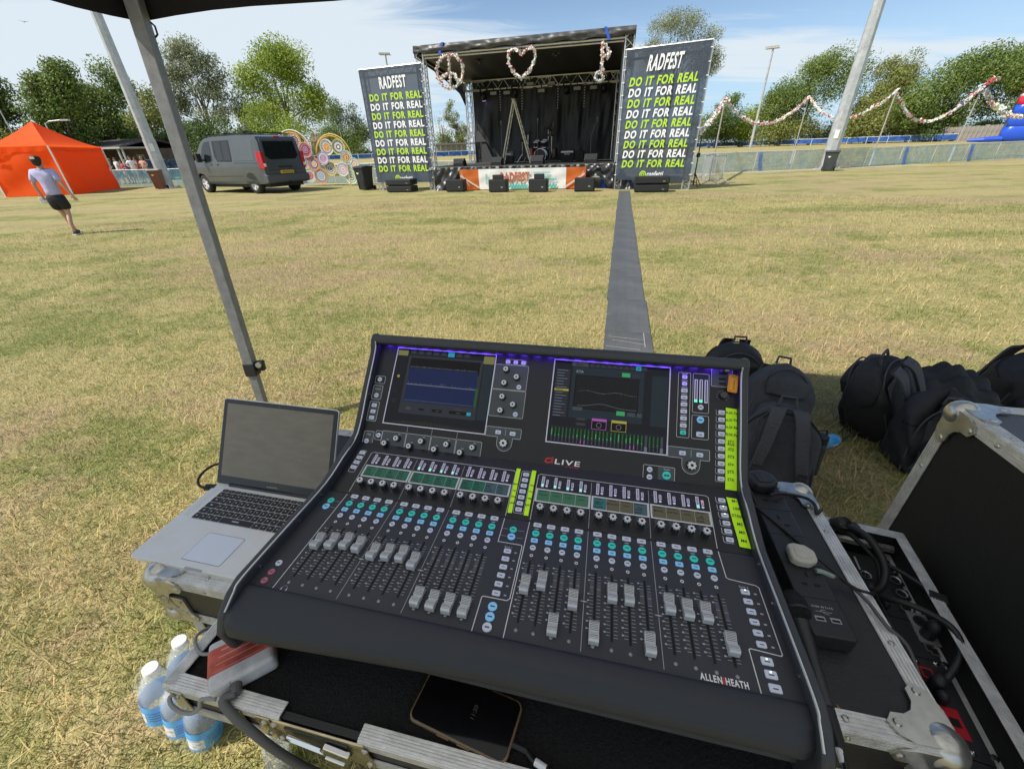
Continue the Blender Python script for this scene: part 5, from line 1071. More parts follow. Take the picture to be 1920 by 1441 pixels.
# ---- drum kit
o = SP((1013, 300), 3.5); t = thing('drum_kit', 'dark drum kit with chrome hardware at the middle of the stage', 'drum kit', MS @ T(o.x, 3.6, DECK)); shell = mat('drum shell', (.05, .022, .022), .25, coat=.5); red_sh = mat('red drum shell', (.30, .012, .018), .25, coat=.5); hd_ = mat('drum head', (.55, .54, .52), .5); dark_h = mat('dark drum head', (.03, .03, .032), .4); brass = mat('cymbal', (.55, .42, .16), .3, .9)
def drum(c, r, d, ax, sh, head, tilt=0.):
    M = T(*c) @ (RX(PI / 2 + tilt) if ax == 'y' else RX(tilt)); mb = MB(); mb.sm = True; mb.lathe([(r, -d / 2), (r, d / 2)], 24); s = mb.build('drum', sh, t, M); MB().lathe([(0, d / 2), (r * .96, d / 2), (r * .96, -d / 2), (0, -d / 2)], 24).build('drum_head', head, s)
    for z in (-d / 2, d / 2): MB().tube([(r * 1.01 * math.cos(k * PI / 12), r * 1.01 * math.sin(k * PI / 12), z) for k in range(24)], .012, 5, True).build('hoop', chrome, s)
drum((0, 0, .30), .29, .42, 'y', shell, dark_h); drum((-.19, -.08, .80), .15, .22, 'z', shell, hd_, .35); drum((.19, -.08, .80), .16, .24, 'z', shell, hd_, .35); drum((-.52, .1, .42), .20, .42, 'z', red_sh, hd_); drum((.60, .35, .38), .21, .40, 'z', shell, hd_)
for x, y, h, r in ((-.62, -.1, 1.18, .0), (.55, -.05, 1.15, .22), (-.70, .4, 1.28, .23), (.30, .5, 1.45, .25), (-.95, .1, .95, .18)):
    mb = MB(); mb.cyl((x, y, .3), (x, y, h), .012, n=6)
    for k in range(3): mb.cyl((x, y, .38), (x + .28 * math.cos(k * 2.1 + x), y + .28 * math.sin(k * 2.1 + x), .01), .011, n=5)
    mb.build('stand', chrome, t)
    if r: MB(T(x, y, h) @ RX(.3)).lathe([(.0, .02), (.03, .02), (r, 0)], 20).build('cymbal', brass, t)
MB().cyl((0, .0, .60), (0, -.05, .78), .016).build('tom_mount', chrome, t); MB().box(-1.3, 1.2, -.55, 1.0, .002, .012).build('drum_rug', mat('green rug', (.02, .10, .07), .95, var=.3, vs=5), t)
MB().cyl((0, .75, 0), (0, .75, .5), .03).build('stool_post', chrome, t); MB().cyl((0, .75, .5), (0, .75, .58), .16, n=16).build('stool_seat', black_p, t)
# ---- microphone stands
def mic_stand(label, px, ytop, lean=0., y=2.6):
    o = SP(px, y); g = MS @ V((o.x, y, DECK)); h = HT(g, ytop); t = thing('microphone_stand', label, 'mic stand', frame(g, se), 'microphone stands on the stage'); mb = MB()
    mb.cyl((0, 0, .12), (0, 0, h * .62), .014, n=6); mb.cyl((0, 0, h * .62), (lean * .3, 0, h * .95), .010, n=6)
    for k in range(3): mb.cyl((0, 0, .16), (.30 * math.cos(k * 2.1 + .4), .30 * math.sin(k * 2.1 + .4), .012), .012, n=5)
    mb.build('stand', mat('dark steel', (.16, .16, .165), .35, .5), t); m = MB(T(lean * .3, 0, h * .95)); m.sm = True; m.lathe([(.012, -.05), (.016, .06), (.028, .08), (.03, .11), (.018, .135), (0, .14)], 10); m.build('microphone', mat('mic grey', (.30, .29, .28), .4, .5), t)
    return t
mic_stand('microphone stand left of the ladder', (942, 304), 229); mic_stand('tall microphone stand in front of the drums', (1008, 304), 224); mic_stand('microphone stand right of the drums', (1031, 300), 250, y=3.2); mic_stand('thin overhead stand behind the drums', (1036, 297), 232, y=4.3); mic_stand('leaning microphone stand behind the right wedge', (1106, 298), 222, .75)
# ---- ladder
lad_m = mat('cream fibreglass ladder', (.62, .58, .44), .5, var=.15, vs=6); fl, fr_ = SD((943.5, 300)), SD((994, 298)); fl.y = fr_.y = 2.2
fl = SP((943, 302), 2.2); fr_ = SP((996, 302), 2.2); ap = SP((963.5, 187), 2.2); t = thing('step_ladder', 'tall cream step ladder standing open on the stage', 'ladder', MS @ T(ap.x, 2.2, DECK)); H = ap.z - DECK
for x, nm in ((fl.x - ap.x, 'left'), (fr_.x - ap.x, 'right')):
    f = MB()
    for y in (-.17, .21): f.tube([(x, y * 1.25, .01), (0, y, H)], .035, 4)
    lf = f.build('ladder_frame', lad_m, t)
    for k in range(11):
        q = (k + .7) / 12; MB().box(x * (1 - q) - .03, x * (1 - q) + .03, -.2, .24, H * q - .012, H * q + .012).build('rung', lad_m, lf)
MB().box(-.08, .08, -.2, .24, H - .02, H + .03).build('top_cap', mat('ladder cap', (.38, .35, .28), .6), t, bevel=.01)
# ---- odds beside the stage
a = SP((1133, 357), -.15); mb = MB(); mb.sm = True; mb.grid(lambda u, v: V((.20 * math.cos(u * 2 * PI) * (1 - .25 * v), .16 * math.sin(u * 2 * PI) * (1 - .3 * v), .44 * v + .02 * math.sin(u * 13))), 16, 6); bg_ = mb.build('carrier_bag', mat('blue plastic bag', (.015, .05, .36), .3, var=.6, vs=12, bump=.8, bs=14), None, MS @ T(a.x, .15, 0)); tag(bg_, 'blue plastic bag tucked under the lifted skirt of the stage', 'bag')
a, b = MSI @ G((1147, 356)), MSI @ G((1190, 357)); W_ = b.x - a.x
def tarp(u, v): return V((W_ * u * 1.05, -.15 - .35 * v + .05 * math.sin(u * 14) , max(.012, (.82 * (1 - u) ** 2.2 + .28 * math.sin(PI * u) ** .5 + .10) * (1 - v ** 1.5) + .05 * math.sin(u * 19 + v * 7) * (1 - v))))
o = MB().grid(tarp, 30, 14).build('tarpaulin', pvc, None, MS @ T(a.x, -.05, 0), smooth=True); tag(o, 'crumpled black tarpaulin hanging between the stage and the right speaker stack', 'tarpaulin')
bar_m = mat('barrier steel', (.60, .62, .63), .4, .55, var=.1, vs=6)
def barrier(label, pa, pb, h=1.08):
    a, b = G(pa), G(pb); w = (b - a).length; t = thing('crowd_barrier', label, 'barrier', frame(a, b - a), 'crowd barriers beside the right banner')
    pts = [(x, 0, z) for x, z in rrect(.02, w - .02, .18, h, .12, 4)]; MB().tube(pts, .021, 6, True).build('frame', bar_m, t); n = int(w / .115)
    bars = MB()
    for i in range(1, n): bars.cyl((w * i / n, 0, .19), (w * i / n, 0, h - .01), .007, n=4)
    bars.build('infill_bars', bar_m, t, kind='stuff')
    for x in (.22, w - .22):
        MB().tube([(x, -.38, .02), (x, -.12, .17), (x, .12, .17), (x, .38, .02)], .018, 6).build('foot', bar_m, t)
barrier('steel crowd barrier partly behind the right banner', (1292, 339), (1323, 338)); barrier('steel crowd barrier standing clear at the right of the right banner', (1327, 349), (1352, 343)); barrier('steel crowd barrier overlapping behind the clear standing one', (1313, 344), (1332, 335))
g = G((1299, 350)); t = thing('lighting_stand', 'slim black stand beside the right edge of the right banner', 'stand', T(*g)); MB().cyl((0, 0, .05), (0, 0, HT(g, 250)), .028, .018, 6).build('mast', black_p, t); MB().box(-.06, .06, -.06, .06, 1.05, 1.2).build('winch', black_p, t, bevel=.02)
for k in range(3): MB().cyl((0, 0, .5), (.45 * math.cos(k * 2.1 + .5), .45 * math.sin(k * 2.1 + .5), .01), .016, n=5).build('leg', black_p, t)
# ---- rubber mat
rub = mat('rubber matting', (.085, .088, .092), .75, var=.22, vs=2.5, bump=.5, bs=45); Mm = frame(mo, mdir); t = thing('cable_mat', 'long dark rubber cable mat running from the stage to the mixing desk', 'mat', Mm); n = int(mlen / .9)
for i in range(n):
    w = mlen / n; k = MB(); k.box(0, w - .004, -.205, .205, .002, .016)
    for s in (-1, 0, 1): k.box(.02, w - .03, s * .11 - .004, s * .11 + .004, .016, .0175)
    k.build('mat_tile', rub, t, T(w * i, random.uniform(-.012, .012), 0) @ RZ(random.uniform(-.008, .008)))
tape_w = mat('worn white tape', (.42, .42, .41), .7)
for pts in ([(1140, 634), (1206, 641)], [(1146, 640), (1208, 650)], [(1206, 628), (1209, 655)], [(1136, 652), (1200, 660)], [(1150, 505), (1160, 505)]):
    q = [Mm.inverted() @ G(p) for p in pts]; m = MB(); m.line([(p.x, p.y) for p in q], .005, z=.0205); m.build('tape_mark', tape_w, t)
# ================================================================== MIXING DESK
MF = T(-.37644, .42527, .89481) @ RZ(-.23089) @ RY(.00415) @ RX(-.02762); MFI = MF.inverted()
def FP(p, w):                                   # desk coordinates seen in direction p on the level w
    return MFI @ ONP(p, MF @ V((0, 0, w)), MF.to_3x3() @ V((0, 0, 1)))
PA, PB = .220584, .8174
M1 = T(0, .193, 0) @ RX(PA); M2 = T(0, .3268, .0300) @ RX(PB)
P_, G_, C_ = .02584, .00759, .05028
US = [(i * P_ + (i // 4) * G_ + (C_ if i > 11 else 0)) for i in range(24)]
UL, UR = -.0635, .7565
desk_m = mat('desk panel', (.034, .037, .045), .55, var=.06, vs=9, bump=.08, bs=400); desk_d = mat('desk dark panel', (.0115, .013, .0165), .42, var=.08, vs=9, bump=.06, bs=400); shell_m = mat('desk shell', (.036, .040, .047), .42, var=.08, vs=12, bump=.12, bs=260)
rest_m = mat('arm rest vinyl', (.021, .024, .032), .52, var=.08, vs=14, bump=.14, bs=1500); edge_m = mat('silver edge', (.62, .64, .66), .3, .6); ink = mat('panel ink', (.66, .67, .68), .6); ink2 = mat('panel ink fine', (.42, .43, .45), .6); box_ink = mat('panel box', (.060, .072, .080), .5)
btn_w = mat('button clear', (.52, .56, .66), .35, emit=(.5, .55, .7), es=.05); btn_t = mat('button teal', (.03, .50, .43), .35, emit=(.02, .5, .42), es=.12); btn_b = mat('button blue', (.25, .54, .80), .35, emit=(.15, .4, .75), es=.10); btn_r = mat('button rose', (.46, .13, .20), .4); btn_v = mat('button violet', (.40, .34, .80), .35, emit=(.4, .3, 1.), es=.3); dot_w = mat('led white', (.8, .85, .85), .3, emit=(.8, 1., .95), es=1.2); black_m = mat('slot black', (.004, .004, .005), .7)
DK = thing('mixing_console', 'large black digital mixing console with two screens and rows of faders', 'mixing desk', MF)
CH = [(-.06, -.075), (-.032, -.0015), (.193, -.0015), (.3268, .0285), (.4957, .2087), (.52, .19), (.50, .04), (.46, -.07), (.38, -.112), (.0, -.112)]
MB().prism(CH, UL + .001, UR - .001, 'x').build('chassis', shell_m, DK)
MB().box(UL, UR, -.030, .1925, -.0012, 0).build('fader_panel', desk_m, DK)
MB(M1).box(UL, UR, .0005, .1365, -.0012, 0).build('knob_panel', desk_d, DK)
MB(M2).box(UL, UR, .0005, .247, -.0012, 0).build('screen_panel', desk_d, DK)
CK = [(-.030, .0205), (.19, .0205), (.327, .0530), (.462, .203), (.472, .228), (.484, .2395), (.498, .236), (.507, .215), (.510, .10), (.485, -.075), (.40, -.118), (-.02, -.116), (-.088, -.082), (-.094, -.035), (-.080, -.008), (-.055, .012)]
for x0, x1 in ((UL - .0165, UL), (UR, UR + .0165)):
    c = MB().prism(CK, x0, x1, 'x').build('side_cheek', shell_m, DK, bevel=.006, seg=3)
    xi = UL - .0015 if x0 < 0 else UR + .0015; s = 1 if x0 < 0 else -1
    MB().tube(smooth_path([(xi, -.075, -.002), (xi, -.052, .0125), (xi, -.030, .0212), (xi, .08, .0215), (xi, .19, .0215), (xi, .26, .036), (xi, .327, .0540), (xi, .40, .1345), (xi, .462, .2035), (xi, .4705, .2265)], 4), .0016, 5).build('edge_trim', edge_m, c)
    for v, w in ((.0, .010), (.10, .010), (.17, .010), (.40, .118)): MB().cyl((xi + s * .0005, v, w), (xi + s * .004, v, w), .0024, n=8).build('screw', chrome, c)
def rest(u, v):
    x = UL - .0155 + (UR - UL + .031) * u; f = -.092 + .020 * min(1, max(0, (x + .02) / .36)) ; e = min(1, (u / .03)) if u < .03 else (min(1, (1 - u) / .03) if u > .97 else 1); e = math.sin(e * PI / 2)
    pr = [(-.0275, -.0010), (-.0285, .0052), (-.036, .0068), (-.055, .0030), (f + .012, -.0035), (f + .001, -.0125), (f - .003, -.028), (f + .004, -.045), (f + .022, -.063), (-.03, -.080), (-.02, -.09)]
    k = v * (len(pr) - 1); i = min(int(k), len(pr) - 2); t = k - i; a, b = pr[i], pr[i + 1]
    vv, w = a[0] + (b[0] - a[0]) * t, a[1] + (b[1] - a[1]) * t
    return V((x, -.0275 + (vv + .0275) * (.55 + .45 * e), w * 1.0 - (1 - e) * .006))
MB().grid(rest, 60, 20).build('arm_rest', rest_m, DK, smooth=True)
hood = MB(M2); hood.prism([(.238, .0135), (.238, .026), (.241, .0295), (.252, .0305), (.2625, .022), (.266, .004), (.265, -.03), (.25, -.03), (.2482, -.002), (.2482, .0135)], UL - .012, UR + .012, 'x'); hood.build('hood', shell_m, DK, bevel=.004, seg=3)
led_m = mat('violet led', (.2, .1, .6), .3, emit=(.14, .03, 1.0), es=36.0); lp = None
for i in range(26):
    m = M2 @ T(UL + .02 + (UR - UL - .04) * i / 25, .2473, .0098)
    if lp is None: lp = MB().box(-.007, .007, -.0008, .0008, -.0015, .0015).build('hood_led', led_m, DK, m)
    else: inst('hood_led', lp, DK, m)

# ---- shared small parts
def B(name, mb, m, **k): return mb.build(name, m, None, **k)
def proto(mb, mats): me = bpy.data.meshes.new('p'); me.from_pydata(mb.v, [], mb.f); [me.materials.append(x) for x in (mats if isinstance(mats, list) else [mats])]; me.polygons.foreach_set('material_index', mb.m); me.polygons.foreach_set('use_smooth', mb.s); me.update(); return me
def rbtn(w, h, z=.0022, r=.0018, led=False):
    m = MB(); a, b = rrect(-w / 2, w / 2, -h / 2, h / 2, r), rrect(-w / 2 + .0007, w / 2 - .0007, -h / 2 + .0007, h / 2 - .0007, r * .8); n = len(a)
    m.add([(x, y, 0) for x, y in a] + [(x, y, z * .7) for x, y in a] + [(x, y, z) for x, y in b], [(i, (i + 1) % n, n + (i + 1) % n, n + i) for i in range(n)] + [(n + i, n + (i + 1) % n, 2 * n + (i + 1) % n, 2 * n + i) for i in range(n)] + [tuple(range(2 * n, 3 * n))])
    m.mi = 1; m.box(-w * .22, w * .22, -h * .16, h * .0, z, z + .0001)
    if led: m.mi = 2; m.cyl((0, h * .24, z), (0, h * .24, z + .0003), .0012, n=6)
    return m
def cbtn(r, z=.0022):
    m = MB(); m.lathe([(r, 0), (r, z * .7), (r * .86, z), (0, z)], 18); m.mi = 1; m.box(-r * .5, r * .5, -r * .2, r * .12, z, z + .0001); return m
txt_m = mat('button legend', (.06, .08, .12), .6)
PR = {k: proto(m, [a, txt_m, dot_w]) for k, m, a in (('mute', rbtn(.0152, .0092), btn_w), ('sel', cbtn(.0068), btn_t), ('mix', rbtn(.0126, .0090), btn_b), ('pafl', cbtn(.0054), btn_w), ('layer', rbtn(.0130, .0088), btn_w), ('layer_on', rbtn(.0130, .0088, led=True), btn_w), ('oval', cbtn(.0056), btn_w), ('ovalb', cbtn(.0072), btn_b), ('ovalw', cbtn(.0072), btn_w), ('ovalr', cbtn(.0058), btn_r), ('tealr', rbtn(.0115, .0085), btn_t), ('vio', rbtn(.0100, .0080), btn_v), ('soft', rbtn(.0128, .0088), btn_w), ('soft_on', rbtn(.0128, .0088, led=True), btn_w), ('big', rbtn(.0150, .0105), btn_w), ('big_on', rbtn(.0150, .0105, led=True), btn_w), ('go', cbtn(.0082), btn_t))}
def btn(kind, M): return put('button', PR[kind], DK, M)
def star(r1, r2, n=8): return [((r1 if k % 2 == 0 else r2) * math.cos(PI * k / n), (r1 if k % 2 == 0 else r2) * math.sin(PI * k / n)) for k in range(2 * n)]
def knob_mesh(r, h):
    m = MB(); m.mi = 0; a, b = star(r * 1.08, r * .94), star(r * .92, r * .78); n = len(a)
    m.add([(x, y, 0) for x, y in a] + [(x, y, h * .82) for x, y in b], [(i, (i + 1) % n, n + (i + 1) % n, n + i) for i in range(n)] + [tuple(range(n, 2 * n))])
    m.mi = 1; c, d = star(r * 1.0, r * .74), star(r * .90, r * .66); m.add([(x, y, h * .82) for x, y in c] + [(x, y, h) for x, y in d], [(i, (i + 1) % n, n + (i + 1) % n, n + i) for i in range(n)] + [tuple(range(n, 2 * n))])
    m.mi = 2; m.cyl((0, 0, h), (0, 0, h + .0004), r * .30, n=10); m.mi = 0; m.cyl((0, 0, 0), (0, 0, .0008), r * 1.25, n=20); return m
knob_s = mat('knob cap silver', (.62, .64, .67), .3, .25); knob_k = mat('knob skirt smoke', (.022, .023, .026), .22, coat=.4)
KN = proto(knob_mesh(.0076, .018), [knob_k, knob_s, black_m]); KNs = proto(knob_mesh(.0069, .0135), [knob_k, knob_s, black_m]); KNb = proto(knob_mesh(.0098, .012), [knob_k, knob_s, black_m])
def knob(me, M): return put('knob', me, DK, M)
capm = mat('fader cap', (.54, .56, .58), .36, .2); capd = mat('fader cap groove', (.16, .165, .17), .5)
m = MB(); m.prism([(-.0150, .0022), (-.0146, .0105), (-.0125, .0138), (-.0045, .0128), (-.0012, .0088), (.0020, .0082), (.0120, .0128), (.0150, .0118), (.0155, .0022)], -.0071, .0071, 'x')
m.mi = 1
for k in range(6): y = .0028 + k * .0019; m.box(-.0064, .0064, y, y + .0008, .0082 + (y - .002) * .46, .0087 + (y - .002) * .46 + .0002)
for k in range(3): y = -.0118 + k * .0024; m.box(-.0064, .0064, y, y + .0004, .0132, .01375)
m.box(-.0020, .0020, -.010, .010, -.004, .0024)
CAP = proto(m, [capm, capd])
FV = [.0677, .0726, .0775, .0755, .0667, .0706, .0725, .0637, .0041, .0031, .0030, .0033, .059, .0705, .0035, .0481, .0039, .0711, .0725, .0041, .0707, .0673, .0675, .0276]
# ---- printing on the fader panel
pk = MB(); pk2 = MB(); z0 = .0004
UV_ = lambda L: [(a, b) for a, b in L]
sepv = [US[k] + 3.5 * P_ + .5 * G_ for k in (0, 4, 12, 16)]
pk.line(UV_([(-.0194, -.0262), (-.0194, .1915)]), .0013, z=z0)
for u in sepv:
    pk2.line([(u, -.022), (u, .050)], .0008, z=z0); pk2.line([(u, .056), (u, .1915)], .0008, z=z0); pk2.add([(u - .0065, .053, z0), (u, .0516, z0), (u + .0065, .053, z0), (u, .0544, z0)], [(0, 1, 2, 3)])
a, b = .3185, .3656
pk.line([(a, .192), (a + .0005, .1365), (b - .004, .1365), (b - .002, .1345), (b - .002, .034), (b - .006, .030), (a + .0035, .030), (a + .001, .028), (a + .001, -.0262)], .0013, z=z0)
pk.line([(b + .0015, .192), (b + .0015, -.0262)], .0013, z=z0)
pk.line([(.7005, .192), (.7020, .1405), (.7050, .1385), (.7440, .1345), (.7480, .131), (.7485, .030), (.7465, .0275), (.7085, .030), (.7060, .028), (.7060, -.0262)], .0013, z=z0)
for u in (-.0415, .3405):
    pk2.line([(u + .009, .1675), (u + .021, .1675)], .0006, z=z0); pk2.line([(u + .009, .151), (u + .021, .151)], .0006, z=z0)
    if u > 0: pk2.line([(u - .009, .1675), (u - .021, .1675)], .0006, z=z0); pk2.line([(u - .009, .151), (u - .021, .151)], .0006, z=z0)
pk.build('panel_print', ink, DK, kind='stuff')
shade = MB(); ticks = [.1015, .0965, .0915, .0795, .0675, .0620, .0565, .0510, .0455, .0400, .0345, .0290, .0235, .0180, .0125, .0080]
slot0 = None
for i, u in enumerate(US):
    for j, v in enumerate(ticks):
        L = .0055; pk2.box(u - .0028 - L, u - .0028, v - .00028, v + .00028, z0, z0 + .0001); pk2.box(u + .0028, u + .0028 + L, v - .00028 - .002, v + .00028 - .002, z0, z0 + .0001)
        if j % 2 == 0: pk2.box(u - .0118, u - .0088, v - .0011, v + .0011, z0, z0 + .0001)
    shade.box(u - .0085, u - .0026, .0690, .0905, .0001, .0003); shade.box(u + .0026, u + .0085, .0650, .0875, .0001, .0003)
    if slot0 is None: slot0 = MB().box(-.0015, .0015, 0, .108, .0002, .0008).build('fader_slot', black_m, DK, T(u, 0, 0))
    else: inst('fader_slot', slot0, DK, T(u, 0, 0))
    put('fader_cap', CAP, DK, T(u, FV[i], 0))
    btn('mute', T(u, .187, 0)); btn('sel', T(u, .167, 0)); btn('mix', T(u, .151, 0)); btn('pafl', T(u, .135, 0))
    pk2.box(u - .0035, u + .0035, .1772, .1788, z0, z0 + .0001)
    m = MB(); m.lathe([(.0014, .0006), (.0030, .0006)], 12); m.build('signal_ring', ink if i < 24 else ink2, DK, T(u, .119, 0)); m = MB(); m.lathe([(.0, .0012), (.0016, .0011), (.0028, 0)], 10); m.build('panel_screw', mat('dull screw', (.30, .30, .31), .35, .7), DK, T(u - .0005, -.0112, 0))
shade.build('fader_scale_shade', mat('scale shade', (.085, .088, .095), .6), DK, kind='stuff')
for v, k in ((.1675, 'sel'), (.151, 'ovalb'), (.017, 'oval'), (-.0006, 'ovalr'), (-.0169, 'ovalr')): btn(k, T(-.0423, v, 0))
for v, k in ((.1675, 'sel'), (.151, 'ovalb'), (.016, 'ovalb'), (-.0002, 'ovalb'), (-.0163, 'ovalw')): btn(k, T(.3405, v, 0))
for k in range(6):
    v = .1192 - k * .01614; btn('layer', T(.3405, v, 0)); btn('layer_on' if k == 0 else 'layer', T(.7247, v, 0))
    for u in (.3405, .7247): pk2.box(u + .0125, u + .0165, v - .0018, v + .0004, z0, z0 + .0001)
for u in (.3405, .7247): pk2.text('Bank %d' % (1 if u < .5 else 2), T(u, .1262, z0), .0052, .01)
for k in range(3): btn('big_on' if k < 2 else 'big', T(.7250, .0163 - k * .0165, 0))
for s in (-1, 1): pk2.line(arc(.0, -.0222, .0046, 0, 180, 8), .0012, z=z0); pk2.box(s * .0046 - .0012, s * .0046 + .0012, -.0262, -.0218, z0, z0 + .0001)
pk2.build('panel_print', ink2, DK, kind='stuff')
m = MB(); fit(m, 'ALLEN', T(.6335, -.0245, .0005), .0275, .0088, .03); fit(m, 'HEATH', T(.6652, -.0245, .0005), .0275, .0088, .03); m.build('maker_logo', mat('logo white', (.80, .80, .80), .5), DK)
m = MB(); fit(m, '&', T(.6613, -.0246, .0006), .0040, .0088, .05); m.build('maker_logo', mat('logo red', (.55, .03, .03), .5), DK)
# ---- knob panel
z0 = .0004; p1 = MB(M1); p1b = MB(M1)
lcd_frame = mat('lcd frame', (.60, .62, .64), .4, .2); mtr = mat('meter housing', (.66, .65, .74), .35, emit=(.35, .3, .6), es=.10); mtr_d = mat('meter segment', (.09, .09, .14), .4); mtr_g = mat('meter green', (.06, .6, .35), .4, emit=(.05, .8, .4), es=.8); mtr_r = mat('meter red', (.6, .1, .1), .4, emit=(1, .1, .05), es=.6)
LC = dict(g=(.004, .065, .040), s=(.025, .055, .065), G=(.022, .085, .045), t=(.012, .075, .075), y=(.055, .052, .030)); LM = {k: mat('lcd ' + k, c, .25, emit=c, es=.35) for k, c in LC.items()}
lcd_t = mat('lcd text', (.004, .008, .006), .4); CELL = ['gggg', 'gggg', 'ggss', 'GGGG', 'tyys', 'yyyy']; NAMES = [[''] * 4, [''] * 4, [''] * 4, ['Drums', '1 PLT', 'V PLT', 'DLY'], ['SMCK', 'MON FX', 'VFX', 'Pad'], ['MONS', 'INSTRU', 'VOX', 'LR']]
for gi in range(6):
    u0 = US[gi * 4] - .0135; u1 = US[gi * 4 + 3] + .0150
    f = MB(M1); f.line([(u0, .0462), (u1, .0462), (u1, .0742), (u0, .0742)], .0026, True, .0012); f.box(u0, u1, .0462, .0742, .0001, .0006); f = f.build('lcd_strip', lcd_frame, DK)
    for k in range(4):
        w = (u1 - u0 - .004) / 4; c0 = u0 + .002 + w * k; c = MB(M1).box(c0 + .0003, c0 + w - .0003, .0480, .0726, .0006, .0010).build('lcd_cell', LM[CELL[gi][k]], f)
        t_ = MB(M1); nm = NAMES[gi][k]
        if nm: t_.text(nm, M1.inverted() @ M1 @ T(c0 + w * .46, .0605 if gi > 2 else .064, .0012), .0062, .01)
        t_.box(c0 + .003, c0 + w * .75, .0695, .0708, .00105, .0012)
        if not nm or nm in ('SMCK', 'Pad', 'LR'):
            t_.box(c0 + .0025, c0 + w * .62, .0578, .0592, .00105, .0012); [t_.box(c0 + .003 + q * .0042, c0 + .006 + q * .0042, .0512, .0538, .00105, .0012) for q in range(3 if k % 2 else 4)]
            if not nm: t_.box(c0 + .003, c0 + w * .5, .0632, .0655, .00105, .0012)
        t_.build('lcd_text', lcd_t, c) if False else t_.build('lcd_text', lcd_t, f)
mt0 = {}
for i, u in enumerate(US):
    lit = 0 if i < 4 or 7 < i < 12 or 16 <= i < 23 else 2
    red = i == 23
    k = (lit, red)
    if k not in mt0:
        m = MB(); m.mi = 0; m.box(-.0068, -.0012, .0805, .1060, 0, .0012); m.box(.0026, .0072, .0885, .0990, 0, .0012); m.lathe([(.0026, 0), (.0026, .0012), (0, .0012)], 10, (.0046, .0838, 0)) 
        for q in range(8): m.mi = 2 if q < lit else 1; m.box(-.0058, -.0022, .0822 + q * .0029, .0840 + q * .0029, .0012, .0013)
        for q in range(3): m.mi = 3 if (red and q == 2) else 1; m.box(.0034, .0064, .0900 + q * .0030, .0919 + q * .0030, .0012, .0013)
        mt0[k] = proto(m, [mtr, mtr_d, mtr_g, mtr_r])
    put('level_meter', mt0[k], DK, M1 @ T(u, 0, 0)); knob(KN, M1 @ T(u, .0258, 0))
    p1b.box(u - .0105, u - .0085, .0960, .0965, z0, z0 + .0001)
    MB(M1).box(u - .0085, u + .0085, .0340, .0455, .0001, .0003).build('knob_backing', mat('smoke strip', (.045, .052, .060), .35), DK)
for a, b in ((-.0194, .3185), (.3671, .7000)):
    p1.line([(a, .004), (a, .108), (a + .004, .1112), (b - .004, .1112), (b, .108), (b, .004)], .0010, z=z0)
for u in sepv: p1b.line([(u, .004), (u, .106)], .0008, z=z0)
p1.line(rrect(-.0490, -.0335, .052, .1125, .003), .0007, True, z0); p1.line(rrect(.3315, .3515, .0135, .1135, .003), .0007, True, z0)
for k in range(4): btn('soft', M1 @ T(-.0412, .1055 - k * .0137, 0))
for k in range(7): btn('soft', M1 @ T(.3413, .1048 - k * .01387, 0))
for k in range(6):
    s = .1054 - k * .0162; u = .7238; btn('soft_on' if k in (1, 2) else 'soft', M1 @ T(u, s, 0)); p1.line([(u - .0105, s + .006), (u - .0105, s - .0045), (u - .0085, s - .0065), (u + .006, s - .0065)], .0007, z=z0)
p1.build('panel_print', ink, DK, kind='stuff'); p1b.build('panel_print', ink2, DK, kind='stuff')
for u in (.3254, .3573):
    pass
# ---- screen panel
z0 = .0004; p2 = MB(M2); p2b = MB(M2); p2t = MB(M2)
def bx(a, b, c, d, fill=False, r=.0025):
    p2.line(rrect(a, b, c, d, r), .0007, True, z0)
    if fill: p2b.prism(rrect(a, b, c, d, r), .0001, .0003)
bx(-.0593, -.0337, .1441, .1623); bx(-.0599, -.0352, .1039, .1388, True); bx(-.0605, -.0355, .0515, .0985, True); bx(-.0581, -.0328, -.0065, .0266, True); bx(-.0285, -.0125, .0090, .0300)
for k in range(4):
    a = -.0118 + k * .0611; bx(a, a + .0595, -.0072, .0317, True)
    knob(KNs, M2 @ T(.0028 + k * .0611, .0027, 0)); knob(KNs, M2 @ T(.0293 + k * .0611, .0168, 0)); p2t.box(a + .013, a + .019, .0112, .0128, z0, z0 + .0001); p2t.box(a + .040, a + .046, .0262, .0278, z0, z0 + .0001)
    if k: p2.line([(a - .001, .0325), (a - .001, .0475)], .0005, z=z0)
for s, k in ((.1538, 'oval'), (.1138, 'oval'), (.0892, 'soft'), (.0741, 'soft'), (.0589, 'soft'), (.0030, 'oval')): btn(k, M2 @ T(-.0476, s, 0))
btn('oval', M2 @ T(-.0205, .0195, 0)); p2t.text('Insert', M2.inverted() @ M2 @ T(-.0476, .128, z0), .006, .012); p2t.text('PEQ', T(-.0456, .017, z0), .006, .012)
bx(.2590, .3075, .2180, .2300); bx(.2362, .3148, .1574, .2165, True); bx(.2362, .3153, .0937, .1560, True)
for k in range(3): btn('vio', M2 @ T(.2649 + k * .0181, .2237, 0))
for s in (.2033, .1706, .1383, .1064): knob(KNs, M2 @ T(.2638, s, 0))
for s in (.1867, .1224): knob(KNs, M2 @ T(.2906, s, 0))
btn('oval', M2 @ T(.2978, .1653, 0)); btn('oval', M2 @ T(.2978, .102, 0))
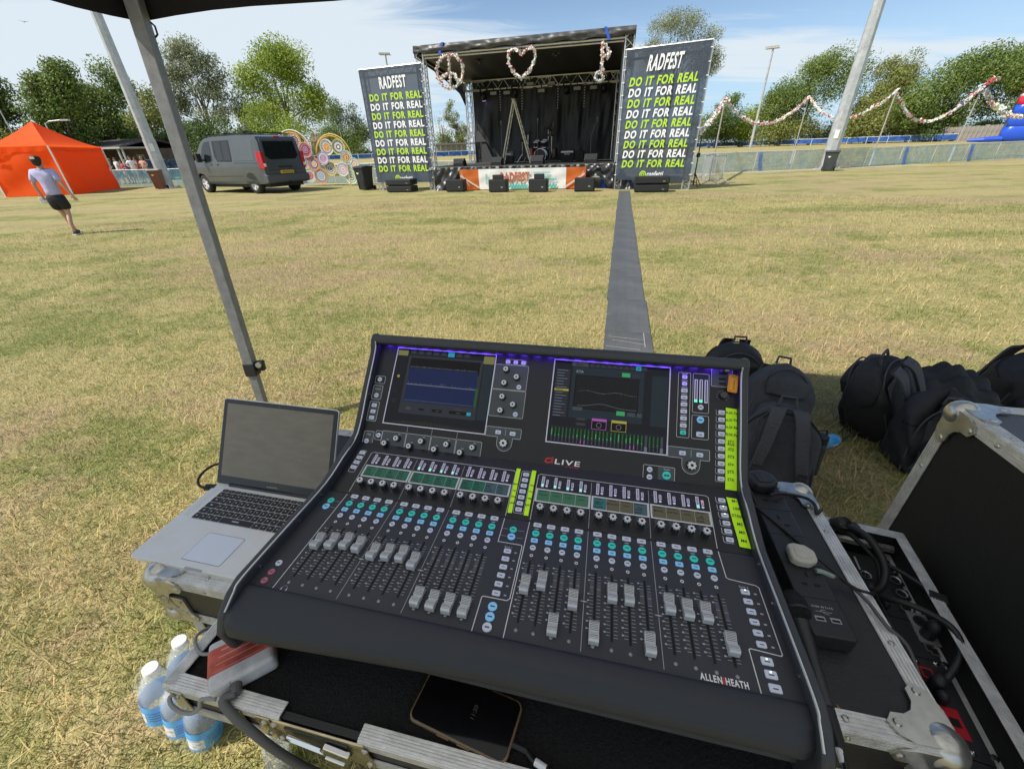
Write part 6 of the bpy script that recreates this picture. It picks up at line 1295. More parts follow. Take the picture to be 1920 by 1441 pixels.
for dx in (0, .3893):
    q = [(.2365 + dx, .0480), (.2365 + dx, .0695), (.3150 + dx, .0695), (.3165 + dx, .0680), (.3165 + dx, .0490), (.3150 + dx, .0475), (.2990 + dx, .0475), (.2985 + dx, .036)] + arc(.2812 + dx, .0350, .0172, 0, -180, 10)[1:] + [(.2640 + dx, .0480)]
    p2.line(q, .0007, True, z0); p2b.prism(q[::-1], .0001, .0003); btn('soft', M2 @ T(.2645 + dx, .058, 0)); btn('soft', M2 @ T(.2977 + dx, .058, 0)); knob(KNb, M2 @ T(.2812 + dx, .0345, 0)); p2.line([(.2812 + dx, .052), (.2812 + dx, .066)], .0005, z=z0)
bx(.641, .6655, .0903, .2302); bx(.6707, .7023, .1452, .2302); bx(.6703, .7028, .0903, .1394); bx(.7068, .7481, .2052, .2451, True)
for k in range(9): btn('tealr' if k == 8 else 'vio' if k < 2 else 'soft', M2 @ T(.6536, .2203 - k * .01503, 0)); p2t.box(.6536 - .006, .6536 + .006, .2203 - k * .01503 + .0062, .2203 - k * .01503 + .0080, z0, z0 + .0001)
btn('oval', M2 @ T(.6866, .1572, 0)); btn('ovalb', M2 @ T(.6867, .1304, 0)); btn('big', M2 @ T(.6868, .1001, 0))
for k in range(3):
    u = .6768 + k * .0100; m = MB(M2); m.mi = 0; m.box(u - .0030, u + .0030, .1672, .2170, 0, .0010); m.mi = 1; m.box(u - .0016, u + .0016, .1735 if k < 2 else .169, .2158, .0010, .0011)
    if k < 2: m.mi = 2; m.box(u - .0028, u + .0028, .1675, .1725, .0010, .0012)
    m.build('level_meter', [mat('meter white', (.62, .62, .74), .35, emit=(.5, .5, .8), es=.15), mtr_d, mtr_g], DK)
bx(.579, .6403, -.0065, .026); p2b.prism(rrect(.6080, .6400, -.0062, .0257, .002), .0001, .0003); btn('oval', M2 @ T(.5915, .0170, 0)); btn('oval', M2 @ T(.5917, .0019, 0)); btn('go', M2 @ T(.6248, .0092, 0))
m = MB(M2); m.text('GO', T(.6248, .0068, .0024), .0068, .02); m.build('button_legend', txt_m, DK); p2t.text('Scene', T(.6248, .0195, z0), .0052, .01)
for k in range(10):
    s = .1503 - k * .01493; u = .7276; btn('soft', M2 @ T(u, s, 0)); p2.line([(u - .0105, s + .0055), (u - .0105, s - .0040), (u - .0085, s - .0060), (u + .006, s - .0060)], .0005, z=z0)
for s in (.235, .222, .212): m = MB(M2); m.box(.7215, .7345, s - .0022, s + .0022, .0003, .001); m.build('usb_port', black_m, DK)
MB(M2 @ T(.7290, .1858, 0)).lathe([(.0075, 0), (.0068, .010), (.0, .010)], 14).build('knob', knob_k, DK)
for k in range(11): a = R(225 - 27 * k); p2t.box(.7290 + .0112 * math.cos(a) - .0006, .7290 + .0112 * math.cos(a) + .0006, .1858 + .0112 * math.sin(a) - .0006, .1858 + .0112 * math.sin(a) + .0006, z0, z0 + .0001)
p2.build('panel_print', ink, DK, kind='stuff'); p2b.build('panel_fill', box_ink, DK, kind='stuff'); p2t.build('panel_print', ink2, DK, kind='stuff')
m = MB(M2); m.line([(.3905, .0180), (.3905, .0075), (.3800, .0055), (.3760, .0080), (.3790, .0140), (.3880, .0150)], .0028, z=z0); m.add([(.3935, .0195, z0), (.3905, .0160, z0), (.3905, .0050, z0), (.3930, .0050, z0)], [(0, 1, 2, 3)]); m.build('model_logo', mat('logo red', (.55, .03, .03), .5), DK)
m = MB(M2); fit(m, 'LIVE', T(.3965, .0045, z0), .0530, .0105, .015, .12); m.build('model_logo', MATS['logo white'], DK); m = MB(M2); fit(m, 'C3500', T(.4210, -.0032, z0), .0270, .0058, .014); m.build('model_logo', mat('logo dull red', (.45, .03, .03), .5), DK)
# ---- the two touch screens
scr = {k: mat('screen ' + k, (.003, .003, .004), .10, spec=.22, emit=c, es=.55) for k, c in dict(bg=(.006, .008, .012), blue=(.006, .014, .060), slate=(.012, .022, .030), tag=(.17, .16, .06), cyan=(.02, .28, .42), line=(.11, .13, .17), grey=(.045, .052, .06), white=(.24, .25, .27), green=(.012, .085, .018), lgreen=(.04, .30, .10), purple=(.32, .08, .36), yellow=(.34, .30, .05), dim=(.022, .026, .034), bar=(.055, .050, .022), black=(.002, .002, .002)).items()}; SK = list(scr)
def screen(u0, label, draw):
    W_, H_ = .2505, .1885; s0 = .0497; o = MB(M2).box(u0, u0 + W_, s0, s0 + H_, -.0005, .0014).build('touch_screen', scr['bg'], DK, label=label)
    f = MB(M2); f.line([(u0, s0), (u0 + W_, s0), (u0 + W_, s0 + H_), (u0, s0 + H_)], .0024, True, .0022); f.build('screen_rim', mat('screen rim', (.60, .58, .72), .3, .3), o)
    m = MB(M2); lay = [0]
    def rc(k, a, b, c, d): lay[0] += 1; m.mi = SK.index(k); m.add([(u0 + W_ * a, s0 + H_ * c, .0016 + lay[0] * 1e-6), (u0 + W_ * b, s0 + H_ * c, .0016 + lay[0] * 1e-6), (u0 + W_ * b, s0 + H_ * d, .0016 + lay[0] * 1e-6), (u0 + W_ * a, s0 + H_ * d, .0016 + lay[0] * 1e-6)], [(0, 1, 2, 3)])
    def tx(k, s, x, y, sz, b=.01): lay[0] += 1; m.mi = SK.index(k); m.text(s, T(u0 + W_ * x, s0 + H_ * y, .0016 + lay[0] * 1e-6), sz, b)
    def cr(k, x, y, r, w): lay[0] += 1; m.mi = SK.index(k); m.line([(u0 + W_ * x + r * math.cos(q * PI / 8), s0 + H_ * y + r * math.sin(q * PI / 8)) for q in range(16)], w, True, .0016 + lay[0] * 1e-6)
    draw(rc, tx, cr); m.build('screen_image', [scr[k] for k in SK], o, kind='stuff'); return o
def d1(rc, tx, cr):
    rc('dim', .13, .885, .15, .91); rc('black', .155, .86, .70, .88); rc('blue', .16, .85, .30, .75); rc('slate', .895, .985, .16, .86); rc('tag', .01, .115, .90, .97); rc('tag', .885, .99, .87, .97); rc('cyan', .525, .59, .925, .985)
    for k in range(8): 
        if k != 5: rc('dim', .14 + k * .078, .20 + k * .078, .93, .985); rc('grey', .155 + k * .078, .185 + k * .078, .95, .96)
    rd = random.Random(2)
    for k in range(60): x = .17 + k * .0112; rc('white' if k % 6 == 0 else 'line', x, x + .004, .755, .755 + rd.uniform(.006, .016)); rc('line', x, x + .003, .53, .532 + rd.uniform(.0, .035) * (1 if rd.random() < .5 else .3)); rc('line', x, x + .003, .315, .328)
    rc('white', .16, .85, .524, .529); rc('green', .853, .872, .31, .55); cr('yellow', .06, .62, .0022, .0022); cr('dim', .055, .42, .004, .001); cr('dim', .06, .30, .004, .002)
    rc('grey', .20, .25, .20, .235); rc('black', .33, .38, .205, .23); rc('black', .46, .56, .20, .235); rc('grey', .50, .53, .213, .223); rc('black', .63, .84, .20, .24); rc('grey', .70, .74, .214, .224); rc('cyan', .80, .84, .20, .24); rc('grey', .68, .75, .255, .263)
    for k in range(52): x = .10 + k * .0165; rc('bar', x, x + .004, .02, .035 + .035 * math.exp(-((k - 20) / 16) ** 2) * rd.uniform(.6, 1.2))
def d2(rc, tx, cr):
    rc('slate', .17, .79, .31, .925); rc('black', .20, .75, .42, .83); rc('slate', .855, .985, .30, .885); rc('grey', .16, .305, .935, .985); tx('black', 'Meters', .232, .945, .0062)
    for k in range(10): rc('cyan' if k == 8 else 'dim', .315 + k * .05, .36 + k * .05, .935, .985); rc('grey' if k != 8 else 'blue', .325 + k * .05, .35 + k * .05, .953, .962)
    tx('white', 'RTA', .235, .855, .0085)
    for k in range(17): rc('yellow' if k == 7 else 'dim', .025, .15, .86 - k * .0345, .885 - k * .0345); rc('line' if k != 7 else 'black', .035, .10 + .03 * (k % 3 == 0), .868 - k * .0345, .876 - k * .0345)
    for k in range(32): rc('dim', .22 + k * .0165, .222 + k * .0165, .43, .82)
    for k in range(22): rc('dim', .21, .745, .44 + k * .0175, .4425 + k * .0175)
    rd = random.Random(5)
    for k in range(40): x = .24 + k * .0125; rc('line', x, x + .010, .63 + .012 * math.sin(k * .3) + .004 * rd.random(), .636 + .012 * math.sin(k * .3)); rc('line', x, x + .010, .455 + .04 * math.exp(-((k - 16) / 9) ** 2), .460 + .04 * math.exp(-((k - 16) / 9) ** 2))
    rc('lgreen', .60, .67, .845, .895); rc('dim', .69, .755, .845, .89); rc('dim', .77, .785, .845, .89); rc('lgreen', .575, .645, .385, .435); rc('grey', .665, .73, .385, .43); rc('grey', .745, .785, .385, .43); rc('grey', .20, .285, .40, .44); rc('slate', .40, .55, .345, .385)
    for a, k in ((.375, 'purple'), (.54, 'yellow')): rc(k, a, a + .125, .20, .325); rc('black', a + .004, a + .121, .205, .295); cr('white', a + .062, .25, .0052, .0006)
    rc('dim', .24, .325, .285, .32); rc('dim', .24, .325, .225, .26); rc('grey', .255, .31, .298, .306); rc('grey', .255, .31, .238, .246); rc('dim', .02, .98, .195, .199)
    for k in range(30):
        x = .035 + k * .0315; rc('green', x, x + .012, .085, .185); rc('lgreen', x + .002, x + .010, .085, .09 + (rd.random() ** 2.2) * .085); rc('line', x, x + .014, .068, .074); rc('purple' if k in (8, 9, 21, 22) else 'grey', x + .003, x + .011, .018, .060)
        if k in (25, 29): rc('grey', x - .002, x + .017, .08, .19); rc('line', x - .004, x + .019, .012, .064)
screen(-.0155, 'left touch screen showing a blue equaliser page', d1); screen(.373, 'right touch screen showing black analyser grids over green meters', d2)
# ---- fluorescent label tape with pen writing
tape_m = mat('fluorescent tape', (.50, .86, .015), .6, var=.06, vs=60, bump=.1, bs=300, emit=(.5, .9, .0), es=.06); pen = mat('pen ink', (.012, .02, .012), .5)
def tape(pts, M, words, sz, lab):
    m = MB(M); m.grid(lambda u, v: V((pts[0][0] + (pts[1][0] - pts[0][0]) * u + (pts[2][0] - pts[0][0]) * v, pts[0][1] + (pts[1][1] - pts[0][1]) * u + (pts[2][1] - pts[0][1]) * v, .0022 + .0006 * math.sin(v * 9))), 2, 12); o = m.build('label_tape', tape_m, DK, label=lab)
    w = MB(M); rd = random.Random(len(words))
    for s, x, y in words: w.text(s, T(x, y, .0034) @ RZ(rd.uniform(-.12, .1)), sz * rd.uniform(1.05, 1.25), .012, .95, .12)
    w.build('handwriting', pen, o)
tape([(.3212, .0105), (.3300, .0105), (.3190, .1165)], M1, [('MON', .3245, .075), ('INS', .3245, .0595), ('UFX', .3250, .045), ('VFX', .3255, .030)], .0046, 'narrow fluorescent tape left of the middle buttons')
tape([(.3535, .0100), (.3625, .0100), (.3525, .1165)], M1, [('VRB', .3580, .077), ('VFX', .3580, .062), ('VMS', .3582, .046), ('BLKS', .3582, .031)], .0046, 'narrow fluorescent tape right of the middle buttons')
LB = ['AUX Fx', 'AUX Fx', 'AUX Fx', 'AUX Fx', 'ST1', 'ST2', 'ST3', 'ST4', 'ST5', 'ST6']
tape([(.7348, -.0135), (.7558, -.0150), (.7348, .1610)], M2, [(s, .7442, .1480 - k * .01493) for k, s in enumerate(LB)] + [('AUX', .7442, .0835)], .0066, 'long fluorescent tape beside the screen panel buttons')
tape([(.7372, .0130), (.7555, .0120), (.7325, .1130)], M1, [(s, .7455, .1030 - k * .0162) for k, s in enumerate(['M1', 'USB', 'STRIPS', 'M2', 'M3', 'M4'])], .0066, 'fluorescent tape beside the knob panel buttons')
# ---- key tag hanging from a memory stick
t = thing('key_tag', 'orange plastic key tag hanging from the memory stick on the desk', 'key tag', MF @ M2 @ T(.7455, .2150, .011) @ RZ(-.12) @ RX(-.10)); om = mat('amber plastic', (.62, .22, .012), .22, var=.15, vs=50, coat=.5)
MB().prism(rrect(-.0095, .0095, -.024, .016, .003) , -.0012, .0012).build('fob', om, t, bevel=.0006); MB().box(-.0065, .0065, -.019, .006, .0013, .0016).build('paper_insert', mat('orange paper', (.66, .30, .03), .7), t)
m = MB(); m.text('Audio only', T(.001, -.0065, .0018) @ RZ(-PI / 2), .0048, .006); m.build('handwriting', pen, t); MB().tube(arc_ if False else [(.005 * math.cos(a * PI / 6), .016 + .005 * math.sin(a * PI / 6), .001) for a in range(12)], .0007, 5, True).build('split_ring', chrome, t)
t = thing('memory_stick', 'small black memory stick plugged into the desk beside the orange tag', 'memory stick', MF @ M2 @ T(.731, .2350, .002)); MB().box(-.006, .006, -.0025, .0025, 0, .018).build('stick', black_p, t, bevel=.001); MB().box(-.004, .004, -.002, .002, .018, .020).build('end_cap', mat('grey cap', (.2, .2, .2), .4), t)
# ================================================================== FLIGHT CASES
alu = mat('case aluminium', (.68, .68, .67), .40, .45, var=.22, vs=30, bump=.12, bs=120); lam = mat('black case laminate', (.024, .024, .026), .5, var=.3, vs=7, bump=.15, bs=200); lam_g = mat('grey case laminate', (.075, .080, .095), .55, var=.15, vs=9, bump=.15, bs=200); lam_b = mat('case inner black', (.012, .012, .011), .75, bump=.2, bs=150); steel = mat('zinc steel', (.50, .50, .47), .30, .85, var=.25, vs=25); foam = mat('black foam', (.010, .010, .011), .95, bump=1., bs=260, var=.4, vs=150)
rivet_me = None
def edge(mb, p, d, n1, n2, L, w=.030, ridges=True):
    d, n1, n2 = V(d), V(n1), V(n2); M = MX(((d.x, -n2.x, n1.x, p[0]), (d.y, -n2.y, n1.y, p[1]), (d.z, -n2.z, n1.z, p[2]), (0, 0, 0, 1))); sv = mb.T; mb.T = sv @ M; t = .0016
    mb.box(0, L, -t, w, 0, t); mb.box(0, L, -t, 0, -w, 0)
    if ridges:
        for k in range(5):
            y = .002 + k * (w - .005) / 4; mb.box(0, L, y - .0012, y + .0012, t, t + .0013); mb.box(0, L, -t - .0013, -t, -y - .0012, -y + .0012)
    mb.T = sv
def corner_mesh():
    m = MB(); m.sm = True; n = 12
    m.grid(lambda u, v: V((.013, .013, -.013)) + V((math.cos(u * 2 * PI) * math.sin(v * PI), math.sin(u * 2 * PI) * math.sin(v * PI), math.cos(v * PI))) * .027, 20, 12)
    m.sm = False; L = [(0, 0), (.052, 0), (.070, .006), (.078, .020), (.068, .032), (.052, .033), (.040, .040), (.033, .052), (.032, .068), (.020, .078), (.006, .070), (0, .052)]
    m.prism(L, .003, .0065, 'z'); q = m.T; m.T = q @ MX(((1, 0, 0, 0), (0, 0, 1, 0), (0, -1, 0, 0), (0, 0, 0, 1))); m.prism(L, -.0065, -.003, 'z'); m.T = q @ MX(((0, 0, 1, 0), (1, 0, 0, 0), (0, -1, 0, 0), (0, 0, 0, 1))) ; m.prism(L, -.0065, -.003, 'z'); m.T = q
    for a, b in ((.066, .020), (.020, .066)):
        m.cyl((a, b, .0065), (a, b, .0085), .0055, .004, 8); m.cyl((a, -.0065, -b), (a, -.0085, -b), .0055, .004, 8); m.cyl((-.0065, a, -b), (-.0085, a, -b), .0055, .004, 8)
    me = bpy.data.meshes.new('corner'); me.from_pydata(m.v, [], m.f); me.materials.append(steel); me.polygons.foreach_set('use_smooth', m.s); me.update(); return me
CORN = corner_mesh(); [setattr(v, 'co', v.co * 1.2) for v in CORN.vertices]; rm = MB(); rm.lathe([(.0055, 0), (.0045, .0018), (.002, .0026), (.0012, .0018), (0, .0018)], 10); RIV = bpy.data.meshes.new('rivet'); RIV.from_pydata(rm.v, [], rm.f); RIV.materials.append(steel); RIV.update()
def case(t, x0, x1, y0, y1, z0, z1, top=lam, side=lam, open_top=False, corners=True, floor=None, rim=.030):
    """flight case panels, extrusions, rivets and ball corners as parts of t"""
    if not open_top: MB().box(x0 + .002, x1 - .002, y0 + .002, y1 - .002, z1 - .009, z1).build('panel', top, t)
    for a in ((x0, x1, y0, y0 + .009), (x0, x1, y1 - .009, y1), (x0, x0 + .009, y0 + .01, y1 - .01), (x1 - .009, x1, y0 + .01, y1 - .01)): MB().box(a[0], a[1], a[2], a[3], z0, z1 - (.0 if open_top else .010)).build('panel', side, t)
    MB().box(x0 + .01, x1 - .01, y0 + .01, y1 - .01, z0, z0 + .009).build('panel', floor or side, t)
    X, Y, Z = V((1, 0, 0)), V((0, 1, 0)), V((0, 0, 1)); g = .001
    E_ = []
    for zz, nz in ((z1 + g, Z), (z0 - g, -Z)):
        E_ += [((x0 + .03, y0 - g, zz), X, nz, -Y, x1 - x0 - .06), ((x0 + .03, y1 + g, zz), X, nz, Y, x1 - x0 - .06), ((x0 - g, y0 + .03, zz), Y, nz, -X, y1 - y0 - .06), ((x1 + g, y0 + .03, zz), Y, nz, X, y1 - y0 - .06)]
    for xx, nx in ((x0 - g, -X), (x1 + g, X)):
        for yy, ny in ((y0 - g, -Y), (y1 + g, Y)): E_.append(((xx, yy, z0 + .03), Z, nx, ny, z1 - z0 - .06))
    for p, d, a, b, L in E_:
        if L < .02: continue
        m = MB(); edge(m, p, d, a, b, L, rim); e = m.build('edge_extrusion', alu, t); n = max(2, int(L / .22))
        for i in range(n):
            c = V(p) + d * (L * (i + .5) / n)
            for nn, inn in ((a, -b), (b, -a)):
                o = put('rivet', RIV, e, frame(c + inn * rim * .55 + nn * .003, d, nn))
    if corners:
        for sx, xx in ((1, x0), (-1, x1)):
            for sy, yy in ((1, y0), (-1, y1)):
                for sz, zz in ((1, z1), (-1, z0)):
                    M = MX(((sx, 0, 0, xx), (0, sy, 0, yy), (0, 0, sz, zz), (0, 0, 0, 1))); put('ball_corner', CORN, t, M)
CA = thing('flight_case', 'long black flight case with aluminium edges carrying the desk, laptop and power strip', 'flight case', MF)
ZA = -.197; case(CA, -.488, 1.0595, .052, .640, ZA - .150, ZA, lam, lam)
LG = MB(); LG.box(-.47, .99, .07, .62, -.86, ZA - .1505); LG.build('case_base', lam, CA)
for x in (-.472, .992): m = MB(); edge(m, (x, .068, -.84), (0, 0, 1), (-1 if x < 0 else 1, 0, 0), (0, -1, 0), .48); m.build('edge_extrusion', alu, CA)
m = MB(); edge(m, (-.45, .068, -.86), (1, 0, 0), (0, 0, -1), (0, -1, 0), 1.42); m.build('edge_extrusion', alu, CA)
for x in (-.40, .92):
    for y in (.12, .56): MB().cyl((x - .02, y, -.875), (x + .02, y, -.875), .026, n=16).build('castor', black_p, CA)
for x in (-.487, -.30): # butterfly hinge plates on the front
    m = MB(); m.box(x + .005, x + .075, .0455, .0505, ZA - .125, ZA - .062); [m.cyl((x + a, .0465, ZA - b), (x + a, .0425, ZA - b), .005, n=8) for a in (.018, .062) for b in (.075, .112)]; m.build('joint_plate', steel, CA)
# the shallow tray under the desk
TB = thing('flight_case_tray', 'shallow foam lined flight case tray holding the mixing desk', 'flight case', MF)
x0, x1, y0, y1, zt, zb_ = -.168, .792, -.1405, .600, -.121, -.1945
MB().box(x0 + .012, x1 - .012, y0 + .012, y1 - .012, zb_, zt - .008).build('foam_bed', foam, TB)
for a, b, c, d in ((x0, x1, y0, y0 + .010), (x0, x1, y1 - .01, y1), (x0, x0 + .01, y0 + .011, y1 - .011), (x1 - .01, x1, y0 + .011, y1 - .011)): MB().box(a, b, c, d, zb_, zt - .004).build('panel', lam, TB)
def rim_(t, p, d, n2, L): 
    m = MB(); edge(m, p, d, (0, 0, 1), n2, L, .020); m.build('edge_extrusion', alu, t)
rim_(TB, (x0, y0 - .001, zt), (1, 0, 0), (0, -1, 0), .215); rim_(TB, (x0 + .345, y0 - .001, zt), (1, 0, 0), (0, -1, 0), x1 - x0 - .345)
rim_(TB, (x0 - .001, y0, zt), (0, 1, 0), (-1, 0, 0), y1 - y0); rim_(TB, (x1 + .001, y0, zt), (0, 1, 0), (1, 0, 0), y1 - y0)
m = MB(); edge(m, (x0, y0 - .001, zb_ - .001), (1, 0, 0), (0, 0, -1), (0, -1, 0), x1 - x0, .022); m.build('edge_extrusion', alu, TB)
m = MB(); edge(m, (x0 - .001, y0, zb_ - .001), (0, 1, 0), (0, 0, -1), (-1, 0, 0), y1 - y0, .022); m.build('edge_extrusion', alu, TB)
# butterfly latch on the tray front
lx = x0 + .205; gold = mat('passivated steel', (.52, .46, .30), .28, .85, var=.3, vs=30)
m = MB(); m.prism([(lx, zt - .002), (lx + .150, zt - .002), (lx + .158, zb_ + .004), (lx - .008, zb_ + .004)], y0 - .0065, y0 - .0030, 'y'); L0 = m.build('latch_dish', gold, TB, bevel=.001)
m = MB(); m.box(lx + .020, lx + .125, y0 - .009, y0 - .0065, zt - .040, zt - .008); m.build('latch_recess', mat('latch recess', (.05, .055, .05), .35, .6), L0)
m = MB(); m.tube([(lx + .030, y0 - .014, zt - .014), (lx + .085, y0 - .016, zt - .018), (lx + .088, y0 - .016, zt - .030), (lx + .032, y0 - .014, zt - .026)], .0030, 6, True); m.build('latch_hook', chrome, L0)
m = MB(frame((lx + .108, y0 - .014, zt - .024), (1, 0, -.25))); m.box(-.020, .020, -.004, .004, -.018, .010); m.prism([(-.016, -.018), (.016, -.018), (.010, -.036), (-.010, -.036)], -.006, -.002, 'y'); m.build('butterfly_key', chrome, L0, bevel=.0015)
for a in (-.001, .151): 
    for b in (.014, .058): put('rivet', RIV, L0, frame((lx + a, y0 - .0065, zt - b), (1, 0, 0), (0, -1, 0)))
for a in (.010, .120, .172): 
    m = MB(); m.box(x0 + a, x0 + a + .026, y0 - .0062, y0 - .003, zt - .068, zt - .004); o = m.build('corner_brace', gold if a > .05 else steel, TB, bevel=.003)
    for b in (.018, .052): put('rivet', RIV, o, frame((x0 + a + .013, y0 - .0062, zt - b), (1, 0, 0), (0, -1, 0)))
for x in (.46, .70): put('rivet', RIV, TB, frame((x, y0 - .004, zb_ + .014), (1, 0, 0), (0, -1, 0)))
m = MB(); m.box(x0 + .10, x0 + .1015, y0 + .012, -.06, zt - .0079, zt - .0070); m.build('foam_seam', black_m, TB)

# ================================================================== RACK CASE WITH THE STAGE BOX
ZD = -.250; exd = V((-.134, -.991, 0)).normalized(); RK = thing('rack_case', 'open rack flight case with black connector panel and cables at lower right', 'rack case', MF @ frame((1.268, .563, ZD), exd, (0, 0, 1)))
LD, WD = .62, .186                             # x runs to the front, y = 0 is the right rim, negative is left
for a, b, c, d in ((0, LD, -.010, 0), (0, LD, -WD, -WD + .010), (0, .010, -WD + .011, -.011), (LD - .01, LD, -WD + .011, -.011)): MB().box(a, b, c, d, -.50, 0).build('panel', lam_b, RK)
MB().box(.01, LD - .01, -WD + .01, -.01, -.50, -.49).build('panel', lam_b, RK)
def rim2(p, d, n2, L, w=.022):
    m = MB(); edge(m, p, d, (0, 0, 1), n2, L, w); m.build('edge_extrusion', alu, RK)
rim2((0, .001, .001), (1, 0, 0), (0, 1, 0), LD); rim2((-.001, -WD, .001), (0, 1, 0), (-1, 0, 0), WD); rim2((0, -WD - .001, .001), (1, 0, 0), (0, -1, 0), LD)
zp = -.055; rackp = mat('rack panel', (.020, .020, .022), .45, var=.15, vs=15); red_p = mat('red anodised panel', (.42, .015, .025), .4)
for i, (a, b) in enumerate(((.045, .215), (.217, .300), (.302, .470), (.472, .590))): MB().box(a, b, -WD + .022, -.024, zp - .002, zp).build('rack_panel', rackp, RK)
for y in (-WD + .016, -.018): MB().box(.02, LD - .02, y - .006, y + .006, zp - .03, zp - .003).build('rack_rail', alu, RK)
MB().tube([(.03, -WD + .02, -.03), (.03, -.02, -.03)], .010, 6).build('rack_bar', steel, RK)
RKI = RK.matrix_world.inverted(); RP = lambda p, dz=0.: RKI @ ONP(p, RK.matrix_world @ V((0, 0, zp + dz)), RK.matrix_world.to_3x3() @ V((0, 0, 1)))
sock = mat('socket steel', (.40, .40, .39), .3, .8)
def xlr(p, s=1.):
    c = RP(p); o = MB(T(c.x, c.y, zp)).prism(rrect(-.013 * s, .013 * s, -.0155 * s, .0155 * s, .004), .0002, .002).build('xlr_socket', mat('socket plate', (.035, .035, .037), .35, .4), RK)
    MB(T(c.x, c.y, zp)).lathe([(.0085 * s, .002), (.0115 * s, .0035), (.0115 * s, .002)], 16).build('socket_ring', sock, o); MB(T(c.x, c.y, zp)).lathe([(.0085 * s, .0022), (0, .0023)], 16).build('socket_hole', black_m, o)
    [MB(T(c.x + a * s, c.y + b * s, zp)).cyl((0, 0, .002), (0, 0, .003), .0016, n=6).build('pin', chrome, o) for a, b in ((.004, .003), (.004, -.003), (-.004, 0))]
for p in ((1667, 1068), (1678, 1088), (1690, 1113), (1699, 1140), (1623, 1078)): xlr(p)
c0, c1 = RP((1703, 1152)), RP((1770, 1208)); pc = (c0 + c1) / 2
pl = MB().prism([(pc.x + a, pc.y + b) for a, b in rrect(-.036, .036, -.024, .024, .003)], zp + .0002, zp + .0025).build('steel_plate', mat('brushed plate', (.55, .55, .54), .3, .7), RK)
MB(T(pc.x - .014, pc.y - .004, zp)).lathe([(.010, .0027), (.0135, .005), (.0135, .0026)], 18).build('socket_ring', black_p, pl)
MB(T(pc.x - .014, pc.y - .004, zp)).lathe([(.010, .003), (0, .0031)], 16).build('socket_hole', black_m, pl)
for p, a in (((1752, 1222), 0), ((1742, 1215), 0)):
    c = RP(p); m = MB(T(c.x, c.y, zp)); m.box(-.008, .008, -.007, .007, .0003, .0025); m.build('ethernet_port', sock, RK); m = MB(T(c.x, c.y, zp)); m.box(-.006, .006, -.005, .005, .0026, .0029); m.build('port_hole', black_m, RK)
for p, w, h in (((1738, 1262), .022, .020), ((1762, 1298), .022, .020), ((1790, 1355), .050, .026)):
    c = RP(p); m = MB(T(c.x, c.y, zp)); m.box(-w / 2, w / 2, -h / 2, h / 2, .0003, .0024); o = m.build('red_plate', red_p, RK); m = MB(T(c.x, c.y, zp)); m.box(-.007, .007, -.007, .007, .0025, .0034); m.build('port_hole', black_m, o)
for p in ((1822, 1411), (1865, 1421), (1890, 1425), (1754, 1244), (1772, 1246), (1640, 1050), (1716, 1240)):
    c = RP(p); MB(T(c.x, c.y, zp)).lathe([(.006, .0002), (.005, .003), (.002, .0036), (0, .0032)], 12).build('panel_screw', chrome, RK)
c = RP((1607, 1055)); MB(T(c.x, c.y, zp)).box(-.02, .02, -.002, .002, .0003, .0010).build('panel_mark', ink2, RK)
lab = MB()
for p in ((1672, 1085), (1684, 1108), (1700, 1130), (1745, 1128), (1720, 1165)): c = RP(p); lab.box(c.x - .004, c.x + .004, c.y + .014, c.y + .0155, zp + .0003, zp + .0006)
lab.build('panel_print', ink2, RK, kind='stuff')

# ================================================================== BIG CASE AT THE RIGHT
EC = thing('flight_case', 'tall black flight case with ball corners and grey top at the right edge', 'flight case', MF)
case(EC, 1.312, 1.98, -.30, .682, -.86, .073, lam_g, lam_b)
# ================================================================== LAPTOP
alum = mat('laptop aluminium', (.80, .81, .83), .40, .25, var=.06, vs=16, vc=(.70, .69, .66)); keym = mat('laptop key', (.018, .018, .020), .55); pad_m = mat('trackpad glass', (.74, .78, .86), .32, .25); lidb = mat('laptop bezel', (.012, .012, .014), .18, spec=.6)
LT = thing('laptop', 'open silver laptop with a dusty dark screen beside the mixing desk', 'laptop', MF @ T(-.5555, .0725, -.1965))
LW, LDp, LH = .3645, .252, .0165
MB().prism(rrect(0, LW, 0, LDp, .012, 4), .003, LH).build('base', alum, LT, bevel=.0012)
for x in (.03, LW - .03):
    for y in (.03, LDp - .03): MB().cyl((x, y, 0), (x, y, .003), .008, n=12).build('foot', black_p, LT)
MB().prism(rrect(LW / 2 - .052, LW / 2 + .052, .019, .094, .004), LH + .0001, LH + .0006).build('trackpad', pad_m, LT); m = MB(); m.line(rrect(LW / 2 - .0525, LW / 2 + .0525, .0185, .0945, .004), .0007, True, LH + .0004); m.build('trackpad_gap', black_m, LT)
MB().box(LW / 2 - .024, LW / 2 + .024, -.0004, .004, LH - .0040, LH + .0004).build('thumb_notch', mat('notch', (.4, .4, .41), .4, .4), LT, bevel=.001)
MB().prism(rrect(.040, LW - .042, .124, .2305, .003), LH + .0001, LH + .0004).build('key_well', mat('key well', (.45, .46, .47), .5, .4), LT)
kp = {}
def key(x, y, w, h):
    k = (round(w, 4), round(h, 4))
    if k not in kp: mm = MB(); mm.prism(rrect(0, w, 0, h, .0018, 2), 0, .0014); mm.mi = 1; mm.box(w * .36, w * .58, h * .40, h * .62, .0014, .00145); kp[k] = proto(mm, [keym, mat('key legend', (.40, .40, .41), .5)])
    put('key', kp[k], LT, T(x, y, LH + .0004))
px_k, py_k = .0190, .0188; xk, yk = .0425, .1262
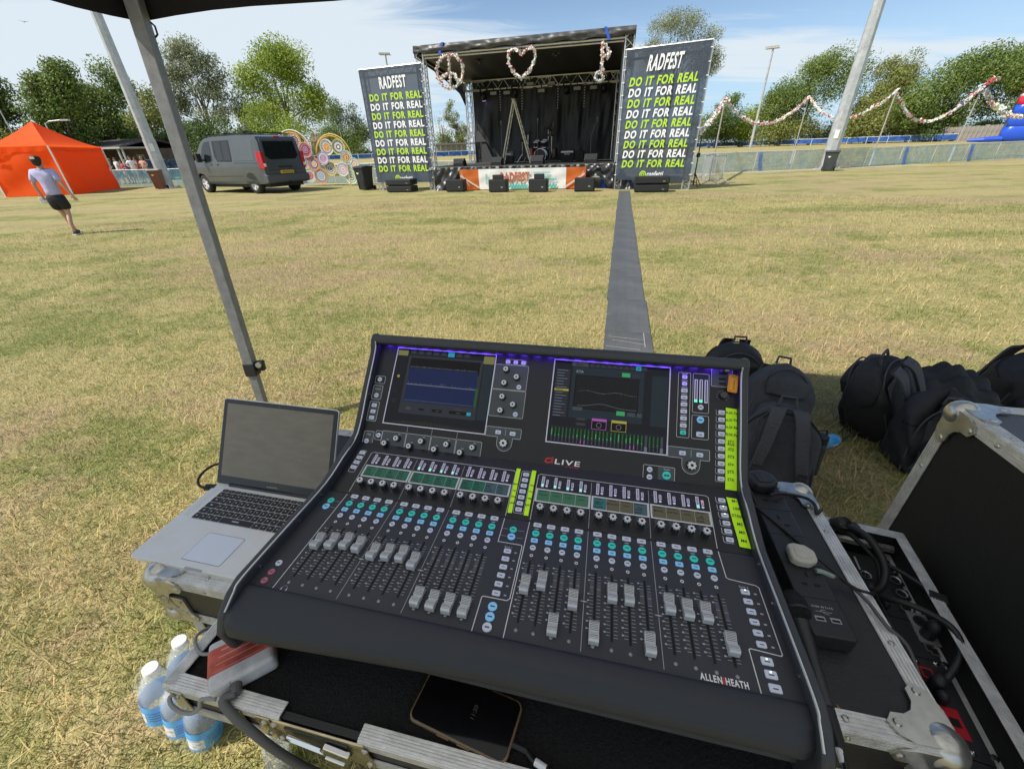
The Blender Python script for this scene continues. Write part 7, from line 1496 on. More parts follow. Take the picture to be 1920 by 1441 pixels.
for r_, row in enumerate((([1.05, 1, 1, 1.25, 5.05, 1.25, 1, 1, 1, 1]), ([1.35] + [1] * 11 + [2.2]), ([1.85] + [1] * 11 + [1.7]), ([1.5] + [1] * 12 + [1.05]), ([1] * 13 + [1.55]))):
    x = xk
    for w in row: key(x, yk + r_ * py_k, w * px_k - .0030, py_k - .0030); x += w * px_k
x = xk
for k in range(14): key(x, yk + 5 * py_k, 14.55 / 14 * px_k - .0030, .0080); x += 14.55 / 14 * px_k
gr = MB()
for s in (0, 1): [gr.cyl((.014 + s * (LW - .036) + (i % 5) * .0035, .13 + (i // 5) * .0035, LH + .0001), (.014 + s * (LW - .036) + (i % 5) * .0035, .13 + (i // 5) * .0035, LH + .0003), .0006, n=5) for i in range(140)]
gr.build('speaker_holes', mat('speaker hole', (.30, .30, .31), .6), LT, kind='stuff')
# the lid: its tilt follows from its two top corners
hy, hz = LDp - .008, LH + .002; pl_, pr_ = ray((421, 738)), ray((647, 771)); Lm = LT.matrix_world; best = None
for a in range(60, 125):
    A_ = R(a); cl_ = Lm @ V((0, hy + .243 * math.cos(A_), hz + .243 * math.sin(A_))); cr_ = Lm @ V((LW, hy + .243 * math.cos(A_), hz + .243 * math.sin(A_))); q = PRJ(cl_); q2 = PRJ(cr_); e = (q[0] - 421) ** 2 + (q[1] - 738) ** 2 + (q2[0] - 647) ** 2 + (q2[1] - 771) ** 2
    if best is None or e < best[0]: best = (e, a)
A_ = R(best[1]); ML = T(0, hy, hz) @ RX(A_)          # lid local: x across, y up the lid, z = back -> face is -z... after RX the face looks along +z
LI = MB(ML).prism(rrect(0, LW, 0, .243, .010, 4), -.0065, 0).build('lid', alum, LT, bevel=.001)
MB(ML).prism(rrect(.002, LW - .002, .002, .241, .008, 4), .0001, .0010).build('bezel', lidb, LI)
sm_ = bpy.data.materials.new('dusty laptop screen'); sm_.use_nodes = True; nt = sm_.node_tree; p = nt.nodes['Principled BSDF']; p.inputs['Roughness'].default_value = .26
tcx = nt.nodes.new('ShaderNodeTexCoord'); mpp = nt.nodes.new('ShaderNodeMapping'); mpp.inputs['Scale'].default_value = (6, 40, 6); nz = nt.nodes.new('ShaderNodeTexNoise'); nz.inputs['Scale'].default_value = 3; nz.inputs['Detail'].default_value = 7; nt.links.new(tcx.outputs['Object'], mpp.inputs[0]); nt.links.new(mpp.outputs[0], nz.inputs['Vector'])
nz2 = nt.nodes.new('ShaderNodeTexVoronoi'); nz2.inputs['Scale'].default_value = 60; nt.links.new(tcx.outputs['Object'], nz2.inputs['Vector']); cmpn = nt.nodes.new('ShaderNodeMapRange'); cmpn.inputs['From Min'].default_value = .03; cmpn.inputs['From Max'].default_value = .09; cmpn.inputs['To Min'].default_value = 1; cmpn.inputs['To Max'].default_value = 0; nt.links.new(nz2.outputs['Distance'], cmpn.inputs['Value'])
mx_ = nt.nodes.new('ShaderNodeMix'); mx_.data_type = 'RGBA'; mx_.inputs[6].default_value = (.13, .115, .088, 1); mx_.inputs[7].default_value = (.22, .195, .15, 1); nt.links.new(nz.outputs['Fac'], mx_.inputs['Factor'])
mx2 = nt.nodes.new('ShaderNodeMix'); mx2.data_type = 'RGBA'; mx2.inputs[7].default_value = (.30, .29, .26, 1); nt.links.new(cmpn.outputs[0], mx2.inputs['Factor']); nt.links.new(mx_.outputs[2], mx2.inputs[6]); nt.links.new(mx2.outputs[2], p.inputs['Base Color'])
MB(ML).box(.014, LW - .014, .026, .229, .0011, .0014).build('screen', sm_, LI)
m = MB(ML); m.text('MacBook Pro', T(LW / 2, .0105, .0012), .0062, .004); m.build('lettering', ink2, LI); m = MB(ML); m.cyl((LW / 2, .235, .001), (LW / 2, .235, .0014), .002, n=10); m.build('camera_lens', mat('lens grey', (.10, .10, .11), .2), LI)
MB().cyl((.045, hy + .002, hz + .001), (LW - .045, hy + .002, hz + .001), .0055, n=12).build('hinge', lidb, LT)

# ================================================================== CABLES
rubber = mat('black cable', (.016, .016, .017), .5, bump=.1, bs=300); grey_c = mat('grey cable', (.10, .10, .10), .55)
FW = lambda L: [MF @ FP((x, y), w) for x, y, w in L]
def cable(label, pts, r, m=rubber, n=7, name='cable', ends=None, parent=None):
    P = smooth_path(pts, 7); o = P[0].copy(); mb = MB(); mb.tube([p - o for p in P], r, n); ob = mb.build(name, m, None, T(*o), smooth=True); return tag(ob, label, 'cable')
# ================================================================== THINGS ON THE CASE AT THE RIGHT
PSm = MF @ frame((.891, .178, ZA + .003), (.999, .012, 0)); PS = thing('power_strip', 'black four socket power strip with USB ports lying on the long case', 'power strip', PSm); pb = mat('power strip black', (.022, .022, .024), .45, var=.2, vs=20, bump=.1, bs=200)
MB().prism(rrect(0, .074, 0, .43, .006), 0, .038).build('body', pb, PS, bevel=.003)
for k in range(5): MB().box(.001, .073, .075 + k * .078, .0765 + k * .078, .0379, .0383).build('groove', black_m, PS)
for k in range(4):
    y = .112 + k * .078
    for a, b, w, h in ((0, .017, .0055, .012), (-.0115, -.006, .011, .0055), (.0115, -.006, .011, .0055)): MB().box(.037 + a * 1. - w / 2, .037 + a - .0 + w / 2, y + b - h / 2, y + b + h / 2, .0381, .0385).build('socket_slot', black_m, PS)
for x in (.024, .050): o = MB().box(x - .0085, x + .0085, .028, .038, .0381, .0388).build('usb_port', sock, PS); MB().box(x - .0065, x + .0065, .030, .0345, .0389, .0391).build('port_hole', black_m, o)
m = MB(); m.text('5V=2.4A MAX', T(.037, .060, .0384) @ RZ(PI), .0062, .004); m.build('rating_print', ink2, PS); m = MB(); m.line([(.022, .048), (.050, .048)], .0009, z=.0384); m.line([(.030, .048), (.034, .052), (.040, .052)], .0009, z=.0384); m.line([(.034, .048), (.038, .044), (.044, .044)], .0009, z=.0384); m.build('usb_symbol', ink2, PS)
def plug13(label, c, yaw, m, wide=.050, tilt=0.):
    t = thing('mains_plug', label, 'plug', PSm @ T(*c) @ RZ(yaw) @ RX(tilt)); o = [(-.019, -.025), (.019, -.025), (.025, -.012), (.025, .010), (.012, .026), (-.012, .026), (-.025, .010), (-.025, -.012)]
    MB().prism(o, 0, .020).build('body', m, t, bevel=.006, seg=3); MB().prism([(x * .62, y * .62) for x, y in o], .0200, .0212).build('grip', m, t, bevel=.002)
    return t
wp = mat('old white plastic', (.52, .50, .44), .5, var=.12, vs=30); plug13('greyish white mains plug in the third socket of the power strip', (.040, .168, .0384), R(-95), wp)
bp_ = plug13('black moulded mains plug in the rear socket of the power strip', (.030, .392, .0384), R(-80), pb); m = MB(); m.text('FUSE', T(0, -.004, .0214), .010, .002); m.build('moulding', mat('moulded grey', (.06, .06, .065), .5), bp_); bp_.scale = (1.25, 1.25, 1.5)
cable('black mains lead curving from the rear plug over the corner of the long case', FW([(1444, 927, -.140), (1465, 925, -.145), (1490, 928, -.165), (1515, 935, -.178), (1528, 947, -.182), (1531, 962, -.186)]) + [MF @ V((1.075, .57, -.22)), MF @ V((1.088, .60, -.42))], .0042)
cable('thin black lead running diagonally over the power strip into the rack case', FW([(1397, 932, -.150), (1440, 968, -.154), (1500, 1018, -.152), (1560, 1068, -.160), (1600, 1100, -.175), (1632, 1112, -.178)]) + [MF @ V((1.085, .33, -.215)), MF @ V((1.115, .30, -.262)), MF @ V((1.12, .22, -.295))], .0030)
cable('grey lead with a pale sleeve leaving the white plug and crossing the case edge', FW([(1528, 1069, -.148), (1552, 1074, -.158), (1585, 1090, -.178), (1625, 1125, -.184), (1660, 1170, -.186)]) + [MF @ V((1.082, .22, -.21)), MF @ V((1.10, .15, -.27)), MF @ V((1.11, .10, -.30))], .0036, grey_c)
a = FW([(1530, 1069, -.148), (1543, 1072, -.153), (1562, 1080, -.163)]); tag(MB().tube([p - a[0] for p in smooth_path(a, 5)], .0046, 7).build('cable_sleeve', mat('pale green sleeve', (.30, .38, .32), .5), None, T(*a[0])), 'pale green sleeve on the grey lead beside the white plug', 'sleeve')
# microphone between desk and power strip
a, b = MF @ V((.8845, .262, ZA + .032)), MF @ V((.876, .070, ZA + .018)); d = (a - b); MI_ = thing('handheld_microphone', 'black handheld microphone lying between the desk and the power strip', 'microphone', frame(b, d, (0, 0, 1)) @ RY(PI / 2)); L = d.length
mg = mat('mic grille', (.045, .045, .047), .4, .6, bump=1., bs=700); m = MB(); m.sm = True; m.lathe([(.0, 0), (.0105, 0), (.0115, L * .3), (.0155, L * .68), (.017, L * .70)], 18); m.build('handle', mat('mic body', (.030, .031, .034), .4), MI_)
m = MB(); m.sm = True; m.lathe([(.017, L * .70), (.023, L * .74), (.0245, L * .82), (.022, L * .93), (.014, L * 1.0), (0, L * 1.02)], 18); m.build('grille', mg, MI_); m = MB(); m.lathe([(.0240, L * .795), (.0255, L * .80), (.0255, L * .815), (.0240, L * .82)], 18); m.build('grille_band', MATS['mic body'], MI_)
m = MB(); m.lathe([(0, -.055), (.0085, -.052), (.010, -.002), (0, 0)], 12); m.build('cable_connector', black_p, MI_)
pc_ = b - d.normalized() * .058
cable('black microphone lead hanging over the front of the long case', [pc_, MF @ V((.871, -.02, ZA + .012)), MF @ V((.874, -.07, ZA - .01)), MF @ V((.884, -.13, ZA - .05)), MF @ V((.90, -.22, ZA - .12))], .0040)
a = MF @ V((.8705, .000, ZA + .0125)); tag(MB().lathe([(.0048, 0), (.0048, .030)], 10).build('lead_label', mat('white label', (.72, .73, .75), .6), None, frame(a, d) @ RY(PI / 2)), 'white label wrapped round the microphone lead', 'label')
leaf = MB(); leaf.add([(0, 0, 0), (.004, .002, .0012), (.012, 0, .0005), (.004, -.002, .0012)], [(0, 1, 2, 3)]); tag(leaf.build('dry_leaf', mat('dry leaf', (.40, .19, .07), .7), None, MF @ T(*FP((1578, 1334), ZA + .002)) @ RZ(1.9)), 'tiny dry brown leaf lying on the long case near its front edge', 'leaf')
# cables of the rack case
RW_ = lambda L: [RK.matrix_world @ RP((x, y), dz) for x, y, dz in L]
cable('thick black cable looping down from the back of the rack case', RW_([(1578, 985, .062), (1605, 992, .085), (1632, 1012, .092), (1652, 1042, .080), (1660, 1072, .060), (1652, 1098, .035), (1632, 1112, .012), (1622, 1118, .002)]), .0085, n=9)
cable('second black cable looping beside the thick one at the back of the rack case', RW_([(1575, 992, .055), (1600, 1006, .066), (1625, 1030, .064), (1645, 1055, .052), (1650, 1085, .036), (1640, 1108, .014), (1634, 1118, .002)]), .0055)
cable('black cable arching across the connector panel to the red plates', RW_([(1632, 1117, .010), (1665, 1122, .045), (1705, 1133, .062), (1745, 1150, .066), (1780, 1172, .062), (1800, 1200, .055), (1800, 1230, .042), (1785, 1258, .026), (1766, 1280, .010), (1756, 1288, .001)]), .0065, n=9)
cable('black cable lying along the right rim of the rack case', RW_([(1650, 1052, .040), (1690, 1072, .048), (1730, 1098, .050), (1758, 1122, .052), (1766, 1142, .046), (1757, 1165, .028), (1750, 1176, .010)]), .0055)
def xplug(label, p, dz, p2, dz2, r=.0115):
    a, b = RK.matrix_world @ RP(p, dz), RK.matrix_world @ RP(p2, dz2); d = b - a; L = d.length; m = MB(frame((0, 0, 0), d) @ RY(PI / 2)); m.sm = True; m.lathe([(0, 0), (r, 0), (r, L * .45), (r * 1.1, L * .47), (r * .95, L * .7), (r * .55, L), (0, L)], 14); return tag(m.build('cable_plug', black_p, None, T(*a)), label, 'plug')
xplug('fat black plug in the steel plate of the connector panel', (1738, 1190), .004, (1757, 1166), .050, .013); xplug('black plug standing beside the red plates', (1745, 1292), .004, (1770, 1268), .036, .012); xplug('black plug in the lower red plate', (1762, 1312), .004, (1772, 1298), .030, .010); xplug('black plug near the left side of the connector panel', (1640, 1108), .002, (1630, 1098), .030, .010); xplug('short black plug below the left plug of the connector panel', (1656, 1135), .002, (1665, 1128), .022, .008)
a = RK.matrix_world @ RP((1570, 982), .058); t = thing('plug_cluster', 'black plugs with a steel ring on the back rim of the rack case', 'plug', T(*a)); m = MB(RX(.6)); m.sm = True; m.lathe([(0, .03), (.016, .028), (.018, .0), (.015, -.04), (0, -.04)], 14); m.build('plug_body', black_p, t); MB(RX(.6)).lathe([(.0125, .0295), (.0155, .0300), (.0155, .0310), (.0125, .0310)], 16).build('steel_ring', chrome, t); MB(T(.03, -.005, -.01)).box(-.02, .022, -.012, .012, -.012, .012).build('plug_block', black_p, t, bevel=.004)
a = RK.matrix_world @ RP((1757, 1121), .052); t = MB(RZ(-.6)).box(-.016, .016, -.011, .011, -.009, .009).build('cable_tie', rubber, None, T(*a), bevel=.004); tag(t, 'black hook and loop tie round the cable on the right rim of the rack case', 'cable tie')

# ================================================================== CHARGER, PHONE
zc = -.1295; c0, c1, c2 = [FP(p, zc + .032) for p in ((374, 1211), (387, 1299), (497, 1241))]; exc = (c2 - c1).normalized(); hC = .034; LX, LY = .092, .084
CH_ = thing('power_adapter', 'grubby white laptop power adapter wrapped in red tape on the tray corner', 'charger', MF @ frame((c1.x, c1.y, zc - .001), exc)); wt = mat('grubby white plastic', (.55, .56, .58), .45, var=.35, vs=28, vc=(.62, .63, .65)); rt = mat('red cloth tape', (.46, .055, .035), .65, var=.45, vs=24, vc=(.55, .12, .08), bump=.2, bs=90)
MB().box(0, LX, 0, LY, 0, hC).build('body', wt, CH_, bevel=.007, seg=4); MB().box(-.0012, LX + .0012, LY * .22, LY * .86, -.0002, hC + .0012).build('tape_band', rt, CH_, bevel=.0078, seg=4); m = MB(); m.box(LX * .32, LX * .324, -.0006, .0, .002, hC - .002); m.build('case_joint', black_m, CH_)
for k in range(4): MB().box(.008 + k * .004, .075, LY * (.30 + .13 * k), LY * (.305 + .13 * k) + .0006 * k, hC + .0012, hC + .0015).build('tape_crease', mat('tape crease', (.60, .30, .26), .6), CH_)
Pm = CH_.matrix_world; q0 = Pm @ V((.034, -.001, .018)); MB().cyl((.034, -.016, .018), (.034, .004, .018), .0075, .0085, 12).build('plug_neck', grey_c, CH_)
cable('thick dark grey mains lead drooping from the red taped adapter over the tray latch', [Pm @ V((.034, -.014, .018))] + FW([(418, 1312, -.112), (440, 1343, -.125), (470, 1368, -.15), (510, 1400, -.19), (555, 1428, -.25), (600, 1450, -.33), (650, 1470, -.45)]), .0065, grey_c, 9)
cable('thin grey adapter lead looping from the adapter round the tray corner', [Pm @ V((.002, .074, .02))] + FW([(378, 1225, -.110), (368, 1212, -.112), (366, 1198, -.118), (374, 1186, -.128), (392, 1176, -.15)]), .0028, mat('pale grey cable', (.24, .24, .24), .5))
cable('loop of grey adapter lead hanging over the front of the tray', [Pm @ V((.006, -.002, .012))] + FW([(378, 1310, -.125), (374, 1326, -.140), (360, 1336, -.150), (340, 1334, -.148), (322, 1322, -.140), (318, 1308, -.134), (326, 1300, -.130)]), .0032, MATS['pale grey cable'])
zph = -.1285; p0, p1, p2 = [FP(p, zph + .009) for p in ((762, 1346), (947, 1438), (986, 1318))]; exp_ = (p1 - p0).normalized(); LP, WP = (p1 - p0).length, (p2 - p1).length
PH = thing('phone', 'black phone in a clear case with brown edges lying on the foam', 'phone', MF @ frame((p0.x, p0.y, zph), exp_)); MB().prism(rrect(0, LP, 0, WP, .012, 5), 0, .0102).build('clear_case', mat('yellowed clear case', (.20, .135, .075), .15, alpha=.75, spec=.7), PH, bevel=.0025, seg=3); MB().prism(rrect(.003, LP - .003, .003, WP - .003, .010, 5), .0098, .0106).build('glass', mat('phone glass', (.004, .004, .005), .07, spec=.6), PH, bevel=.0004)
for a in (.045, .078): MB().box(LP * .32 + a - .045, LP * .32 + a - .025, -.0012, .0004, .003, .0075).build('side_button', mat('bronze button', (.25, .16, .08), .3, .5), PH, bevel=.0005)
m = MB(); m.text('11:20', T(LP * .60, WP * .52, .01065) @ RZ(-PI / 2 + PI), .009, .0); m.build('clock_digits', mat('dim digits', (.01, .01, .01), .3, emit=(.03, .028, .02), es=.5), PH)
MB().cyl((LP, WP * .35, .005), (LP + .022, WP * .35, .005), .0042, n=10).build('usb_plug', black_p, PH)
pe = PH.matrix_world @ V((LP + .02, WP * .35, .005)); cable('black charging lead with a white printed sleeve running from the phone', [pe] + FW([(1000, 1426, -.123), (1020, 1438, -.122), (1045, 1455, -.121), (1080, 1480, -.121)]), .0036)
a, b = FW([(1003, 1427, -.121), (1024, 1441, -.120)]); d = b - a; m = MB(frame((0, 0, 0), d) @ RY(PI / 2)); m.lathe([(.0048, 0), (.0048, d.length)], 10); o = tag(m.build('lead_label', MATS['white label'], None, T(*a)), 'white printed sleeve on the phone charging lead', 'label')
cable('black lead loop behind the left edge of the laptop', FW([(420, 868, -.17), (400, 872, -.165), (382, 884, -.165), (372, 898, -.168), (374, 910, -.172), (388, 914, -.178), (398, 911, -.182)]), .0036)
a = MF @ FP((392, 913), -.184); tag(MB().box(-.012, .020, -.008, .008, -.006, .006).build('laptop_plug', black_p, None, MF @ T(*FP((392, 913), -.184)) @ RZ(.2), bevel=.002), 'black plug at the rear left side of the laptop', 'plug')

# ================================================================== BOTTLES
pet = mat('clear bottle plastic', (.86, .93, .97), .06, alpha=.15, spec=1.); capw = mat('white cap', (.80, .81, .80), .45); labb = mat('blue label', (.07, .40, .80), .4, var=.06, vs=20); labw = mat('white label print', (.70, .72, .74), .45, var=.6, vs=90); labn = mat('navy label line', (.03, .05, .20), .5); water = mat('bottled water', (.86, .93, .96), .04, alpha=.14, spec=.6)
def bottle(parent, M, h=.315, r=.043, cap=capw, label=True):
    m = MB(); m.sm = True; prof = [(r * .55, .0), (r * .92, .008), (r, .02)] + [(r * (1 - .035 * (k % 2)), .03 + k * .0075 * h / .315) for k in range(20)] + [(r, h * .60), (r * .94, h * .68), (r * .70, h * .80), (r * .42, h * .90), (r * .34, h * .93), (r * .34, h * .95)]
    m.lathe(prof, 22); b = m.build('bottle', pet, parent, M); w = MB(); w.sm = True; w.lathe([(0, .006), (r * .86, .012), (r * .93, h * .62), (r * .62, h * .80), (0, h * .80)], 18); w.build('water', water, b)
    c = MB(); c.lathe([(r * .43, h * .935), (r * .45, h * .94), (r * .45, h * .995), (r * .40, h * 1.005), (0, h * 1.006)], 20); c.build('cap', cap, b)
    if label:
        l = MB(); l.sm = True; l.mi = 0; l.lathe([(r * 1.012, h * .40), (r * 1.012, h * .52)], 26); l.lathe([(r * 1.012, h * .14), (r * 1.012, h * .18)], 26); l.lathe([(r * 1.008, h * .18), (r * 1.008, h * .40)], 26); 
        l.mi = 1; n = 9; l.grid(lambda u, v: V((r * 1.022 * math.cos(-2.6 + u * 1.1), r * 1.022 * math.sin(-2.6 + u * 1.1), h * (.19 + .20 * v))), 8, 3); l.mi = 2
        for z in (.25, .30, .35, .40): l.grid(lambda u, v: V((r * 1.022 * math.cos(-1.35 + u * .9), r * 1.022 * math.sin(-1.35 + u * .9), h * (z + .012 * v))), 6, 1)
        l.build('label', [labb, labw, labn], b)
    return b
b0, b1 = G((303, 1361)), G((366, 1389)); ex_ = (b1 - b0).normalized(); ey_ = V((-ex_.y, ex_.x, 0)); PKh = .275; best = None
for a in range(-16, 17):
    for b in range(-16, 17):
        z_ = V((a * .04, b * .04, 1)).normalized(); q = PRJ(b0 + V((0, 0, .01)) + z_ * PKh); e = math.hypot(q[0] - 268, q[1] - 1268) + 14 * math.hypot(a, b) * .04
        if best is None or e < best[0]: best = (e, z_)
PK = thing('water_pack', 'shrink wrapped pack of six clear water bottles with white caps leaning on the grass', 'water bottles', frame(b0 + V((0, 0, .02)), ex_ - best[1] * ex_.dot(best[1]), best[1])); sp = .080
for j in range(2):
    for i in range(3): bottle(PK, T(i * sp, .02 + j * sp, .004) @ RZ(.4 * i - .3 * j), PKh, .0425)
wrap = mat('shrink wrap', (.92, .94, .95), .10, alpha=.045, spec=1., bump=.5, bs=22); m = MB(); m.sm = True
pro = [(-.046, .03), (-.05, .02 + .09), (-.046, .16)]; out = rrect(-.047, 2 * sp + .047, .02 - .047, .02 + sp + .047, .04, 5); nO = len(out); cxo, cyo = sp, .02 + sp / 2
zsW = [(.006, 1.0), (.08, 1.0), (.17, 1.0), (.22, .97), (.262, .82), (.280, .66)]; m.add([(cxo + (x - cxo) * (k if k == 1 else .5 + k * .5), cyo + (y - cyo) * k, z) for z, k in zsW for x, y in out], [(i * nO + j, i * nO + (j + 1) % nO, (i + 1) * nO + (j + 1) % nO, (i + 1) * nO + j) for i in range(len(zsW) - 1) for j in range(nO)]); m.build('shrink_film', wrap, PK)
m = MB(); band = [(cxo + (x - cxo) * 1.006, cyo + (y - cyo) * 1.006) for x, y in out]; 
g = G((528, 1418)); t = thing('water_bottle', 'clear empty bottle lying on the grass under the tray', 'bottle', T(g.x, g.y, .042) @ RZ(2.2) @ RY(PI / 2 + .1) @ T(0, 0, -.1)); bottle(t, MX(), .25, .036, label=False)
a, b = G((1505, 868)), G((1556, 846)); d = (b - a).normalized(); t = thing('water_bottle', 'clear water bottle with a blue label lying beside the front backpack', 'bottle', T(b.x + d.x * .01, b.y + d.y * .01, .085) @ RZ(math.atan2(d.y, d.x)) @ RY(-PI / 2 + .12)); bottle(t, MX(), .23, .033, mat('blue cap', (.03, .10, .45), .4))
g = G((1512, 900)); t = thing('drinking_flask', 'dark flask with a looped lid in the side pocket of the front backpack', 'flask', T(g.x, g.y, .05) @ RX(-.12)); m = MB(); m.sm = True; m.lathe([(0, 0), (.030, .004), (.033, .16), (.030, .18)], 18); m.build('flask_body', mat('smoked plastic', (.06, .065, .07), .12, alpha=.8, spec=.8), t); m = MB(); m.lathe([(.031, .18), (.033, .185), (.033, .215), (.020, .225), (0, .226)], 18); m.build('flask_lid', black_p, t); MB().tube([(-.025, 0, .215), (-.02, 0, .245), (.02, 0, .245), (.025, 0, .215)], .004, 6).build('lid_loop', black_p, t)

# ================================================================== BACKPACKS
bpm = mat('black backpack fabric', (.026, .026, .028), .75, var=.3, vs=14, bump=.5, bs=30, sheen=.0); bpg = mat('charcoal backpack fabric', (.052, .054, .062), .75, var=.25, vs=14, bump=.5, bs=34); bps = mat('backpack webbing', (.070, .071, .078), .7, bump=.5, bs=90); zipm = mat('zip tape', (.009, .009, .010), .6); buck = mat('buckle', (.05, .05, .05), .35)
def backpack(label, M, w, d, h, m=bpm, pocket=True, straps=True, seed=0, limp=0., loop=True):
    """front pocket faces -Y, straps lie on +Y"""
    t = thing('backpack', label, 'backpack', M, 'backpacks on the grass'); ph = seed * 1.7
    def shell(W, D, H, top=.60, pw=.34, y0=0., z0=0.):
        def f(u, v):
            a = u * 2 * PI; c, s = math.cos(a), math.sin(a); x = math.copysign(abs(c) ** pw, c); y = math.copysign(abs(s) ** pw, s)
            q = math.sin(min(1, v / .10) * PI / 2) ** .6 if v < .10 else (math.cos(max(0, (v - top) / (1 - top)) * PI / 2) ** .55 if v > top else 1)
            k = 1 + .014 * math.sin(a * 3 + v * 7 + ph) + .014 * math.sin(a * 5 - v * 11 + ph) + .006 * math.sin(a * 9 + v * 23 + ph) + .05 * limp * math.sin(a * 4 + v * 15 + ph)
            zz = H * v + limp * .06 * math.sin(a * 3 + ph) * v
            return V((x * W / 2 * q * k * (1 + .06 * math.sin(v * 3)), y0 + y * D / 2 * (q ** .8) * k * (1.08 - .28 * v), z0 + zz))
        return f
    mb = MB(); mb.grid(shell(w, d, h), 44, 26); mb.build('body', m, t, smooth=True)
    if pocket:
        mb = MB(); mb.grid(shell(w * .76, d * .42, h * .52, .7, .5, -d * .50, h * .06), 32, 14); mb.build('front_pocket', m, t, smooth=True); mb = MB(); mb.grid(shell(w * .62, d * .30, h * .26, .7, .5, -d * .44, h * .60), 28, 10); mb.build('upper_pocket', m, t, smooth=True)
        pts = [(w * .31 * math.cos(a), -d * .60 - .05 * d * math.sin(a), h * .30 + h * .26 * math.sin(a)) for a in [PI * k / 14 for k in range(15)]]; MB().tube(pts, .0035, 5).build('zip', zipm, t)
    f = shell(w * 1.004, d, h); pts = [V(f(.0 + .5 * k / 20, .88 - .30 * abs(2 * k / 20 - 1) ** 2.2)) for k in range(21)]
    MB().tube([p * 1.008 for p in pts], .005, 5).build('zip', zipm, t)
    for yy in (-.42, .42):
        pts = [(w * .49 * math.cos(a_), yy * d * (1.0 - .22 * max(0, math.sin(a_))), h * (.06 + .88 * max(0, math.sin(a_)) ** .55)) for a_ in [PI * k / 22 for k in range(23)]]; MB().tube(pts, .0045, 5).build('piping', bps, t)
    if straps:
        for s in (-1, 1):
            P = smooth_path([(s * w * .14, d * .44, h * .93), (s * w * .18, d * .60, h * .82), (s * w * .24, d * .63, h * .55), (s * w * .31, d * .60, h * .30), (s * w * .36, d * .50, h * .14)], 5); mb = MB(); sx = V((1, 0, 0)) * (w * .105)
            n = len(P); mb.add([p - sx * (1 - .35 * i / n) for i, p in enumerate(P)] + [p + sx * (1 - .35 * i / n) for i, p in enumerate(P)] + [p - sx * (1 - .35 * i / n) + V((0, .016, .004)) for i, p in enumerate(P)] + [p + sx * (1 - .35 * i / n) + V((0, .016, .004)) for i, p in enumerate(P)], [(2 * n + i, 3 * n + i, 3 * n + i + 1, 2 * n + i + 1) for i in range(n - 1)] + [(i, 2 * n + i, 2 * n + i + 1, i + 1) for i in range(n - 1)] + [(n + i, n + i + 1, 3 * n + i + 1, 3 * n + i) for i in range(n - 1)] + [(i, i + 1, n + i + 1, n + i) for i in range(n - 1)])
            o = mb.build('shoulder_strap', bps, t, bevel=.004); c = P[int(n * .72)]; MB(T(c.x, c.y + .020, c.z)).tube([(-.020, 0, -.012), (.020, 0, -.012), (.017, .006, .014), (-.017, .006, .014)], .0035, 6, True).build('buckle', buck, o)
        MB().grid(lambda u, v: V(((u - .5) * w * .70, d * .535 - .10 * d * v - .01 * math.cos((u - .5) * PI) , h * (.10 + .70 * v))), 10, 10).build('back_padding', bps, t)
    if loop: MB().tube([(-w * .12, d * .20, h * .97), (-w * .10, d * .22, h * 1.06), (w * .10, d * .22, h * 1.06), (w * .12, d * .20, h * .97)], .007, 6).build('haul_loop', bps, t)
    return t
def face(g, dirv, lean=0., roll=0.): d = V(dirv).normalized(); return frame(V(g), (d.y, -d.x, 0)) @ RX(lean) @ RY(roll)
g = G((1448, 940)); backpack('charcoal backpack standing with its shoulder straps towards the desk', face((g.x, g.y + .05, 0), (-.42, -.90, 0), .50), .30, .17, .46, bpg, seed=1)
g = G((1432, 835)); backpack('charcoal backpack with a long side zip behind the front charcoal one', face((g.x + .02, g.y + .05, 0), (.25, .97, 0), -.35, .12), .31, .21, .46, bpg, seed=2)
g = G((1358, 745)); backpack('dark backpack only peeping above the back of the mixing desk', face((g.x, g.y, 0), (.3, .95, 0), .1), .32, .22, .42, bpm, seed=3)
g = G((1690, 826)); backpack('large black backpack leaning back on its own beyond the water bottle', face((g.x - .02, g.y + .10, 0), (.45, -.88, 0), .30, .34), .34, .23, .52, bpm, seed=4)
g = G((1730, 890)); backpack('slumped black backpack behind the tall flight case corner', face((g.x + .02, g.y + .05, 0), (-.3, -.95, 0), .12, .05), .27, .22, .40, bpm, seed=5, limp=1.)
g = G((1905, 790)); backpack('small black bag half hidden behind the top of the tall flight case', face((g.x + .08, g.y + .14, 0), (.2, .9, 0), .2), .34, .26, .42, bpm, seed=6)
g = G((1790, 810)); m = MB(); m.grid(lambda u, v: V(((u - .5) * .56, (v - .5) * .36, .05 + .28 * math.cos((u - .5) * 2.6) * math.cos((v - .5) * 2.2) + .025 * math.sin(u * 23 + v * 6) + .02 * math.sin(v * 31))), 36, 24); o = m.build('jacket', bpm, None, T(g.x - .02, g.y + .16, 0) @ RZ(-.4), smooth=True); tag(o, 'crumpled black jacket thrown over the bags behind the tall flight case', 'jacket')
strap_p = [G((1625, 800)), G((1595, 806)), G((1573, 815)), G((1572, 826)), G((1590, 828)), G((1606, 818))]; m = MB(); P = [p + V((0, 0, .03 + .03 * math.sin(i))) for i, p in enumerate(smooth_path(strap_p, 5))]; o0 = P[0].copy(); m.add([p - o0 + V((0, 0, s)) for s in (0, .030) for p in P], [(i, i + 1, len(P) + i + 1, len(P) + i) for i in range(len(P) - 1)]); tag(m.build('loose_strap', bps, None, T(*o0)), 'loose black strap curling on the grass from the large leaning backpack', 'strap')

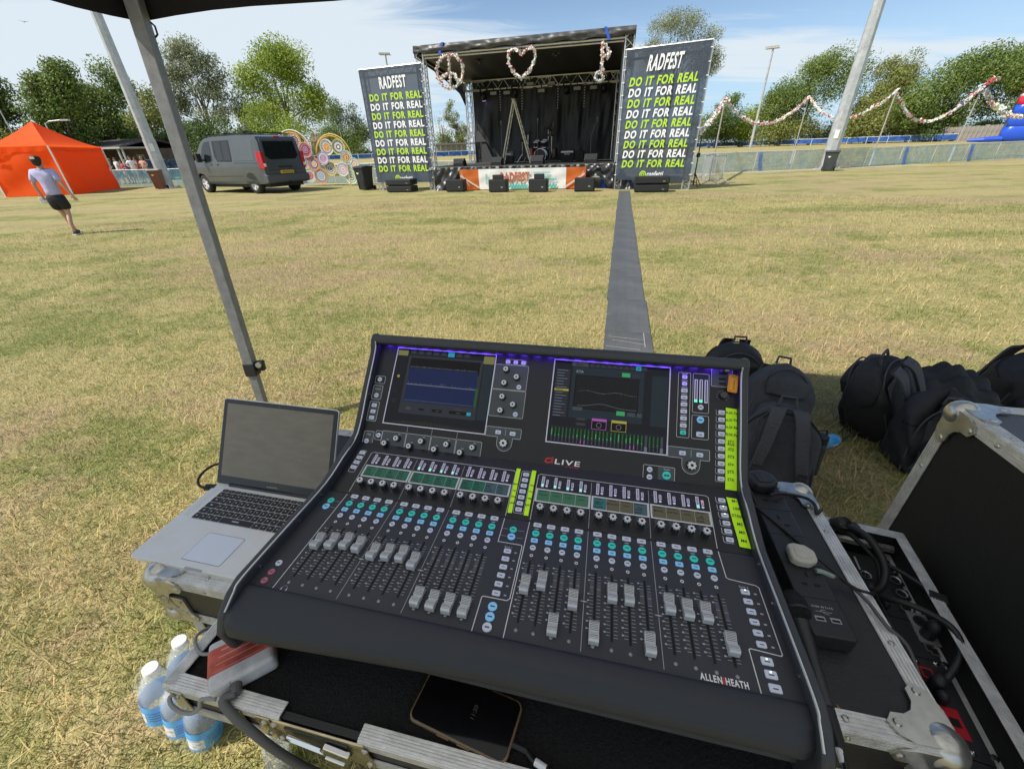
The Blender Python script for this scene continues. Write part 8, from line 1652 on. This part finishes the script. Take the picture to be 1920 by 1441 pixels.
# ================================================================== CANOPY OVER THE DESK
leg_d = 2.40; dd = ray((472, 690)); LGc = CAM + dd * (leg_d / dd.dot(lens(V((0, 0, 1))))); LGt = G((259, 27), 2.05); ldir = (LGt - LGc).normalized(); LGb = LGc - ldir * (LGc.z / ldir.z); LGp = V((LGt.x, LGt.y, 0)); ztop = 2.05
cab_f = mat('black canopy fabric', (.0045, .0045, .005), .9, bump=.2, bs=60, var=.2, vs=5); cst = mat('hammered grey steel', (.21, .215, .22), .5, .3, var=.2, vs=20); pass
eu, ev = MF.to_3x3() @ V((1, 0, 0)), MF.to_3x3() @ V((0, 1, 0)); eu.z = ev.z = 0; eu.normalize(); ev.normalize(); lc = V((205, 28, 0))
CN = thing('canopy', 'black pop-up canopy whose corner and grey leg frame the view at upper left', 'canopy', frame(LGp, eu)); S_ = 4.5; SD_ = 3.1
roof_fill = bpy.data.materials.new('canopy roof paled for fill light'); roof_fill.use_nodes = True; nt = roof_fill.node_tree; tr = nt.nodes.new('ShaderNodeBsdfTranslucent'); tr.inputs[0].default_value = (.60, .60, .60, 1); ms = nt.nodes.new('ShaderNodeMixShader'); ms.inputs[0].default_value = .6; nt.nodes['Principled BSDF'].inputs['Base Color'].default_value = (.6, .6, .6, 1); nt.links.new(nt.nodes['Principled BSDF'].outputs[0], ms.inputs[1]); nt.links.new(tr.outputs[0], ms.inputs[2]); nt.links.new(ms.outputs[0], nt.nodes['Material Output'].inputs[0])  # unseen roof made pale and translucent to lift the shade over the desk
LB = CN.matrix_world.inverted() @ LGb; LT_ = (CN.matrix_world.inverted().to_3x3() @ ldir); LM_ = T(*LB) @ V((0, 0, 1)).rotation_difference(LT_).to_matrix().to_4x4()
DZ = LGc.z - .815
for x, y in ((0, 0), (S_, 0), (0, -SD_), (S_, -SD_)):
    KM = LM_ if x == 0 and y == 0 else T(x, y, 0)
    m = MB(KM @ RZ(R(20))); s = .028; m.box(-s, s, -s, s, .80 + DZ, ztop + .32); lo = m.build('upper_leg', cst, CN, bevel=.004); m = MB(KM @ RZ(R(20))); s = .0225; m.box(-s, s, -s, s, .03, .86 + DZ); m.build('lower_leg', cst, CN, bevel=.003)
    m = MB(KM @ RZ(R(20))); m.box(-.0285 - .004, .0325, -.0325, .0325, .775 + DZ, .855 + DZ); m.box(.0325, .075, -.018, .018, .80 + DZ, .86 + DZ); c_ = m.build('height_clamp', black_p, CN, bevel=.006); MB(KM @ RZ(R(20))).cyl((.055, -.03, .842 + DZ), (.055, .03, .842 + DZ), .016, n=12).build('clamp_pin', steel, c_); MB(KM).box(-.07, .07, -.07, .07, 0, .03).build('foot_plate', cst, CN, bevel=.004)
    m = MB(KM @ RZ(R(20)));
    for s2 in (-1, 1): m.box(-.0292, -.0282, s2 * .012 - .004, s2 * .012 + .004, .86 + DZ, ztop + .3)
    m.build('leg_groove', mat('leg groove', (.05, .052, .055), .5, .5), CN)
zt_, zl = ztop + .34, ztop - .01; o_ = .055
Cc = [(-o_, o_), (S_ + o_, o_), (S_ + o_, -SD_ - o_), (-o_, -SD_ - o_)]
for i in range(4):
    p, q = V((*Cc[i], 0)), V((*Cc[(i + 1) % 4], 0)); MB().grid(lambda u, v: p.lerp(q, u) + V((0, 0, zl + (zt_ - zl) * v + .010 * math.sin(u * PI * 6) * (1 - v))), 24, 2).build('valance', cab_f, CN)
MB().add([(*c, zt_) for c in Cc] + [(S_ / 2, -SD_ / 2, zt_ + .85)], [(0, 1, 4), (1, 2, 4), (2, 3, 4), (3, 0, 4)]).build('roof', roof_fill, CN)
for i in range(4):
    p, q = V((*Cc[i], zt_ - .03)) * .985, V((*Cc[(i + 1) % 4], zt_ - .03)) * .985; MB().tube([p, q], .014, 5).build('frame_bar', cst, CN)
MB().tube([(.052, -.004, zl - .02), (.068, -.004, zl - .035), (.066, -.004, zl - .062), (.050, -.004, zl - .07)], .004, 6).build('side_ring', black_p, CN)
